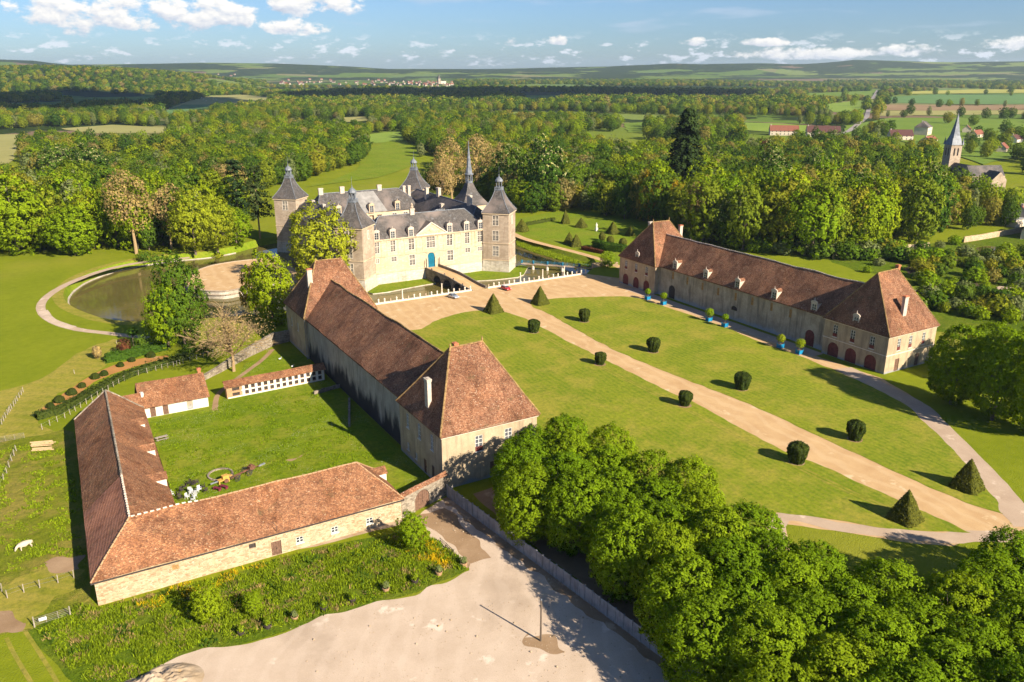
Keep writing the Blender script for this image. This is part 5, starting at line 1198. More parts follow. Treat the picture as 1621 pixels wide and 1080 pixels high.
# ruined rubble wall by the bare tree
rwall = thing('rubble_wall', 'old rubble stone garden wall rising towards the stable wing', 'wall', (40, 195, 0))
L = G([(322, 602), (349, 589), (365, 580), (395, 564), (434, 546), (458, 540)]); Hs = [1.3, 1.8, 2.2, 2.6, 3.4, 3.2]
mb = MB(); 
for i in range(len(L) - 1):
    n_ = 7
    for k in range(n_):
        a = L[i].lerp(L[i + 1], k / n_); b = L[i].lerp(L[i + 1], (k + 1) / n_); h = Hs[i] + (Hs[i + 1] - Hs[i]) * (k + .5) / n_ + .3 * mnoise.noise(Vector((i * 7 + k, 3.1, 0)))
        mb.bar((a.x, a.y, h / 2 - .1), (b.x, b.y, h / 2 - .1), .75, h)
mb.build('masonry', 'rubble', rwall)
# low kennel wall in the shade
kw = thing('kennel_wall', 'low broken stone wall in the shade beside the hutch row', 'wall', (50, 172, 0))
mb = MB(); a = g(497, 625); b = g(546, 611)
for k in range(8): p = a.lerp(b, k / 8); q = a.lerp(b, (k + 1) / 8); h = .8 + .25 * mnoise.noise(Vector((k * 1.7, 0, 0))); mb.bar((p.x, p.y, h / 2), (q.x, q.y, h / 2), .45, h)
a = g(553, 634); b = g(553, 676)
for k in range(8): p = a.lerp(b, k / 8); q = a.lerp(b, (k + 1) / 8); h = .7 + .25 * mnoise.noise(Vector((k * 1.7, 5, 0))); mb.bar((p.x, p.y, h / 2), (q.x, q.y, h / 2), .45, h)
mb.build('masonry', 'rubble', kw)

# ================================================================== SMALL THINGS
rnd = random.Random(77)
# utility pole
p = g(856, 1015); po = thing('wooden_pole', 'bare dark wooden pole standing alone in the gravel yard', 'pole', p)
mb = MB(); mb.tube((p.x, p.y, -.3), (p.x, p.y, 6.2), .14, .10, 8); mb.build('shaft', 'pole_wood', po)
mb = MB(); mb.lathe([(.13, 6.2), (.11, 6.32), (.02, 6.4)], p.x, p.y, 8); mb.build('cap', 'zinc', po)
# plant pots along the yard
def leaf_cloud(n, cen, radii, size, seed, up=.3, flat=0.0, shell=0.35):
    """n leaf quads spread through an ellipsoid, denser near its skin; returns vertices and faces"""
    r = np.random.RandomState(seed); d = r.normal(size=(n, 3)); d /= np.linalg.norm(d, axis=1)[:, None]
    rr = 1 - shell * r.rand(n) ** 1.5; c = np.array(cen) + d * rr[:, None] * np.array(radii)
    return quads(c, d, size, r, up)
def quads(c, d, size, r, up=.3, rnd_n=.9):
    """leaf quads at c facing roughly along d; their shading normals follow the clump they belong to"""
    n = len(c); nm = d * .9 + r.normal(size=(n, 3)) * rnd_n * .45; nm[:, 2] += up * .6; nm /= np.linalg.norm(nm, axis=1)[:, None] + 1e-6
    nm = np.where((nm * d).sum(1)[:, None] < 0, -nm, nm)
    t = np.cross(nm, r.normal(size=(n, 3))); t /= np.linalg.norm(t, axis=1)[:, None] + 1e-6; b = np.cross(nm, t)
    s = (size * (.6 + .8 * r.rand(n)))[:, None]; k = .55
    v = np.stack([c - b * s * k + nm * s * .12, c + t * s, c + b * s * k + nm * s * .12, c - t * s], 1).reshape(-1, 3)
    sn = d * .42 + nm * .58; sn /= np.linalg.norm(sn, axis=1)[:, None] + 1e-6
    return np.concatenate([v, np.repeat(sn, 4, 0)], 1)
def quad_mesh(name, v, mat):
    v = np.asarray(v); n = len(v) // 4; me = bpy.data.meshes.new(name); me.vertices.add(4 * n); me.vertices.foreach_set('co', np.ascontiguousarray(v[:, :3], dtype=np.float32).ravel())
    me.loops.add(4 * n); me.loops.foreach_set('vertex_index', np.arange(4 * n, dtype=np.int32)); me.polygons.add(n)
    me.polygons.foreach_set('loop_start', np.arange(0, 4 * n, 4, dtype=np.int32))
    me.materials.append(MATS[mat]); me.update(calc_edges=True); me.validate()
    if v.shape[1] == 6:
        me.polygons.foreach_set('use_smooth', np.ones(n, dtype=bool)); me.normals_split_custom_set_from_vertices(v[:, 3:6].tolist())
    return me
def pot_proto(kind):
    r = local_thing('plant_pot', 'weathered pot', 'pot'); m = MB()
    m.lathe([(.34, 0), (.46, .45), (.5, .5), (.5, .58), (.44, .58), (.4, .45)], 0, 0, 12, cap=False); m.build('tub', 'terracotta' if kind else 'dark_wood', r)
    m = MB(); m.lathe([(.02, .5), (.43, .5)], 0, 0, 12, cap=False); m.build('soil', 'soil', r)
    link('plant', quad_mesh('plant', leaf_cloud(220, (0, 0, .95), (.5, .5, .5), .12, 5 + kind, .5, shell=.9), 'leaf_grey' if kind else 'leaf_grass'), r)
    return Proto(r)
PP = [pot_proto(0), pot_proto(1)]
POTS = [(382, 1005, 0), (424, 994, 0), (467, 981, 1), (513, 966, 0), (558, 953, 0), (611, 936, 1), (657, 923, 0), (695, 910, 1), (734, 896, 1)]
words = ['nearest the spoil heap', 'second from the spoil heap', 'third from the spoil heap', 'fourth from the spoil heap', 'in the middle of the row', 'fourth from the dirt track', 'third from the dirt track', 'second from the dirt track', 'nearest the dirt track']
for (px, py, k), w in zip(POTS, words):
    PP[k].put(g(px, py), rnd.uniform(0, 6), rnd.uniform(.9, 1.15), f'{"terracotta" if k else "dark wooden"} plant tub at the grass edge, {w}', 'plant tubs along the gravel yard')
# blue orangery boxes
def planter_proto(i, yellow):
    r = local_thing('citrus_planter', 'blue box', 'planter'); m = MB(); s = .62
    m.box(-s, s, -s, s, .12, 1.15); m.build('box', 'box_blue', r)
    for (a, b) in ((-1, -1), (1, -1), (1, 1), (-1, 1)):
        m = MB(); m.box(a * s - .08, a * s + .08, b * s - .08, b * s + .08, 0, 1.22); m.lathe([(.06, 1.22), (.09, 1.3), (.02, 1.4)], a * s, b * s, 6); m.build('corner_post', 'box_blue', r)
    m = MB(); m.box(-s + .06, s - .06, -s + .06, s - .06, 1.13, 1.17); m.build('soil', 'soil', r)
    m = MB(); m.tube((0, 0, 1.1), (.05, 0, 2.2 + .3 * (i % 2)), .09, .07, 6); m.build('stem', 'bark', r)
    R = 1.0 + .18 * (i % 3); link('foliage', quad_mesh('foliage', np.concatenate([leaf_cloud(700, (0, 0, 2.7 + .25 * (i % 2)), (R, R, R * .95), .16, 40 + i, .4, shell=.6), leaf_cloud(200, (.3, .2, 3.1), (R * .7, R * .6, R * .6), .16, 60 + i, .4, shell=.8)]), 'leaf_yellow' if yellow else 'leaf_bright'), r)
    return Proto(r)
for i, (px, py) in enumerate([(1025, 474.5), (1050, 482.5), (1122, 508.5), (1147, 517.5), (1235, 551), (1265, 560.5)]):
    w = ['farthest one, by the forecourt', 'second from the forecourt', 'taller of the middle pair', 'smaller of the middle pair', 'yellowish bush, near the red door', 'nearest one, beside the red door'][i]
    planter_proto(i, i == 4).put(g(px, py), rnd.uniform(-.1, .1), 1.0, f'blue wooden planter box with small tree, {w}', 'blue planter boxes along the stable wing')

# ---------------------------------------------------------------- clipped yews on the lawn
def bush_shape(kind, seed, w, h):
    """closed clipped form with fine uneven skin"""
    m = MB(); r_ = random.Random(seed)
    if kind == 'cone':
        N = 28; vs = []; fs = []
        for j in range(N + 1):
            t = j / N
            for i in range(4 * 14):
                a = i / 56; k = int(a * 4); f = a * 4 - k
                c = [(-1, -1), (1, -1), (1, 1), (-1, 1)]; p0 = c[k]; p1 = c[(k + 1) % 4]
                x = (p0[0] + (p1[0] - p0[0]) * f) * w / 2 * (1 - t) ** .92; y = (p0[1] + (p1[1] - p0[1]) * f) * w / 2 * (1 - t) ** .92
                # round the arrises a little
                R = math.hypot(x, y); lim = w * .62 * (1 - t) ** .92
                if R > lim > 0: x *= lim / R; y *= lim / R
                z = h * t; n_ = .10 * mnoise.fractal(Vector((x * 1.6 + seed, y * 1.6, z * 1.6)), 1, 2, 3)
                vs.append((x * (1 + n_), y * (1 + n_), z))
        q = 56
        for j in range(N):
            for i in range(q): fs.append((j * q + i, j * q + (i + 1) % q, (j + 1) * q + (i + 1) % q, (j + 1) * q + i))
        m.add(vs, fs)
    else:
        N = 26; q = 48; vs = []; fs = []
        for j in range(N + 1):
            t = j / N
            if kind == 'barrel': pr = (.50 + .50 * math.sin(math.pi * min(1, .18 + t * .60))) if t < .72 else None
            prof = {'barrel': (0.66 + 0.34 * sstep(t, 0, .6)) * (1 if t < .74 else max(0, 1 - ((t - .74) / .26) ** 2.6)), 'ball': math.sqrt(max(0, 1 - (2 * t - 1) ** 2)), 'dome': math.sqrt(max(0, 1 - t ** 2.4))}[kind]
            for i in range(q):
                a = 2 * math.pi * i / q; rr = w / 2 * prof * (1 + .055 * math.sin(a * 11 + seed) + .16 * mnoise.fractal(Vector((math.cos(a) * 1.8 + seed, math.sin(a) * 1.8, t * 3)), 1, 2, 3))
                vs.append((rr * math.cos(a), rr * math.sin(a), h * t + .05 * h * mnoise.noise(Vector((math.cos(a) * 2, math.sin(a) * 2 + seed, t)))))
        for j in range(N):
            for i in range(q): fs.append((j * q + i, j * q + (i + 1) % q, (j + 1) * q + (i + 1) % q, (j + 1) * q + i))
        m.add(vs, fs)
    return m
def fuzz(me, n, size, seed, mat, name='leaves'):
    """small leaves standing on the skin of a clipped form"""
    r = np.random.RandomState(seed); k = len(me.polygons); cen = np.zeros(k * 3); nor = np.zeros(k * 3); ar = np.zeros(k)
    me.polygons.foreach_get('center', cen); me.polygons.foreach_get('normal', nor); me.polygons.foreach_get('area', ar); cen = cen.reshape(-1, 3); nor = nor.reshape(-1, 3)
    idx = r.choice(k, n, p=ar / ar.sum()); c = cen[idx] + r.normal(size=(n, 3)) * np.sqrt(ar[idx])[:, None] * .35 + nor[idx] * size * .35
    return quad_mesh(name, quads(c, nor[idx], size, r, .1, 1.0), mat)
def clipped(name, label, cat, kind, seed, w, h, mat='leaf_yew', nl=2600, size=.13, group=None):
    r = local_thing(name, label, cat, group); m = bush_shape(kind, seed, w, h); me = m.mesh('body', mat, smooth=True); link('body', me, r); link('leaves', fuzz(me, nl, size, seed, mat), r)
    mm = MB(); mm.tube((0, 0, -.1), (0, 0, .4), .16, .12, 6); mm.build('stem', 'bark', r); return Proto(r)
YB = [clipped('barrel_yew', 'yew', 'topiary', 'barrel', s, 3.0, 3.5, nl=4200, size=.15) for s in (1, 2, 3)]
def size_px(px, py, n): p = g(px, py); return n * depth(p.x, p.y) / FPX
rows = [('left', [(845, 528, 21), (950, 579, 21), (1084, 644, 25), (1261, 734, 34)]), ('right', [(925, 511, 21), (1034, 559, 24), (1174, 618, 28), (1353, 698, 33)])]
ords = ['farthest', 'second farthest', 'second nearest', 'nearest']
for side, L in rows:
    for i, (px, py, wpx) in enumerate(L):
        w = size_px(px, py, wpx); p = g(px, py - 2)
        YB[(i + (side == 'right')) % 3].put((p.x, p.y, 0), rnd.uniform(0, 6), (w / 3.6, w / 3.6, w / 3.5), f'barrel clipped yew {side} of the central drive, {ords[i]} of four', 'barrel yews along the drive')
        sheet('bare_soil_ring', smoothline([(p.x + 1.5 * math.cos(a), p.y + 1.5 * math.sin(a)) for a in np.linspace(0, 2 * math.pi, 9)[:-1]], 3, True), 0.062, 'dirt')
YC = [clipped('pyramid_yew', 'yew', 'topiary', 'cone', s, 5.0, 5.0, 'leaf_box', 3600, .13) for s in (11, 12)]
for i, (px, py, wpx, lab) in enumerate([(781, 494, 33, 'at the far end of the drive, silver car side'), (855, 481, 31, 'at the far end of the drive, red car side'), (1432, 822, 56, 'at the near end of the drive beside the lime grove'), (1530, 772, 54, 'at the near end of the drive beside the curved side path')]):
    w = size_px(px, py, wpx) * .95; p = g(px, py); hh = w * .98
    YC[i % 2].put((p.x, p.y, .02), rad(rnd.uniform(-6, 6)) + rad(3), (w / 6.0, w / 6.0, hh / 5.0), f'pyramid clipped yew {lab}', 'pyramid yews at the ends of the drive')
# garden topiary
GC = [(826, 366, 22, 19, 'cone', 'beside the chateau tower'), (895, 354, 15, 21, 'cone', 'tall one in front of the dark wood'), (920, 360, 19, 15, 'cone', 'dark one beside the statue'), (970, 370, 20, 19, 'cone', 'right of the statue'), (997, 373, 15, 15, 'cone', 'farthest right, shaded'), (901, 386, 18, 18, 'cone', 'rear of the touching pair'), (912, 390, 20, 19, 'cone', 'front of the touching pair'),
      (953, 381, 11, 13, 'ball', 'left of three balls'), (966, 387, 12, 13, 'ball', 'middle of three balls'), (986, 390, 13, 13, 'ball', 'right of three balls')]
GPR = {k: clipped('garden_topiary', 'topiary', 'topiary', k, 30, 4.0, 4.0, 'leaf_box', 1800, .16) for k in ('cone', 'ball')}
for px, py, wp, hp, k, lab in GC:
    p = g(px, py); w = size_px(px, py, wp); h = size_px(px, py, hp) * 1.02
    GPR[k].put((p.x, p.y, 0), rnd.uniform(0, 6), (w / 4.4, w / 4.4, h / 4.0), f'clipped {"cone" if k == "cone" else "round"} bush in the moat garden, {lab}', 'clipped bushes of the moat garden')
p = g(944, 366); st = thing('statue', 'white stone statue on a plinth in front of the dark wood', 'statue', p)
mb = MB(); mb.box(p.x - .5, p.x + .5, p.y - .5, p.y + .5, 0, 1.3); mb.box(p.x - .6, p.x + .6, p.y - .6, p.y + .6, 1.3, 1.45); mb.build('plinth', 'statue', st)
mb = MB(); mb.lathe([(.42, 1.45), (.45, 1.9), (.33, 2.5), (.40, 2.9), (.42, 3.1), (.16, 3.25), (.14, 3.32), (.22, 3.5), (.2, 3.68), (.05, 3.8)], p.x, p.y, 10); mb.tube((p.x + .35, p.y, 3.0), (p.x + .6, p.y - .2, 2.4), .12, .09, 6); mb.tube((p.x - .35, p.y, 3.0), (p.x - .5, p.y - .3, 2.5), .12, .09, 6); mb.build('figure', 'statue', st, True)

# ---------------------------------------------------------------- hedges
def hedge(name, label, L, w, h, mat='leaf_yew', n=1500, size=.2, seed=1):
    C = smoothline(L, 6); r = thing(name, label, 'hedge', (C[0].x, C[0].y, 0)); m = MB(); K = 12; vs = []
    for i, c in enumerate(C):
        t = (C[min(i + 1, len(C) - 1)] - C[max(i - 1, 0)]).normalized(); nn = Vector((-t.y, t.x))
        for k in range(K + 1):
            u = k / K * 2 - 1; x = max(-1, min(1, u * 1.5)) * w / 2; z = h * min(1, (1 - abs(u)) * 3)
            f = 1 + .18 * mnoise.fractal(Vector((c.x * .7 + seed, c.y * .7, u * 2)), 1, 2, 3)
            p = c + nn * x * f; vs.append((p.x, p.y, z * f))
    m.add(vs, [(i * (K + 1) + k, i * (K + 1) + k + 1, (i + 1) * (K + 1) + k + 1, (i + 1) * (K + 1) + k) for i in range(len(C) - 1) for k in range(K)])
    b = m.build('body', mat, r); link('leaves', fuzz(b.data, n, size, seed, mat), r); return r
hedge('long_hedge', 'long dark clipped hedge beside the orange mulch bed', [v.to_2d() for v in G([(58, 664), (92, 654), (125, 637), (155, 620), (194, 601), (222, 590), (278, 573), (305, 566)])], 1.8, 1.3, 'leaf_yew', 5000, .2)
hedge('pond_hedge', 'dark bushy hedge between the round shrubs and the pond trees', [v.to_2d() for v in G([(168, 573), (200, 567), (229, 560), (262, 553)])], 2.4, 1.9, 'leaf_dark', 3000, .25, 2)
hedge('garden_hedge', 'low clipped hedge at the far left of the moat garden', [v.to_2d() for v in G([(828, 358), (850, 354), (878, 349)])], 1.2, 1.2, 'leaf_yew', 1500, .22, 3)
hedge('reddish_hedge', 'low reddish hedge beside the moat garden path', [v.to_2d() for v in G([(922, 395), (940, 399), (954, 402)])], 1.6, 1.3, 'leaf_copper', 1200, .22, 4)
hedge('dark_hedge', 'thick dark hedge behind the far stable pavilion', [v.to_2d() for v in G([(942, 391), (962, 396), (990, 399)])], 3.0, 2.6, 'leaf_dark', 2500, .28, 5)
BB = clipped('round_shrub', 'shrub', 'shrub', 'dome', 50, 2.0, 1.3, 'leaf_yew', 1400, .13)
SH = [(80, 645), (94, 636), (114, 624), (130, 613), (151, 599), (165, 594), (191, 580), (209, 572), (239, 565)]
for i, (px, py) in enumerate(SH):
    BB.put(g(px, py), rnd.uniform(0, 6), rnd.uniform(.85, 1.1), f'round clipped shrub in the mulch bed, {["first", "second", "third", "fourth", "fifth", "sixth", "seventh", "eighth", "ninth"][i]} counted from the field gate', 'round shrubs in the mulch bed')

# ---------------------------------------------------------------- cars
def car(label, p, q, paint, roofpaint, hatch):
    """p: rear, q: front on the ground"""
    p = Vector(p); q = Vector(q); d = (q - p).normalized(); ang = math.atan2(d.y, d.x); L = 4.1 if not hatch else 3.85; c = (p + q) / 2
    r = local_thing('parked_car', label, 'car'); W_ = .86
    prof = [(-L/2, .35), (-L/2 + .05, .75), (-L/2 + .25, .95), (L/2 - 1.15, .92), (L/2 - .35, .78), (L/2, .58), (L/2, .32)]
    m = MB(); n = len(prof)
    for (s0, s1, i0, i1) in ((-W_, -W_ * .92, 0, 1),): pass
    m.add([(x, -W_, z) for x, z in prof] + [(x, W_, z) for x, z in prof], [tuple(range(n)), tuple(range(2 * n - 1, n - 1, -1))] + [(i, (i + 1) % n, n + (i + 1) % n, n + i) for i in range(n)]); b = m.build('body', paint, r)
    mod = b.modifiers.new('bevel', 'BEVEL'); mod.width = .09; mod.segments = 3
    cab = [(-L/2 + (.12 if hatch else .5), .93), (-L/2 + (.35 if hatch else 1.05), 1.40), (.15, 1.43), (L/2 - 1.2, .92)]
    m = MB(); k = len(cab); vs = []
    for s in (-1, 1):
        for x, z in cab: vs.append((x, s * W_ * (.94 if z < 1 else .74), z))
    m.add(vs, [(0, 1, 2, 3), (7, 6, 5, 4), (0, 4, 5, 1), (2, 6, 7, 3)]); m.build('windows', 'pane', r)
    m = MB(); m.add([(cab[1][0] - .05, -W_ * .75, 1.41), (cab[2][0] + .06, -W_ * .75, 1.44), (cab[2][0] + .06, W_ * .75, 1.44), (cab[1][0] - .05, W_ * .75, 1.41), (cab[1][0], -W_ * .7, 1.47), (cab[2][0] - .1, -W_ * .7, 1.5), (cab[2][0] - .1, W_ * .7, 1.5), (cab[1][0], W_ * .7, 1.47)], [(4, 5, 6, 7), (0, 1, 5, 4), (1, 2, 6, 5), (2, 3, 7, 6), (3, 0, 4, 7)]); m.build('roof', roofpaint, r)
    m = MB()
    for s in (-1, 1):
        for a, b_ in ((cab[0], cab[1]), (cab[2], cab[3])): m.tube((a[0], s * W_ * (.95 if a[1] < 1 else .75), a[1]), (b_[0], s * W_ * (.95 if b_[1] < 1 else .75), b_[1]), .045, .045, 5)
        m.tube((-.25, s * W_ * .95, .93), (-.2, s * W_ * .76, 1.42), .045, .045, 5)
    m.build('pillars', paint, r)
    for x in (-L/2 + .72, L/2 - .78):
        for s in (-1, 1):
            m = MB(); m.tube((x, s * (W_ - .12), .32), (x, s * (W_ + .02), .32), .32, .32, 14); w = m.build('wheel', 'rubber', r); m = MB(); m.tube((x, s * (W_ + .005), .32), (x, s * (W_ + .035), .32), .2, .18, 10); m.build('rim', 'steel', w)
    for s in (-1, 1):
        m = MB(); m.box(L/2 - .18, L/2 - .02, s * .62 - .16, s * .62 + .16, .6, .73); m.build('headlight', 'lamp_glass', r)
        m = MB(); m.box(-L/2 - .0, -L/2 + .12, s * .66 - .1, s * .66 + .1, .62, .85); m.build('tail_light', 'tail_red', r)
        m = MB(); m.box(.72, .9, s * (W_ + .08) - .08, s * (W_ + .08) + .08, .93, 1.05); m.build('mirror', paint, r)
    r.location = (c.x, c.y, .03); r.rotation_euler = (0, 0, ang)
car('silver car parked below the moat balustrade left of the bridge', g(708, 469), g(727, 474.5), 'paint_silver', 'paint_silver', False)
car('red hatchback with white roof parked right of the bridge', g(792, 456), g(810, 462), 'paint_red', 'paint_white', True)

# ---------------------------------------------------------------- cow (built at the origin, head towards +x)
def cow(label, loc, rotz, sc=1.0):
    me = bpy.data.meshes.new('body'); bm = bmesh.new(); lay = bm.verts.layers.skin.verify()
    def V(p, r, par=None, r2=None):
        v = bm.verts.new(p); v[lay].radius = (r, r2 or r)
        if par: bm.edges.new((par, v))
        return v
    hip = V((-.75, 0, 1.08), .36); mid = V((-.05, 0, 1.0), .43, hip); sh = V((.6, 0, 1.05), .37, mid); nk = V((.98, 0, .92), .22, sh); hd = V((1.28, 0, .55), .16, nk); mz = V((1.42, .0, .22), .10, hd)
    V((1.22, .25, .72), .05, hd); V((1.22, -.25, .72), .05, hd)
    for y in (-.22, .22):
        a = V((-.80, y, .78), .20, hip); k = V((-.70, y, .55), .12, a); hk = V((-.92, y, .38), .075, k); V((-.86, y, .02), .07, hk)
        a = V((.58, y, .72), .15, sh); k = V((.62, y, .40), .085, a); V((.60, y, .02), .07, k)
    t = V((-1.12, 0, 1.1), .05, hip); V((-1.2, 0, .5), .04, t)
    hip[lay].use_root = True if hasattr(hip[lay], 'use_root') else False
    bm.to_mesh(me); bm.free(); me.materials.append(MATS['cow_hide'])
    r = thing('cow', label, 'cow', loc); o = bpy.data.objects.new('body', me); COL.objects.link(o); o.parent = r
    sm = o.modifiers.new('skin', 'SKIN'); sm.use_smooth_shade = True; s2 = o.modifiers.new('sub', 'SUBSURF'); s2.levels = 1; s2.render_levels = 2
    r.rotation_euler = (0, 0, rotz); r.scale = (sc,) * 3; return r
c0 = g(46, 866); c1 = g(31, 872); dd = c1 - c0
cow('cream white cow grazing in the pasture beside the long barn', g(40, 869), math.atan2(dd.y, dd.x))

# ---------------------------------------------------------------- farm fences, gates, logs
def postm(h, r=.08):
    m = MB(); m.tube((0, 0, -.2), (0, 0, h), r, r * .85, 6); return m.mesh('post', 'post_wood')
def fence(label, L, h=1.3, wires=2, n_between=0, mat='steel'):
    P = G(L); r = thing('post_fence', label, 'fence', P[0]); Q = []
    for i in range(len(P) - 1):
        for k in range(n_between + 1): Q.append(P[i].lerp(P[i + 1], k / (n_between + 1)))
    Q.append(P[-1]); rr = random.Random(len(L))
    for q in Q:
        o = link('post', cached(('post', h), lambda: postm(h)), r, q); o.rotation_euler = (rr.uniform(-.08, .08), rr.uniform(-.08, .08), rr.uniform(0, 3))
    for w in range(wires):
        m = MB(); z = h * (.45 + .45 * w / max(1, wires - 1))
        for a, b in zip(Q, Q[1:]): m.tube((a.x, a.y, z), (b.x, b.y, z), .012, .012, 3)
        m.build('wire', mat, r)
fence('leaning post and wire fence at the lower left by the worn track', [(3, 937), (12, 947), (38, 938), (63, 931), (92, 923), (117, 915)], 1.35)
fence('short row of fence posts beside the grazing cow track', [(-5, 775), (0, 771), (11, 750), (19, 730), (26, 714)], 1.3, 2, 1)
fence('row of grey fence posts at the left edge beyond the metal gate', [(-8, 690), (3, 672), (12, 657), (19, 648), (28, 635), (37, 621)], 1.3, 2, 2)
fence('long wire fence behind the barn along the hedge', [(67, 680), (103, 662), (128, 646), (155, 628), (180, 613), (205, 598), (247, 587), (275, 580), (290, 576), (322, 566), (345, 560)], 1.3, 2, 2)
fence('fence posts in the pond meadow left of the hedge', [(118, 592), (150, 560), (185, 545)], 1.1, 0, 0)
def metal_gate(label, a, b, h=1.15):
    r = thing('field_gate', label, 'gate', a); m = MB(); a = Vector(a); b = Vector(b)
    for k in range(5): z = .2 + (h - .2) * k / 4; m.tube((a.x, a.y, z), (b.x, b.y, z), .02, .02, 5)
    m.build('rails', 'post_wood', r); m = MB()
    for t in (0, .33, .66, 1): p = a.lerp(b, t); m.tube((p.x, p.y, .1), (p.x, p.y, h + .05), .03, .03, 5)
    m.build('uprights', 'post_wood', r); return r
metal_gate('galvanised metal field gate at the left edge', g(-6, 702), g(39, 694), 1.2)
gt = metal_gate('galvanised metal gate with white notice by the barn corner', g(55, 992), g(112, 974), 1.2)
p = g(64, 990); m = MB(); m.box(p.x - .05, p.x + .85, p.y - .12, p.y - .09, .7, 1.15); m.build('notice', 'white_paint', gt)
for k, (px, py) in enumerate([(112, 976), (55, 993)]): o = link('gate_post', cached(('post', 1.6), lambda: postm(1.6, .1)), gt, g(px, py))
lg = thing('log_pile', 'stack of pale sawn poles lying by the field gate', 'logs', g(70, 705))
rr = random.Random(9)
for k in range(9):
    a = g(50, 714) + Vector((rr.uniform(-.2, .2), .55 * k - .3, 0)); b = g(87, 711) + Vector((rr.uniform(-.5, .4), .55 * k - .3, 0)); z = .14 + (.25 if k in (3, 4) else 0); m = MB(); m.tube((a.x, a.y, z), (b.x, b.y, z + rr.uniform(-.02, .1)), .13, .11, 8); m.build('log', 'wood_pale', lg)
# low hurdle near the yard
hd_ = thing('hurdle', 'short low wooden hurdle beside the yellow flowers', 'hurdle', g(700, 868)); a = g(697, 858); b = g(719, 878)
m = MB()
for z in (.35, .7): m.bar((a.x, a.y, z), (b.x, b.y, z), .06, .1)
m.build('rails', 'post_wood', hd_)
for t in (0, .5, 1): p = a.lerp(b, t); o = link('post', cached(('post', .9), lambda: postm(.9)), hd_, p)

# ---------------------------------------------------------------- things left in the courtyard
def picnic():
    p = g(256, 697); r = thing('picnic_table', 'weathered picnic table with benches against the barn eave', 'table', p); r.rotation_euler = (0, 0, rad(8))
    def part(nm, *b): m = MB(); [m.box(*q) for q in b]; r0 = m.mesh(nm, 'post_wood'); link(nm, r0, r)
    for k in range(5): part('table_board', (-1.2, 1.2, -.4 + .165 * k, -.25 + .165 * k, .72, .77))
    part('bench', (-1.2, 1.2, -.85, -.55, .43, .48)); part('bench', (-1.2, 1.2, .55, .85, .43, .48))
    for x in (-.8, .8): part('leg_frame', (x - .05, x + .05, -.8, .8, .35, .43), (x - .045, x + .045, -.35, -.25, 0, .72), (x - .045, x + .045, .25, .35, 0, .72))
picnic()
def chair_proto(mat, lab):
    r = local_thing('garden_chair', lab, 'chair'); m = MB(); m.box(-.25, .25, -.25, .25, .42, .46); m.build('seat', mat, r); m = MB()
    for k in range(4): m.box(-.22 + .125 * k, -.14 + .125 * k, .23, .27, .46, .92)
    m.box(-.25, .25, .22, .28, .88, .95); m.build('backrest', mat, r)
    for a in (-1, 1):
        for b in (-1, 1): m = MB(); m.tube((a * .22, b * .22, .43), (a * .26, b * .26, 0), .028, .024, 5); m.build('leg', mat, r)
        m = MB(); m.box(a * .27 - .03, a * .27 + .03, -.25, .27, .62, .66); m.build('armrest', mat, r)
    return Proto(r)
CW = chair_proto('plastic_white', 'chair'); CD = chair_proto('dark_wood', 'chair')
for k, (px, py) in enumerate([(297, 790), (303, 784), (308, 789), (311, 781), (316, 778), (301, 778.5), (306, 794), (272, 786)]):
    CW.put(g(px, py), rnd.uniform(0, 6), 1.15, 'white plastic garden chair in the jumble behind the barn roof' if k < 7 else 'single white garden chair at the barn corner end of the jumble', 'white chairs in the courtyard')
for k, (px, py) in enumerate([(283, 786), (288, 780), (292, 774), (300, 768), (306, 770), (322, 774), (326, 780), (286, 792), (312, 767)]):
    CD.put(g(px, py), rnd.uniform(0, 6), 1.15, 'dark brown garden chair in the jumble beside the white chairs', 'dark chairs in the courtyard')
for k, (px, py) in enumerate([(344, 776), (355, 773)]):
    p = g(px, py); r = thing('slatted_bench', f'dark red slatted bench behind the barn ridge, {"left" if k == 0 else "right"} of two', 'bench', p); r.rotation_euler = (0, 0, rad(-55))
    for j in range(4): m = MB(); m.box(-.8, .8, -.3 + .16 * j, -.17 + .16 * j, .45, .49); link('slat', m.mesh('slat', 'maroon'), r)
    for x in (-.6, .6): m = MB(); m.box(x - .05, x + .05, -.28, .3, 0, .45); link('leg', m.mesh('leg', 'maroon'), r)
p = g(354, 764); r = thing('wooden_press', 'yellow wooden farm contraption standing in the courtyard grass', 'machine', p); r.rotation_euler = (0, 0, rad(15))
for nm, b, mt in (('frame', [(-1.0, 1.0, -.45, .45, .55, .75), (-1.0, -.8, -.4, .4, 0, .55), (.8, 1.0, -.4, .4, 0, .55)], 'wood_yellow'), ('hopper', [(-.2, .9, -.4, .4, .75, 1.35)], 'wood_yellow'), ('shaft', [(-2.4, -1.0, -.12, .12, .5, .68)], 'steel'), ('board', [(.9, 1.6, -.35, .35, .95, 1.05)], 'wood_yellow')):
    m = MB(); [m.box(*q) for q in b]; link(nm, m.mesh(nm, mt), r)
m = MB(); m.tube((.3, -.6, .4), (.3, -.5, .4), .4, .4, 14); link('wheel', m.mesh('wheel', 'rust'), r)
p = g(349, 752); rg = thing('stone_ring', 'pale oval stone ring lying flat in the courtyard grass', 'stone ring', p); m = MB()
for k in range(24):
    a = 2 * math.pi * k / 24; b = 2 * math.pi * (k + 1) / 24; m.bar((p.x + 2.1 * math.cos(a), p.y + 2.3 * math.sin(a), .12), (p.x + 2.1 * math.cos(b), p.y + 2.3 * math.sin(b), .12), .32, .26)
m.build('kerb', 'rubble', rg)
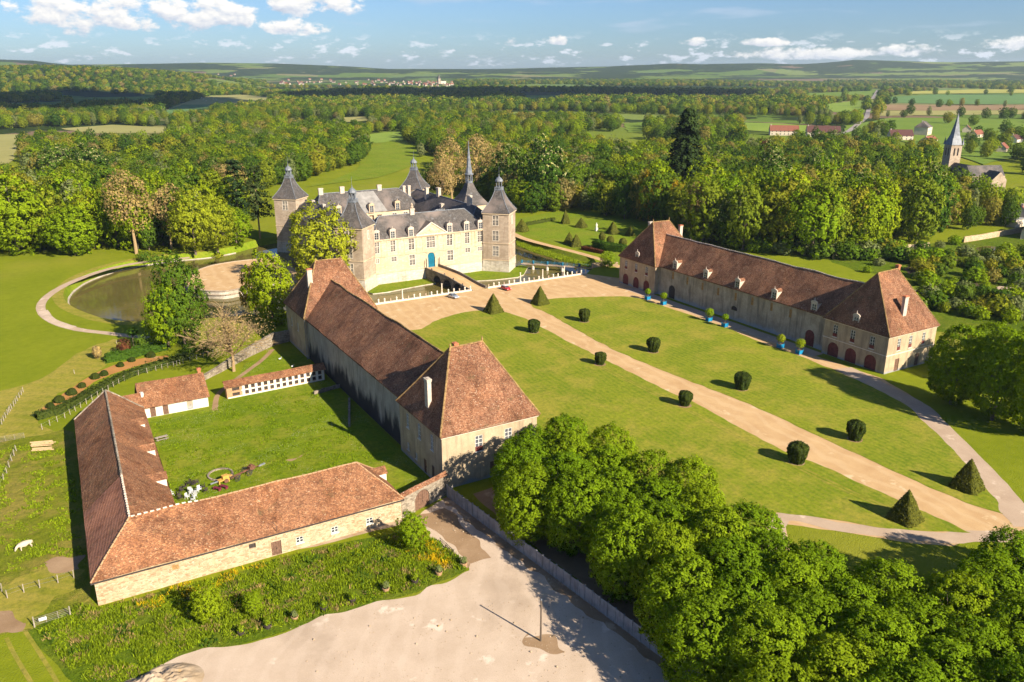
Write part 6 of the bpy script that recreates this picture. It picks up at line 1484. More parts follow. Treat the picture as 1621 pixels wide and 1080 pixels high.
def implement(label, p, ang, kind):
    r = thing('farm_implement', label, 'machine', p); r.rotation_euler = (0, 0, ang); 
    def part(nm, fn, mt='rust'): m = MB(); fn(m); link(nm, m.mesh(nm, mt), r)
    part('beam', lambda m: (m.tube((-1.8, 0, .7), (1.8, 0, .75), .09, .07, 6), m.tube((-1.2, -.7, .6), (1.0, 0, .8), .06, .06, 5), m.tube((-1.2, .7, .6), (1.0, 0, .8), .06, .06, 5)))
    for s in (-1, 1):
        def wh(m, s=s):
            for k in range(16):
                a = math.pi * 2 * k / 16; b = math.pi * 2 * (k + 1) / 16; m.tube((-.9 + .55 * math.cos(a), s * .8, .55 + .55 * math.sin(a)), (-.9 + .55 * math.cos(b), s * .8, .55 + .55 * math.sin(b)), .05, .05, 5)
            for k in range(6): a = math.pi / 3 * k; m.tube((-.9, s * .8, .55), (-.9 + .55 * math.cos(a), s * .8, .55 + .55 * math.sin(a)), .025, .025, 4)
        part('wheel', wh, 'iron')
    part('axle', lambda m: m.tube((-.9, -.85, .55), (-.9, .85, .55), .05, .05, 6), 'iron')
    for k in range(5): part('tine', lambda m, k=k: m.tube((-.4 + .4 * k, -.6 + .3 * k, .7), (-.6 + .4 * k, -.6 + .3 * k, .05), .04, .03, 5), 'iron')
    if kind: part('engine_block', lambda m: (m.box(-.5, .6, -.45, .45, .7, 1.35), m.box(-.2, .3, -.3, .3, 1.35, 1.6)), 'rust'); part('drawbar', lambda m: m.box(1.6, 3.0, -.15, .15, .55, .75), 'steel')
implement('rusty wheeled farm engine with pale drawbar in the courtyard grass', g(398, 748), rad(22), 1)
implement('rusty spoked hay rake lying next to the stone ring', g(378, 757), rad(30), 0)
for k, (px, py, lab) in enumerate([(443, 570, 'white goose walking beside the thin path'), (463, 582, 'white goose on the hutch roof side of the path')]):
    p = g(px, py); r = thing('goose', lab, 'goose', p); m = MB(); m.lathe([(.02, 0), (.16, .15), (.2, .35), (.12, .6), (.02, .75)], 0, 0, 8); m.v = [(z - .35, y, x + .35) for x, y, z in m.v]; link('body', m.mesh('body', 'plastic_white', smooth=True), r); m = MB(); m.tube((.3, 0, .42), (.42, 0, .75), .06, .04, 6); m.tube((.42, 0, .75), (.55, 0, .74), .05, .02, 6); link('neck', m.mesh('neck', 'plastic_white'), r); m = MB(); m.tube((0, .06, .2), (0, .06, 0), .02, .02, 4); m.tube((0, -.06, .2), (0, -.06, 0), .02, .02, 4); link('leg', m.mesh('leg', 'wood_yellow'), r)

# ================================================================== TREES
def crown_pts(seed, R, zb, zt, nl, n, clumps=16, spread=.22, fill=.30, top=1.0, lobe=(.34, .52)):
    """points and outward directions of the leaves of a crown built from lobes and leaf clumps"""
    r = np.random.RandomState(seed); hz = (zt - zb) / 2; cz = (zt + zb) / 2; L = []
    for k in range(nl):
        for _ in range(40):
            d = r.normal(size=3); d /= np.linalg.norm(d); d[2] = d[2] * .95 + .05
            rr = .38 + .30 * r.rand(); c = np.array([d[0] * R * rr, d[1] * R * rr, cz + d[2] * hz * rr * 1.05])
            taper = 1 - .45 * max(0, (c[2] - cz) / hz) * top
            c[0] *= taper; c[1] *= taper
            if all(np.linalg.norm(c - q[0]) > R * .34 for q in L): break
        L.append((c, R * r.uniform(*lobe)))
    L.append((np.array([0, 0, cz]), R * .5)); C = []; D = []
    w = np.array([q[1] ** 2 for q in L]); w /= w.sum()
    for i, (c, rad_) in enumerate(L):
        m = int(n * w[i]); cd = r.normal(size=(clumps, 3)); cd /= np.linalg.norm(cd, axis=1)[:, None]; cd[:, 2] = np.where(cd[:, 2] < -.5, -cd[:, 2], cd[:, 2])
        d = cd[r.randint(0, clumps, m)] + r.normal(size=(m, 3)) * spread * 1.35; d /= np.linalg.norm(d, axis=1)[:, None]
        rr = rad_ * (1.06 - fill * r.rand(m) ** 2); p = c + d * rr[:, None] * np.array([1, 1, .9])
        keep = np.ones(m, bool)
        for j, (c2, r2) in enumerate(L):
            if j != i: keep &= np.linalg.norm((p - c2) / np.array([1, 1, .9]), axis=1) > r2 * .80
        C.append(p[keep]); D.append(d[keep])
    return np.concatenate(C), np.concatenate(D), L
def crown_dome(seed, R, zb, zt, nl, n, ncl=260, clr=.6, disp=.16, inner=.12, low=.42, **kw):
    """crown as one dome of many small leaf clumps with an uneven outline"""
    r = np.random.RandomState(seed); per = max(4, int(n * (1 - inner) / ncl)); k = np.arange(ncl) + .5; ph = np.arccos(1 - 2 * k / ncl); th = math.pi * (1 + 5 ** .5) * k
    d = np.stack([np.cos(th) * np.sin(ph), np.sin(th) * np.sin(ph), np.cos(ph)], 1) + r.normal(size=(ncl, 3)) * .07; d /= np.linalg.norm(d, axis=1)[:, None]
    cz = zb + (zt - zb) * low; rad_ = np.array([1 + disp * 1.5 * mnoise.fractal(Vector((v[0] * 1.7 + seed, v[1] * 1.7, v[2] * 1.7)), 1, 2, 3) for v in d])
    hz = np.where(d[:, 2] > 0, zt - cz, cz - zb); c = np.stack([d[:, 0] * R * rad_, d[:, 1] * R * rad_, cz + d[:, 2] * hz * rad_], 1)
    cs = clr * r.uniform(.5, 1.6, ncl)
    e = r.normal(size=(ncl, per, 3)); e /= np.linalg.norm(e, axis=2)[:, :, None]; e = e + d[:, None, :] * .3; e /= np.linalg.norm(e, axis=2)[:, :, None]
    P = c[:, None, :] + e * (cs[:, None, None] * (r.rand(ncl, per, 1) ** .75)); D = e * .5 + d[:, None, :] * .7
    m = int(n * inner); f = r.normal(size=(m, 3)); f /= np.linalg.norm(f, axis=1)[:, None]; q = f * (r.rand(m, 1) ** .5) * .85
    I = np.stack([q[:, 0] * R, q[:, 1] * R, cz + q[:, 2] * np.where(q[:, 2] > 0, zt - cz, cz - zb)], 1)
    L = [(c[j] * np.array([.72, .72, .9]), R * .3) for j in r.choice(ncl, nl, replace=False)]
    C = np.concatenate([P.reshape(-1, 3), I]); DD = np.concatenate([D.reshape(-1, 3), f]); DD /= np.linalg.norm(DD, axis=1)[:, None]
    return C, DD, L
def trunk_mesh(seed, H, zb, L, mat='bark', r0=.3, lean=0.0):
    m = MB(); rr = random.Random(seed); top = Vector((lean * H * .3, 0, zb + (H - zb) * .55)); p = Vector((0, 0, -.3)); n = 5
    for k in range(n):
        q = Vector((0, 0, -.3)).lerp(top, (k + 1) / n) + Vector((rr.uniform(-.15, .15), rr.uniform(-.15, .15), 0)); m.tube(p, q, r0 * (1.15 - .8 * k / n), r0 * (1.15 - .8 * (k + 1) / n), 7); p = q
    for c, _ in L:
        a = Vector((0, 0, -.3)).lerp(top, rr.uniform(.45, .95)); b = Vector(c); mid = a.lerp(b, .5) + Vector((0, 0, -.25)); m.tube(a, mid, r0 * .38, r0 * .24, 5); m.tube(mid, b, r0 * .24, r0 * .08, 5)
    return m.mesh('trunk', mat)
class TreeKind:
    def __init__(s, name, seed, H, R, zb, nl, n, leaf, mat, bark='bark', r0=.3, blossom=None, **kw):
        s.H, s.R = H, R; C, D, L = (crown_dome if kw.pop('dome', True) else crown_pts)(seed, R, zb, H, nl, n, **kw); r = np.random.RandomState(seed + 1)
        s.crown = quad_mesh('crown', quads(C, D, leaf, r, .35), mat); s.trunk = trunk_mesh(seed, H, zb, L, bark, r0)
        s.extra = None
        if blossom:
            up = (D[:, 2] > .25) & (C[:, 2] > zb + (H - zb) * .35) & (r.rand(len(C)) < blossom[1]); s.extra = quad_mesh('blossom', quads(C[up] + D[up] * leaf * .8, D[up], leaf * .75, r, .5), blossom[0])
        s.name = name; s.count = 0
    def put(s, loc, rotz, sc, label, group=None, cat='tree'):
        o = thing(s.name, label, cat, loc, group); o.rotation_euler = (0, 0, rotz); o.scale = sc if isinstance(sc, tuple) else (sc,) * 3
        link('trunk', s.trunk, o); c = link('crown', s.crown, o)
        if s.extra: link('blossom', s.extra, o)
        s.count += 1; return o
LIME = [TreeKind('lime_tree', 100 + k, 13.0, 4.8, 1.0, 10, 27000, .175, 'leaf_lime', r0=.28, ncl=480, clr=.62, disp=.13, low=.45) for k in range(3)]
BRO = [TreeKind('broadleaf_tree', 200 + k, 17.0, 5.6 + .5 * (k % 3), 1.0 + (k % 2), 12 + k, 4600, .46, ['leaf_mixed', 'leaf_mixed', 'leaf_bright', 'leaf_dark', 'leaf_mixed'][k], r0=.35, ncl=120 + 14 * k, clr=1.05, disp=.30, low=.5) for k in range(5)]
CHE = TreeKind('chestnut_tree', 230, 17.0, 6.2, 1.0, 13, 4600, .48, 'leaf_dark', r0=.4, blossom=('leaf_cream', .30), ncl=130, clr=1.1, disp=.26, low=.5)
TAN = TreeKind('tan_tree', 240, 20.0, 6.6, 2.2, 17, 5600, .28, 'leaf_tan', 'bark_pale', .38, dome=False, clumps=26, spread=.3, fill=.7)
YEL = TreeKind('yellow_green_tree', 250, 16.0, 5.4, 2.0, 16, 9000, .25, 'leaf_yellow', r0=.3, ncl=230, clr=.85, disp=.30, low=.5)
FIN = [TreeKind('park_tree', 260 + k, 17.0, 5.4, 1.5, 14, 11000, .30, ['leaf_mixed', 'leaf_bright'][k], r0=.35, ncl=260, clr=.82, disp=.28, low=.48) for k in range(2)]
GLD = TreeKind('golden_tree', 251, 14.0, 4.6, 2.0, 9, 3200, .38, 'leaf_gold', r0=.3, ncl=90, clr=.9, disp=.3)
POP = TreeKind('slender_tree', 252, 17.0, 3.6, 1.5, 9, 3400, .40, 'leaf_grey', r0=.25, ncl=90, clr=.9, disp=.3)
COP = TreeKind('copper_tree', 253, 13.0, 3.4, 1.5, 8, 2200, .40, 'leaf_copper', r0=.25, ncl=70, clr=.8, disp=.25)
def bare_tree():
    m = MB(); tw = MB(); rr = random.Random(5); T = []
    def grow(p, d, L, r, lev):
        q = p + d * L; m.tube(p, q, r, r * .68, 6 if lev < 2 else 4)
        if lev >= 4:
            for _ in range(5):
                e = (d + Vector((rr.gauss(0, .7), rr.gauss(0, .7), rr.gauss(.1, .5)))).normalized(); m.tube(q, q + e * rr.uniform(.5, 1.1), .022, .010, 3)
            return
        for k in range(3 if lev else 5):
            e = (d * .75 + Vector((rr.gauss(0, .62), rr.gauss(0, .62), rr.gauss(.22, .35)))).normalized(); grow(p.lerp(q, rr.uniform(.55, 1.0)), e, L * rr.uniform(.62, .82), r * .58, lev + 1)
        if lev < 3: grow(q, (d + Vector((rr.gauss(0, .2), rr.gauss(0, .2), .1))).normalized(), L * .8, r * .66, lev + 1)
    grow(Vector((0, 0, -.2)), Vector((.02, 0, 1)), 4.2, .26, 0)
    return m
def conifer(seed, H, R, tiers, mat, droop=.25, power=1.0, n=4200, leaf=.42, base=.08):
    r = np.random.RandomState(seed); C = []; D = []
    for k in range(tiers):
        t = (k + .5) / tiers; z0 = H * (base + (1 - base) * t); R0 = R * (1 - t) ** power + .25; nb = max(4, int(9 * (1 - t * .5)))
        for b in range(nb):
            a = 2 * math.pi * (b + r.rand()) / nb; ln = R0 * r.uniform(.7, 1.1); m = max(8, int(n / tiers / nb)); u = r.rand(m) ** .7
            x = np.cos(a) * ln * u + r.normal(size=m) * .4; y = np.sin(a) * ln * u + r.normal(size=m) * .4; z = z0 + (r.rand() - .5) * H / tiers - droop * ln * u ** 1.5 + r.normal(size=m) * .35
            C.append(np.stack([x, y, z], 1)); D.append(np.tile([math.cos(a) * .5, math.sin(a) * .5, .6], (m, 1)))
    C = np.concatenate(C); D = np.concatenate(D); return quad_mesh('crown', quads(C, D, leaf, r, .3), mat)
def conifer_tree(name, label, loc, crown, H, rotz=0, mat='bark', sc=1.0):
    o = thing(name, label, 'tree', loc); o.rotation_euler = (0, 0, rotz); o.scale = sc if isinstance(sc, tuple) else (sc,) * 3
    m = MB(); m.tube((0, 0, -.3), (0, 0, H * .95), .45, .05, 8); link('trunk', m.mesh('trunk', mat), o); link('crown', crown, o); return o
def at(kind, px, py, py_top, wpx, label, rz=None, group=None):
    """tree whose foot shows at px,py, top at py_top, crown wpx wide"""
    p = g(px, py); h = hat(py_top, p.x, p.y); w = wpx * depth(p.x, p.y) / FPX * .84
    return kind.put(p, rnd.uniform(0, 6) if rz is None else rz, (w / 2 / kind.R, w / 2 / kind.R, h / kind.H), label, group)
# ---- lime grove in front
GROVE = G([(805, 752), (830, 735), (912, 712), (1010, 742), (1120, 793), (1208, 848), (1285, 905), (1420, 930), (1500, 930), (1580, 905), (1680, 866), (1780, 890), (1780, 1230), (1270, 1230), (1182, 1090), (1082, 985), (982, 898), (902, 844), (815, 800)], 7.5)
GP = [(v.x, v.y) for v in GROVE]
rl = random.Random(12); spots = []
for i in range(-4, 22):
    for j in range(-4, 22):
        x = 66 + i * 7.0 + (j % 2) * 3.5 + rl.uniform(-.9, .9); y = 20 + j * 6.3 + rl.uniform(-.9, .9)
        if inpoly(x, y, GP): spots.append((x, y))
spots.sort(key=lambda s: depth(s[0], s[1], 8))
ORD = ['first', 'second', 'third', 'fourth', 'fifth', 'sixth', 'seventh', 'eighth', 'ninth', 'tenth', 'eleventh', 'twelfth', 'thirteenth', 'fourteenth', 'fifteenth', 'sixteenth', 'seventeenth', 'eighteenth', 'nineteenth', 'twentieth']
def lime_zone(x, y):
    if not inpoly(x + 4.5, y + 7.5, GP): return 'along the lawn edge of the grove'
    if x - (53.9 + (113.9 - y) * .1045) < 13: return 'along the concrete wall side'
    return 'in the front rows' if proj(x, y, 10)[1] > 1000 else 'inside the grove'
spots += [(66.5, 106.8), (73.8, 107.6), (70.0, 101.2), (79.2, 101.5)]
spots = [q for i, q in enumerate(spots) if i >= len(spots) - 4 or all(math.hypot(q[0] - a, q[1] - b) > 4.5 for a, b in spots[-4:])]
zone = {}
for q in spots: zone.setdefault(lime_zone(*q), []).append(q)
k = 0
for zn, L in zone.items():
    L.sort(key=lambda q: proj(q[0], q[1], 10)[0])
    for i, (x, y) in enumerate(L):
        h = rl.uniform(.86, 1.02); w = rl.uniform(.90, 1.08); k += 1
        LIME[k % 3].put((x, y, 0), rl.uniform(0, 6.28), (w, w, h), f'bright green lime tree {zn}, {ORD[i] if i < 20 else "last ones"} from the left', 'lime trees of the grove')
# ---- clump at the right edge beyond the near stable pavilion
for k, (px, py, top, w, lab) in enumerate([(1505, 640, 520, 95, 'nearest the stable pavilion'), (1570, 665, 530, 105, 'in the middle of the right hand clump'), (1640, 690, 530, 110, 'at the right picture edge'), (1560, 600, 515, 80, 'at the back of the right hand clump'), (1630, 625, 520, 90, 'at the back by the picture edge')]):
    at(LIME[k % 3], px, py, top, w, f'dense dark green lime tree {lab}', group='lime trees right of the stable wing')
# ---- single trees round the pond and the chateau
at(FIN[1], 268, 553, 450, 62, 'leaning bright green tree at the pond edge, left of two', group='pond edge trees')
at(FIN[0], 294, 548, 415, 82, 'taller green tree at the pond edge, right of two', group='pond edge trees')
at(FIN[1], 432, 515, 403, 78, 'bright green tree against the far end of the stable wing')
at(GLD, 405, 500, 425, 46, 'yellowish green tree between terrace and bright green tree')
p = Vector((80, 262, 0)); k_ = YEL; h_ = hat(329, p.x, p.y); k_.put((p.x, p.y, 0), 1.0, (1.05 * 88 * depth(p.x, p.y) / FPX / 2 / k_.R,) * 2 + (h_ / k_.H,), 'airy yellow green tree in front of the chateau west wall')
o = thing('bare_tree', 'leafless pale tree with fine twigs by the rubble wall', 'tree', g(370, 588)); bm_ = bare_tree(); zz = max(v[2] for v in bm_.v); xx = max(abs(v[0]) for v in bm_.v); hb = hat(474, *g(370, 588)[:2])
me = bm_.mesh('branches', 'bark_pale'); link('branches', me, o); o.scale = (1.35 * hb / zz,) * 2 + (hb / zz,)
link('buds', quad_mesh('buds', leaf_cloud(3000, (0, 0, zz * .60), (xx * .85, xx * .85, zz * .38), .11, 3, .3, shell=.9), 'leaf_tan'), o)
at(BRO[2], 962, 424, 401, 25, 'small round ornamental tree by the moat corner')
at(FIN[1], 330, 982, 930, 50, 'leafy green bush in the tall grass before the barn', rz=.5); at(FIN[1], 402, 972, 940, 32, 'small yellow green bush in the tall grass'); at(FIN[1], 653, 868, 815, 52, 'rounded green bush by the barn gate end', rz=2)
p = g(212, 548); o = thing('palm', 'small shaggy palm beside the pond hedge', 'palm', p); m = MB(); m.tube((0, 0, -.1), (0, 0, 3.6), .18, .14, 7); link('trunk', m.mesh('trunk', 'bark'), o); link('fronds', quad_mesh('fronds', leaf_cloud(160, (0, 0, 4.0), (1.5, 1.5, .9), .55, 8, .2, shell=.8), 'leaf_dark'), o)
for k, (px, py, tp, w, mt) in enumerate([(155, 568, 548, 14, 'leaf_tan'), (198, 560, 538, 22, 'leaf_copper'), (225, 556, 530, 24, 'leaf_dark'), (245, 418, 402, 32, 'leaf_dark'), (228, 412, 398, 24, 'leaf_dark'), (345, 410, 402, 20, 'leaf_mixed'), (300, 562, 545, 28, 'leaf_dark'), (330, 558, 540, 30, 'leaf_dark')]):
    p = g(px, py); h = hat(tp, p.x, p.y); w_ = w * depth(p.x, p.y) / FPX / 2; lab = ['slim tan sapling left of the pond hedge', 'reddish shrub at the pond hedge', 'dark green shrub beside the palm', 'dark shrub at the far pond shore, larger', 'dark shrub at the far pond shore, smaller', 'small shrub on the water edge below the yellow trees', 'dark shrub under the pond edge trees, left', 'dark shrub under the pond edge trees, right'][k]
    o = thing('shrub', lab, 'shrub', p); link('foliage', quad_mesh('foliage', leaf_cloud(500, (0, 0, h * .55), (w_, w_, h * .5), .28, 70 + k, .4, shell=.7), mt), o); m = MB(); m.tube((0, 0, -.1), (0, 0, h * .5), .08, .05, 5); link('stem', m.mesh('stem', 'bark'), o)
# ---- specimen trees of the woods
at(TAN, 216, 402, 262, 105, 'tall tan budding tree with pale forked trunk in the left wood', rz=2.2)
for k, (px, py, tp, w) in enumerate([(715, 318, 212, 70), (755, 312, 206, 74), (700, 332, 245, 55), (790, 300, 222, 50)]): at(TAN, px, py, tp, w, f'tan brown budding tree behind the chateau, {["left of the spire", "behind the spire", "lowest, left of the spire", "right of the spire"][k]}', group='tan trees behind the chateau')
for k, (px, py, tp, w, lab) in enumerate([(310, 402, 300, 74, 'bright yellow green tree on the pond shore, left'), (345, 398, 310, 66, 'bright yellow green tree on the pond shore, middle'), (375, 388, 330, 50, 'bright yellow green tree on the pond shore, right'), (120, 404, 330, 80, 'low spreading bright green tree at the meadow edge of the left wood'), (30, 402, 280, 110, 'broad yellowish tree at the left meadow edge')]): at(YEL if k in (0, 1) else FIN[1], px, py, tp, w, lab)
for k, (px, py, tp, w, lab) in enumerate([(805, 318, 235, 56, 'chestnut right of the spire'), (862, 330, 228, 66, 'chestnut crowned with cream blossom above the garden'), (690, 300, 262, 40, 'chestnut low behind the rear tower'), (1215, 300, 232, 46, 'chestnut in the middle of the right wood'), (1285, 310, 245, 46, 'chestnut in the right wood towards the church'), (1460, 345, 262, 52, 'chestnut before the church'), (95, 300, 238, 60, 'chestnut in the back of the left wood'), (145, 290, 235, 56, 'chestnut beside the tan tree'), (120, 370, 300, 50, 'chestnut at the front of the left wood')]): at(CHE, px, py, tp, w, f'dark {lab} with cream blossom' if 'cream' not in lab else f'dark {lab}', group='flowering chestnuts')
for k, (px, py, tp, w, lab) in enumerate([(1030, 352, 275, 46, 'golden yellow tree behind the far stable pavilion, left'), (1068, 356, 290, 36, 'golden yellow tree behind the far stable pavilion, right')]): at(GLD, px, py, tp, w, lab)
for (px, py, tp, w, lab) in [(1207, 262, 222, 18, 'narrow copper coloured tree in the right wood'), (1218, 268, 236, 16, 'small copper coloured tree in the right wood')]: at(COP, px, py, tp, w, lab)
p = g(1080, 340); hc = hat(172, p.x, p.y); conifer_tree('big_conifer', 'huge dark conifer rising above the right wood', p, conifer(301, hc, 84 / 2 * depth(p.x, p.y) / FPX, 44, 'leaf_conifer', .3, .5, 16000, .75), hc, 0)
p = g(1122, 384); hc = hat(300, p.x, p.y); conifer_tree('blue_spruce', 'pale grey blue spruce behind the stable roof', p, conifer(302, hc, 36 / 2 * depth(p.x, p.y) / FPX, 18, 'leaf_blue', .3, .8, 4500, .36), hc, 1)
for (px, py, tp, w, sd, lab) in [(382, 382, 250, 46, 303, 'tall dark cedar left of the chateau, taller of two'), (412, 378, 262, 50, 304, 'dark drooping cedar against the chateau tower')]:
    p = g(px, py); hc = hat(tp, p.x, p.y); conifer_tree('cedar', lab, p, conifer(sd, hc, w / 2 * depth(p.x, p.y) / FPX, 12, 'leaf_conifer', .1, .28, 3600, .5, .30), hc, sd, 'bark_pale')
# ---- the woods
RW = [(690, 300), (700, 262), (740, 250), (800, 245), (900, 240), (1000, 242), (1100, 250), (1190, 262), (1330, 280), (1450, 297), (1520, 322), (1600, 338), (1605, 352), (1560, 360), (1480, 378), (1400, 399), (1330, 408), (1260, 407), (1180, 398), (1100, 386), (1030, 355), (960, 342), (880, 337), (820, 337), (770, 322)]
LW = [(-160, 405), (60, 404), (130, 402), (200, 397), (262, 400), (300, 398), (350, 380), (372, 368), (392, 335), (418, 300), (470, 290), (560, 265), (590, 240), (590, 232), (520, 225), (440, 222), (360, 228), (250, 238), (120, 248), (40, 262), (0, 275), (-160, 300)]
NOW = [P for _, _, P in FIELDS] + [[(1185, 196), (1345, 200), (1420, 215), (1460, 235), (1620, 240), (1700, 300), (1700, 350), (1610, 345), (1480, 290), (1380, 240), (1190, 226)], [(1386, 140), (1394, 140), (1382, 186), (1350, 212), (1340, 212), (1368, 186)]]
wr = random.Random(21); near = []; far = []
KEEP = [P for nm_, _, P in FIELDS if nm_ != 'kitchen_garden'] + [[(420, 121), (720, 123), (720, 138), (420, 134)], [(1488, 178), (1530, 178), (1530, 246), (1612, 246), (1612, 300), (1560, 285), (1488, 262)], [(1386, 140), (1394, 140), (1382, 186), (1365, 186)], [(1212, 192), (1345, 196), (1345, 216), (1212, 213)], [(1405, 196), (1490, 186), (1490, 224), (1405, 224)], [(1590, 205), (1640, 205), (1640, 235), (1590, 230)]]
def free(px, py, q=None, h=13.0):
    if any(inpoly(px, py, P) for P in NOW): return False
    if q is not None:
        for z in ((h * .5, h) if h < 15 else (6, 12, 18, 24)):
            a, b = proj(q[0], q[1], z)
            for P in KEEP:
                if inpoly(a, b, P): return False
    return True
x = -120
while x < 700:
    y = 170
    while y < 900:
        q = (x + wr.uniform(-3.6, 3.6), y + wr.uniform(-3.6, 3.6)); px, py = proj(*q)
        if -140 < px < 1720:
            inl = inpoly(px, py, LW); inr = inpoly(px, py, RW)
            if (inl or inr) and free(px, py, q, 19 if px < 1470 else 11): near.append((*q, 'L' if inl else 'R'))
        y += 9.2
    x += 9.2
near.sort(key=lambda s: depth(s[0], s[1]))
NI_ = 290
def wood_kind(r_):
    u = r_.random(); return BRO[int(u * 50) % 5] if u < .74 else (FIN[int(u * 100) % 2] if u < .82 else (POP if u < .88 else (CHE if u < .92 else (TAN if u < .95 else YEL))))
nm = {'leaf_mixed': 'mid green', 'leaf_bright': 'bright green', 'leaf_dark': 'dark green', 'leaf_grey': 'grey green'}
def zone_word(sd, px, py):
    if sd == 'L': return 'at left edge' if px < 40 else ('left of the tan tree' if px < 170 else ('around the tan tree' if px < 270 else ('behind the yellow pond trees' if px < 400 else 'beside the meadow alley')))
    return 'near the chateau' if px < 830 else ('behind the moat garden' if px < 1000 else ('by the dark conifer' if px < 1150 else ('behind the stable roof' if px < 1320 else ('towards the church' if px < 1480 else 'below the church'))))
for k, (x, y, sd) in enumerate(near[:NI_]):
    kd = wood_kind(wr); s = wr.uniform(.8, 1.6) * (.62 if proj(x, y)[0] > 1470 else 1); w = s * wr.uniform(.68, .98)
    mt = kd.crown.materials[0].name; front = depth(x, y) < 330
    where = ('in the left wood' if sd == 'L' else 'in the right wood') + ', ' + zone_word(sd, *proj(x, y)) + (', front part' if front else ', back part')
    kd.put((x, y, 0), wr.uniform(0, 6.28), (w, w, s), ('tan budding tree ' + where if kd is TAN else 'yellow green tree ' + where) if kd in (TAN, YEL) else (f'{nm.get(mt, "green")} slender tree {where}' if kd is POP else (f'cream blossoming chestnut {where}' if kd is CHE else f'{nm.get(mt, "green")} broadleaf tree {where}')), 'trees of the left wood' if sd == 'L' else 'trees of the right wood')
far += [(x, y) for x, y, _ in near[NI_:]]
# bushes along the wood edges
# ---- far woods: too many to count, one mass
D0 = 380.0
def belt(d0, d1, step, thr, fs):
    out = []; x = -d1 * .25
    while x < d1:
        y = 0
        while y < d1:
            D = math.hypot(x, y)
            if d0 <= D < d1:
                q = (x + wr.uniform(-.45, .45) * step, y + wr.uniform(-.45, .45) * step); px, py = proj(*q)
                if -130 < px < 1750 and free(px, py, q, 12 if D < 1500 else 9) and not inpoly(px, py, LW) and not inpoly(px, py, RW):
                    if mnoise.fractal(Vector((q[0] / fs, q[1] / fs * .6 + q[0] / fs * .2, 4.2)), 1, 2, 4) > (thr if D < 2500 or terr(*q) < 6 or px > 330 else -.9): out.append(q)
            y += step
        x += step
    return out
GARD = [(800, 330), (1020, 330), (1030, 420), (985, 445), (800, 430)]; COURT = [(400, 250), (850, 250), (1000, 470), (400, 520)]; KG = [(1290, 398), (1700, 355), (1750, 640), (1300, 620)]; MEAD = [(-200, 404), (330, 404), (400, 400), (400, 700), (-200, 700)]
NOW += [GARD, COURT, KG, MEAD]
far += belt(420, 900, 12.5, -.45, 150.0) + belt(900, 1500, 16.0, -.25, 230.0)
vfar = belt(1500, 2600, 21.0, -.30, 420.0) + belt(2600, 4900, 32.0, -.16, 600.0)
for (px, py) in [(1405, 166), (1416, 164), (1443, 168), (1486, 170), (1502, 169), (1522, 168), (1546, 168), (1590, 170), (1337, 160), (1316, 163), (1290, 168), (1350, 168), (1600, 152), (1480, 150), (1425, 150), (1500, 151), (1560, 150), (1440, 182), (1470, 184), (1520, 186), (1560, 188), (1600, 188), (1405, 186), (1392, 212), (1380, 208), (1400, 216), (1430, 186), (1500, 196), (1540, 200), (1590, 215), (1570, 230), (1610, 225), (1540, 235), (1470, 245), (1440, 240), (1416, 232), (1355, 222), (1330, 228), (1290, 226), (1260, 228), (1560, 250), (1610, 255)]:
    p = g(px, py); far.append((p.x, p.y))
for k in range(18): p = g(1300 + k * 9.5 + wr.uniform(-3, 3), 236 + k * 1.9 + wr.uniform(-8, 8)); far.append((p.x, p.y))
CHP = KEEP[len(KEEP) - 5]
for _ in range(60):
    px = wr.uniform(1340, 1650); py = wr.uniform(206, 262) + max(0, px - 1500) * .12; p = g(px, py)
    if not any(inpoly(*proj(p.x, p.y, z), CHP) for z in (0, 7, 13)) and not inpoly(*proj(p.x, p.y, 10), KEEP[-2]): far.append((p.x, p.y))
def scatter(name, label, cat, pts, kinds, smin, smax, base_h=None):
    """one object of stuff per leaf kind: points carrying instances of that crown"""
    groups = [[] for _ in kinds]
    for q in pts: groups[wr.randrange(len(kinds))].append(q)
    for kd, L in zip(kinds, groups):
        if not L: continue
        me = bpy.data.meshes.new(name); me.from_pydata([(x, y, terr(x, y)) for x, y in L], [], [])
        a = me.attributes.new('scl', 'FLOAT_VECTOR', 'POINT'); r_ = me.attributes.new('rot', 'FLOAT_VECTOR', 'POINT')
        for i in range(len(L)):
            s = wr.uniform(smin, smax); w = s * wr.uniform(.9, 1.25); a.data[i].vector = (w, w, s); r_.data[i].vector = (0, 0, wr.uniform(0, 6.28))
        o = bpy.data.objects.new(name, me); COL.objects.link(o); tag(o, label, cat, kind='stuff')
        src = kd if isinstance(kd, bpy.types.Object) else SRC[kd]
        ng = bpy.data.node_groups.new(name, 'GeometryNodeTree'); ng.interface.new_socket('Geometry', in_out='INPUT', socket_type='NodeSocketGeometry'); ng.interface.new_socket('Geometry', in_out='OUTPUT', socket_type='NodeSocketGeometry')
        N = ng.nodes; gi = N.new('NodeGroupInput'); go = N.new('NodeGroupOutput'); ip = N.new('GeometryNodeInstanceOnPoints'); oi = N.new('GeometryNodeObjectInfo'); oi.inputs['Object'].default_value = src; oi.inputs['As Instance'].default_value = True
        n1 = N.new('GeometryNodeInputNamedAttribute'); n1.data_type = 'FLOAT_VECTOR'; n1.inputs['Name'].default_value = 'scl'; n2 = N.new('GeometryNodeInputNamedAttribute'); n2.data_type = 'FLOAT_VECTOR'; n2.inputs['Name'].default_value = 'rot'
        K = ng.links; K.new(gi.outputs[0], ip.inputs['Points']); K.new(oi.outputs['Geometry'], ip.inputs['Instance']); K.new(n1.outputs['Attribute'], ip.inputs['Scale']); K.new(n2.outputs['Attribute'], ip.inputs['Rotation']); K.new(ip.outputs[0], go.inputs[0])
        md = o.modifiers.new('scatter', 'NODES'); md.node_group = ng
SRC = {}
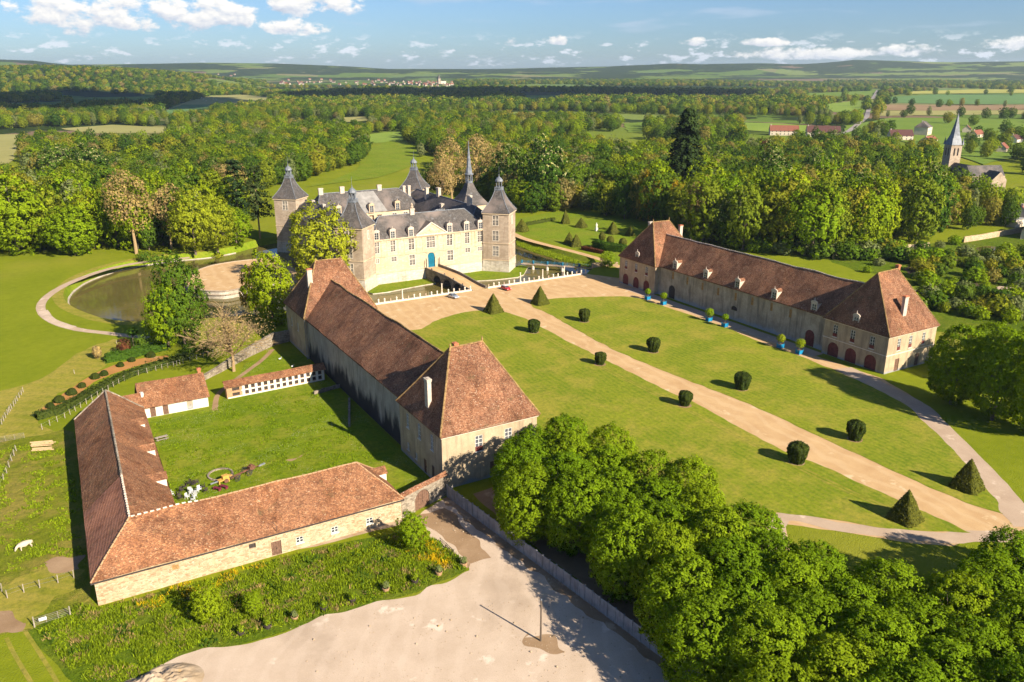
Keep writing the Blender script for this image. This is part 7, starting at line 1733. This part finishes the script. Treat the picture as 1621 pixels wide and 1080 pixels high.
for o in bpy.data.objects:
    if o.type == 'MESH' and o.name.startswith('crown') and o.parent:
        for kd in BRO + [POP, CHE, TAN]:
            if o.data == kd.crown and kd not in SRC: SRC[kd] = o
scatter('distant_wood', 'continuous mixed green woodland behind the chateau park', 'woodland', far, [BRO[0], BRO[1], BRO[4], BRO[3], BRO[0], BRO[1], BRO[2], CHE, POP], .6, .95)
# coarser crowns for the belts beyond a kilometre and a half, where single leaves cannot be told apart
FARK = []
for k in range(3):
    C, D, L = crown_dome(400 + k, 7.0, .5, 13.0, 9, 460, ncl=46, clr=1.9, disp=.3); r = np.random.RandomState(k)
    FARK.append(quad_mesh('hedgerow_crown', quads(C, D, 1.5, r, .4), ['leaf_mixed', 'leaf_dark', 'leaf_mixed'][k]))
hrow = []
for k, me in enumerate(FARK):
    px, py = [(1337, 152), (1600, 147), (1428, 147)][k]; p = g(px, py); o = thing('hedgerow_tree', f'lone round tree in the far fields, {["left of the straight road", "far right", "right of the straight road"][k]}', 'tree', p)
    c = link('crown', me, o); m = MB(); m.tube((0, 0, -.2), (0, 0, 6), .4, .2, 6); link('trunk', m.mesh('trunk', 'bark'), o); hrow.append(c)
scatter('far_woodland', 'hazy woodland belts across the plain below the hills', 'woodland', vfar, [hrow[0], hrow[1], hrow[2]], .7, 1.1)
print('TREES grove', len(spots), 'near', len(near), 'far', len(far), 'vfar', len(vfar))

# ---- kitchen garden shrubs
KS = []
for k, mt in enumerate(['leaf_bright', 'leaf_mixed', 'leaf_grey', 'leaf_dark']):
    C, D, L = crown_dome(500 + k, 2.0, .2, 3.4, 6, 1100, ncl=60, clr=.5, disp=.3); r = np.random.RandomState(k); KS.append((quad_mesh('foliage', quads(C, D, .28, r, .4), mt), {'leaf_bright': 'bright green', 'leaf_mixed': 'mid green', 'leaf_grey': 'grey green', 'leaf_dark': 'dark green'}[mt]))
m = MB(); m.tube((0, 0, -.1), (0, 0, 1.6), .1, .06, 6); kst = m.mesh('stem', 'bark')
kp = [(1275, 402), (1300, 408), (1318, 400), (1340, 412), (1362, 404), (1385, 410), (1404, 402), (1425, 398), (1440, 405), (1462, 396), (1485, 392), (1510, 388), (1372, 432), (1452, 440), (1465, 452), (1480, 440), (1495, 470), (1505, 455), (1520, 465), (1478, 470), (1488, 484), (1466, 478), (1510, 488), (1530, 500), (1550, 505), (1575, 500), (1600, 505), (1475, 425), (1498, 425), (1520, 420), (1540, 425), (1556, 432), (1570, 425), (1585, 435), (1600, 425), (1615, 440), (1605, 412), (1560, 410), (1530, 405), (1500, 408), (1470, 412), (1450, 420), (1580, 412), (1618, 405), (1615, 470), (1600, 480), (1570, 482), (1430, 412), (1392, 420), (1350, 396), (1330, 392), (1240, 404), (1215, 400)]
kp += [(wr.uniform(1440, 1640), wr.uniform(405, 512)) for _ in range(48)] + [(x_, 388 + (x_ - 1130) * .06 + wr.uniform(-4, 9)) for x_ in [wr.uniform(1130, 1480) for _ in range(48)]]
kp = [q for q in kp if q[1] < 388 + (q[0] - 1180) * .5 + 14]
for k, (px, py) in enumerate(kp):
    mt, cn = KS[wr.randrange(4)]; p = g(px + wr.uniform(-3, 3), py + wr.uniform(-2, 2)); o = thing('garden_shrub', f'{cn} fruit bush in the kitchen garden, ' + ('along the wood edge' if py < 412 and px < 1430 else ('near the stable pavilion' if px < 1500 else ('at the right picture edge' if px > 1585 else ('in the near rows' if py > 455 else 'in the middle rows')))), 'shrub', p, 'bushes of the kitchen garden'); s = wr.uniform(.7, 1.6) * (1.35 if px < 1430 and py < 416 else 1); o.scale = (s, s, s * wr.uniform(.8, 1.1)); o.rotation_euler = (0, 0, wr.uniform(0, 6)); link('foliage', mt, o); link('stem', kst, o)
# ---- tall grass, weeds and flowers in front of the barn
def tufts(name, label, P, n, h, w, seed, mat, thr=None, nb=3):
    r = np.random.RandomState(seed); xs = [p.x for p in P]; ys = [p.y for p in P]; Q = [(p.x, p.y) for p in P]; pts = []
    while len(pts) < n:
        x = r.uniform(min(xs), max(xs)); y = r.uniform(min(ys), max(ys))
        if inpoly(x, y, Q) and (thr is None or mnoise.noise(Vector((x * .35, y * .35, seed))) > thr): pts.append((x, y))
    V = []
    for (x, y) in pts:
        hh = h * (.45 + .9 * max(0, .5 + mnoise.noise(Vector((x * .25, y * .25, 2.0))))) * r.uniform(.7, 1.2)
        for b in range(nb):
            a = r.uniform(0, 6.28); dx, dy = math.cos(a) * w, math.sin(a) * w; lx, ly = r.normal(size=2) * h * .35; x2 = x + r.normal() * .12; y2 = y + r.normal() * .12
            V += [(x2 - dx, y2 - dy, 0), (x2 + dx, y2 + dy, 0), (x2 + dx * .3 + lx, y2 + dy * .3 + ly, hh), (x2 - dx * .3 + lx, y2 - dy * .3 + ly, hh)]
    o = link(name, quad_mesh(name, np.array(V), mat)); return tag(o, label, 'grass', kind='stuff')
VG = G([(160, 962), (300, 927), (415, 893), (440, 888), (520, 868), (600, 856), (650, 845), (690, 855), (730, 886), (735, 900), (690, 920), (590, 952), (470, 985), (380, 1010), (280, 1034), (225, 1080), (130, 1080), (60, 1000), (120, 962)])
tufts('tall_grass', 'tall rank grass and weeds between barn and gravel yard', VG, 12500, .46, .08, 3, 'leaf_grass', -.22)
tufts('dark_weeds', 'dark green nettles and weeds in the tall grass', VG, 800, .5, .12, 13, 'leaf_dark', 0.12)
tufts('dry_stalks', 'dry straw coloured stalks in the tall grass', VG, 1500, .5, .06, 14, 'leaf_tan', 0.1)
tufts('yellow_flowers', 'yellow flowers along the barn wall and by the bush', G([(200, 955), (330, 915), (420, 892), (425, 905), (345, 930), (240, 966)]) , 330, .55, .06, 5, 'petal_yellow', 0.05, 2)
tufts('yellow_flowers', 'yellow flowers beside the round bush and hurdle', G([(668, 850), (700, 862), (730, 890), (700, 900), (640, 880)]), 360, .5, .06, 6, 'petal_yellow', 0.05, 2)
tufts('pasture_tussocks', 'rough tussocks in the cow pasture', G([(-60, 720), (40, 705), (95, 700), (118, 760), (130, 880), (60, 900), (-80, 920)]), 3200, .28, .10, 7, 'leaf_grass', 0.0)
tufts('courtyard_tussocks', 'long grass in the farm courtyard', G([(262, 770), (240, 690), (235, 670), (330, 650), (360, 640), (500, 620), (520, 640), (600, 730), (420, 760)]), 4200, .22, .08, 8, 'leaf_grass', 0.0)
tufts('bank_reeds', 'reedy grass fringe along the moat bank', G([(818, 383), (860, 396), (900, 408), (935, 420), (932, 424), (890, 414), (850, 402), (818, 390)]), 2500, .7, .10, 9, 'leaf_grass')

# ================================================================== VILLAGE, CHURCH, FAR HOUSES
def house(label, x, y, ang, L, Wd, h, rh, roof='house_roof', group=None, parts=True, name='house', wall='house_wall', hip=0.0, loc_z=0.0):
    """gabled or hipped house, ridge along its local x"""
    def body():
        m = MB(); m.box(-L/2, L/2, -Wd/2, Wd/2, -3, h)
        if not hip:
            for s in (-1, 1): m.add([(s * L/2, -Wd/2, h), (s * L/2, Wd/2, h), (s * L/2, 0, h + rh)], [(0, 1, 2)])
        return m.mesh('wall', wall)
    def rf():
        m = MB(); o = .4; k = rh / (Wd / 2); A = [(-L/2 - o, -Wd/2 - o, h - o * k), (L/2 + o, -Wd/2 - o, h - o * k), (L/2 + o, Wd/2 + o, h - o * k), (-L/2 - o, Wd/2 + o, h - o * k)]; R0 = (-L/2 - o + hip, 0, h + rh + .1); R1 = (L/2 + o - hip, 0, h + rh + .1)
        m.add(A + [R0, R1], [(0, 1, 5, 4), (2, 3, 4, 5)] + ([(1, 2, 5), (3, 0, 4)] if hip else [])); return m.mesh('roof', roof)
    key = (round(L, 1), round(Wd, 1), round(h, 1), round(rh, 1), roof, wall, hip)
    o = thing(name, label, 'house', (x, y, loc_z), group); o.rotation_euler = (0, 0, ang)
    link('wall', cached(('hw', key), body), o); r = link('roof', cached(('hr', key), rf), o)
    if parts:
        def wm():
            m = MB(); m.box(-.5, .5, -.06, .02, 0, 1.4); return m.mesh('window', 'pane')
        n = max(2, int(L / 4))
        for s in (-1, 1):
            for k in range(n):
                for z in ([1.0] if h < 4.2 else [1.0, 3.8]):
                    w = link('window', cached('hwin', wm), o); w.location = (-L/2 + L * (k + .5) / n, s * (Wd/2 + .01), z); w.rotation_euler = (0, 0, 0 if s < 0 else math.pi)
        m = MB(); m.box(-L/2 + .6, -L/2 + 1.5, -.5, .5, h + rh - 1.0, h + rh + 1.0); c = link('chimney', m.mesh('chimney', 'chimney'), o)
    return o
def hat_at(px, py, x, y): return hat(py, x, y)
# church
p = g(1499, 292); cx0, cy0 = p.x, p.y; hE = hat(229, cx0, cy0); hT = hat(177, cx0, cy0); 
chz = thing('church', 'village church with slate nave and tall pointed slate spire', 'church', (cx0, cy0, 0))
ang = math.atan2(-1.0, -.42); ca, sa = math.cos(ang), math.sin(ang)
def CL(x, y): return (cx0 + x * ca - y * sa, cy0 + x * sa + y * ca)
tw = 3.6
mb = MB(); cor = [CL(-tw, -tw), CL(tw, -tw), CL(tw, tw), CL(-tw, tw)]
for i in range(4): oriented_wall(chz, mb, cor[i], cor[(i + 1) % 4], -1, hE, [('x', 2.4, hE - 6.5, 1.1, 4.6, 'arch_dark'), ('x', 4.8, hE - 6.5, 1.1, 4.6, 'arch_dark')])
mb.build('tower', 'ashlar_grey', chz)
mb = MB(); mb.lathe([(tw * 1.414 + .5, hE), (tw * 1.414 + .3, hE + .5), (2.9, hE + (hT - hE) * .28), (1.3, hE + (hT - hE) * .65), (.12, hT - 1)], cx0, cy0, 4, ang + math.pi / 4); mb.lathe([(.06, hT - 1), (.05, hT + 1.2)], cx0, cy0, 5)
for k in range(4):
    q = cor[k]; mb.lathe([(.9, hE), (.6, hE + 1.2), (.05, hE + 4.5)], q[0], q[1], 5)
mb.build('spire', 'zinc', chz)
def gable(name, x0, x1, hw, h, rh, wall='ashlar_grey', roof='slate', yc=0.0, along=True):
    m = MB(); pts = [CL(x0, yc - hw), CL(x1, yc - hw), CL(x1, yc + hw), CL(x0, yc + hw)]; m.prism(pts, -1, h)
    if along: e = [((x0, yc - hw), (x0, yc + hw), (x0, yc)), ((x1, yc - hw), (x1, yc + hw), (x1, yc))]
    else: xm = (x0 + x1) / 2; e = [((x0, yc - hw), (x1, yc - hw), (xm, yc - hw)), ((x0, yc + hw), (x1, yc + hw), (xm, yc + hw))]
    for a, b, c in e: m.face((*CL(*a), h), (*CL(*b), h), (*CL(*c), h + rh))
    m.build(name + '_wall', wall, chz); m = MB(); o = .35
    (a0, b0, c0_), (a1, b1, c1_) = e
    m.face((*CL(*a0), h - .1), (*CL(*a1), h - .1), (*CL(*c1_), h + rh + .1), (*CL(*c0_), h + rh + .1)); m.face((*CL(*b0), h - .1), (*CL(*b1), h - .1), (*CL(*c1_), h + rh + .1), (*CL(*c0_), h + rh + .1)); m.build(name + '_roof', roof, chz)
gable('nave', 3.0, 27, 5.2, 9.0, 5.0); gable('transept', 26, 36, 11, 9.6, 5.6, along=False); gable('choir', 36, 46, 4.6, 8.5, 4.6)
def rose():
    m = MB(); m.lathe([(1.3, 0), (1.3, .12)], 0, 0, 14); return m.mesh('rose_window', 'pane')
q = CL(31, -11.05); o = link('rose_window', rose(), chz, (q[0], q[1], 9.5)); o.rotation_euler = (math.pi / 2, 0, ang)
q = CL(31, 11.05); o = link('rose_window', CACHE.setdefault('rose', o.data), chz, (q[0], q[1], 9.5)); o.rotation_euler = (math.pi / 2, 0, ang)
for k in range(3):
    for s in (-1, 1):
        x, y = CL(38 + k * 3, s * 4.62); m = MB(); m.lathe([(.001, 0), (.5, 0)], 0, 0, 4); mm = MB(); mm.box(-.45, .45, -.05, .05, 3, 7.2); o = link('lancet_window', cached('lanc', lambda: mm.mesh('lancet_window', 'pane')), chz, (x, y, 0)); o.rotation_euler = (0, 0, ang)
        x, y = CL(36.8 + k * 3.4, s * 5.3); mm = MB(); mm.box(-.5, .5, -.8, .8, -1, 7.0); o = link('buttress', cached('butt', lambda: mm.mesh('buttress', 'house_wall')), chz, (x, y, 0)); o.rotation_euler = (0, 0, ang)
# village houses
VH = [(1240, 214, rad(-40), 30, 13, 5, 5.5, 'house_roof', 'long red roofed barn at the field edge, left of two'), (1302, 216, rad(-40), 34, 13, 5, 6, 'house_roof_dark', 'longer dark red roofed barn at the field edge, right of two'), (1460, 214, rad(20), 18, 14, 9, 6, 'slate', 'tall pale manor house with grey hipped roof behind the village'), (1424, 222, rad(-35), 22, 12, 5, 5.5, 'house_roof_dark', 'brown roofed stone barn left of the manor house'), (1470, 226, rad(15), 22, 9, 3, 3.5, 'house_roof', 'low red roofed shed in front of the manor house'),
      (1606, 226, rad(10), 18, 10, 4, 4, 'house_roof_dark', 'white walled house at the right edge behind the church'), (1585, 240, rad(25), 20, 9, 3.5, 4, 'house_roof', 'red roofed house between church and right edge'), (1545, 218, rad(5), 16, 9, 4, 4, 'house_roof', 'small red roofed house behind the church nave'), (1530, 210, rad(30), 14, 9, 4, 4, 'house_roof', 'farther small red roofed house behind the church'), (1395, 205, rad(30), 16, 9, 4, 4, 'house_roof_dark', 'white house beside the straight road'), (1618, 352, rad(20), 20, 10, 4, 5, 'house_roof', 'red roofed house at the right edge below the church'), (1640, 375, rad(20), 20, 9, 4, 5, 'house_roof_dark', 'dark roofed house at the right edge by the garden wall')]
for (px, py, a, L, Wd, h, rh, rf, lab) in VH:
    p = g(px, py); house(lab, p.x, p.y, a, L, Wd, h, rh, rf, 'houses of the village', True, 'village_house', 'render_white' if 'white' in lab else 'house_wall', 5.0 if 'hipped' in lab else 0.0)
p = g(1604, 358); r = thing('garden_hut', 'small flat roofed pale hut by the kitchen garden wall', 'hut', p); m = MB(); m.box(p.x - 4, p.x + 4, p.y - 3, p.y + 3, 0, 3.6); m.build('wall', 'house_wall', r); m = MB(); m.box(p.x - 4.3, p.x + 4.3, p.y - 3.3, p.y + 3.3, 3.6, 3.85); m.build('roof', 'concrete', r)
# kitchen garden wall
def wall_run(name, label, L, h, w, mat):
    r = thing(name, label, 'wall', L[0]); mb = MB()
    for a, b in zip(L, L[1:]):
        n = max(1, int((b - a).length / 4))
        for k in range(n): p, q = a.lerp(b, k / n), a.lerp(b, (k + 1) / n); hh = h * (1 + .18 * mnoise.noise(Vector((p.x * .2, p.y * .2, 0)))); mb.bar((p.x, p.y, hh / 2), (q.x, q.y, hh / 2), w, hh)
    mb.build('masonry', mat, r)
wall_run('garden_wall', 'pale rendered kitchen garden wall at the foot of the right wood', G([(1525, 384), (1550, 380), (1590, 373), (1660, 360)]), 2.4, .5, 'barn_stone')
wall_run('garden_wall', 'weathered stone wall half hidden by bushes behind the stable roof', G([(1318, 410), (1360, 404), (1425, 397), (1470, 392)]), 2.0, .5, 'barn_stone')
wall_run('moat_end_wall', 'low stone wall at the corner of moat and far stable pavilion', G([(938, 424), (955, 421), (978, 422)]), 1.6, .8, 'barn_stone')
for k, (px, py, mt, lab) in enumerate([(1502, 471, 'tarp', 'turquoise tarpaulin lying in the kitchen garden'), (1574, 473, 'box_blue', 'blue plastic barrel in the kitchen garden')]):
    p = g(px, py); r = thing('tarpaulin' if k == 0 else 'barrel', lab, 'tarpaulin' if k == 0 else 'barrel', p); m = MB()
    if k == 0: m.add([(p.x + (i - 2) * 1.0, p.y + (j - 1) * .9, .25 + .2 * mnoise.noise(Vector((i, j, 1)))) for j in range(3) for i in range(5)], [(j * 5 + i, j * 5 + i + 1, j * 5 + i + 6, j * 5 + i + 5) for j in range(2) for i in range(4)]); m.build('sheet', mt, r)
    else: m.lathe([(.4, 0), (.48, .3), (.48, .8), (.4, 1.1)], p.x, p.y, 10); m.build('drum', mt, r)
# the little town on the plain, below the hills
hr = random.Random(31); k = 0
for i in range(92):
    px = hr.choice([hr.gauss(560, 60), hr.gauss(470, 45), hr.gauss(640, 35), hr.gauss(690, 14), hr.uniform(330, 720)]); py = 129 + (px - 500) * .012 + hr.uniform(-2, 6)
    p = g(px, py); L = hr.choice([9, 12, 15]); house('pale little house of the distant town under the hills', p.x, p.y, hr.uniform(0, 3.1), L, 9, hr.choice([4, 6]), 4, hr.choice(['house_roof', 'house_roof', 'house_roof_dark']), 'houses of the distant town', False, 'town_house', 'render_right', 0.0, terr(p.x, p.y))
p = g(695, 133); r = thing('town_church', 'tiny church tower of the distant town', 'church', (p.x, p.y, terr(p.x, p.y))); m = MB(); m.box(-6, 6, -6, 6, -2, 24); link('tower', m.mesh('tower', 'render_right'), r); m = MB(); m.lathe([(9, 24), (5, 32), (.3, 44)], 0, 0, 4, math.pi / 4); link('spire', m.mesh('spire', 'slate'), r); m = MB(); m.box(6, 34, -7, 7, -2, 12); link('nave', m.mesh('nave', 'house_wall'), r)
# white cattle on the far meadow: one built body, copied
def far_cows():
    m = MB(); m.lathe([(.05, -1.1), (.42, -.8), (.5, 0), (.42, .7), (.22, 1.0), (.05, 1.15)], 0, 0, 8); m.v = [(z, y, x + 1.0) for x, y, z in m.v]; m.tube((1.0, 0, 1.05), (1.55, 0, .55), .2, .12, 6)
    for x in (-.7, .6):
        for y in (-.25, .25): m.tube((x, y, .8), (x, y, 0), .1, .07, 5)
    me = m.mesh('cattle', 'cow_hide', smooth=True)
    for i in range(14):
        px = hr.uniform(300, 345); py = hr.uniform(153.5, 161) ; p = g(px, py, 0.7); o = link('grazing_cow', me); o.location = p; o.rotation_euler = (0, 0, hr.uniform(0, 6)); o.scale = (1.5,) * 3; tag(o, 'tiny white cow in the distant herd on the pale hillside meadow', 'cow', 'herd on the far meadow')
far_cows()
# ================================================================== CLOUDS whose shadows lie on the far woods
m_, n_ = newmat('cloud'); dd_ = n_.new('ShaderNodeBsdfDiffuse'); dd_.inputs[0].default_value = (.9, .9, .92, 1); oo_ = n_.new('ShaderNodeOutputMaterial'); n_.l.new(dd_.outputs[0], oo_.inputs[0])
def cloud(label, px, py, w, d, seed, hgt=1150.0):
    t = g(px, py); k = hgt / math.tan(SUN_EL); c = Vector((t.x - math.cos(SHADOW_AZ) * k, t.y - math.sin(SHADOW_AZ) * k, hgt)); mb = MB(); N = 40; M = 22; vs = []
    for j in range(M + 1):
        ph = math.pi * j / M
        for i in range(N):
            th = 2 * math.pi * i / N; v = Vector((math.sin(ph) * math.cos(th), math.sin(ph) * math.sin(th), math.cos(ph))); f = 1 + .55 * mnoise.fractal(v * 1.6 + Vector((seed, 0, 0)), .8, 2, 5)
            z = v.z * 110 * f; vs.append((v.x * w * f, v.y * d * f, z if z > -25 else -25 + (z + 25) * .15))
    mb.add(vs, [(j * N + i, j * N + (i + 1) % N, (j + 1) * N + (i + 1) % N, (j + 1) * N + i) for j in range(M) for i in range(N)])
    o = thing('cloud', label, 'cloud', c); link('billow', mb.mesh('billow', 'cloud', smooth=True), o)
cloud('cumulus overhead that shades the dark wood at the far left', 110, 160, 330, 520, 3)
cloud('cumulus overhead that shades the wood belt behind the chateau park', 830, 148, 620, 420, 9)
# ================================================================== AIR
hz = MB(); hz.box(-12100, 12100, -12100, 12100, -320, 185)
def haze_mat():
    m, n = newmat('haze'); v = n.new('ShaderNodeVolumePrincipled'); v.inputs['Color'].default_value = (0.68, 0.84, 1.0, 1); v.inputs['Density'].default_value = 0.000048; v.inputs['Anisotropy'].default_value = 0.2
    o = n.new('ShaderNodeOutputMaterial'); n.l.new(v.outputs[0], o.inputs['Volume'])
haze_mat()
tag(hz.build('haze', 'haze'), kind='stuff')
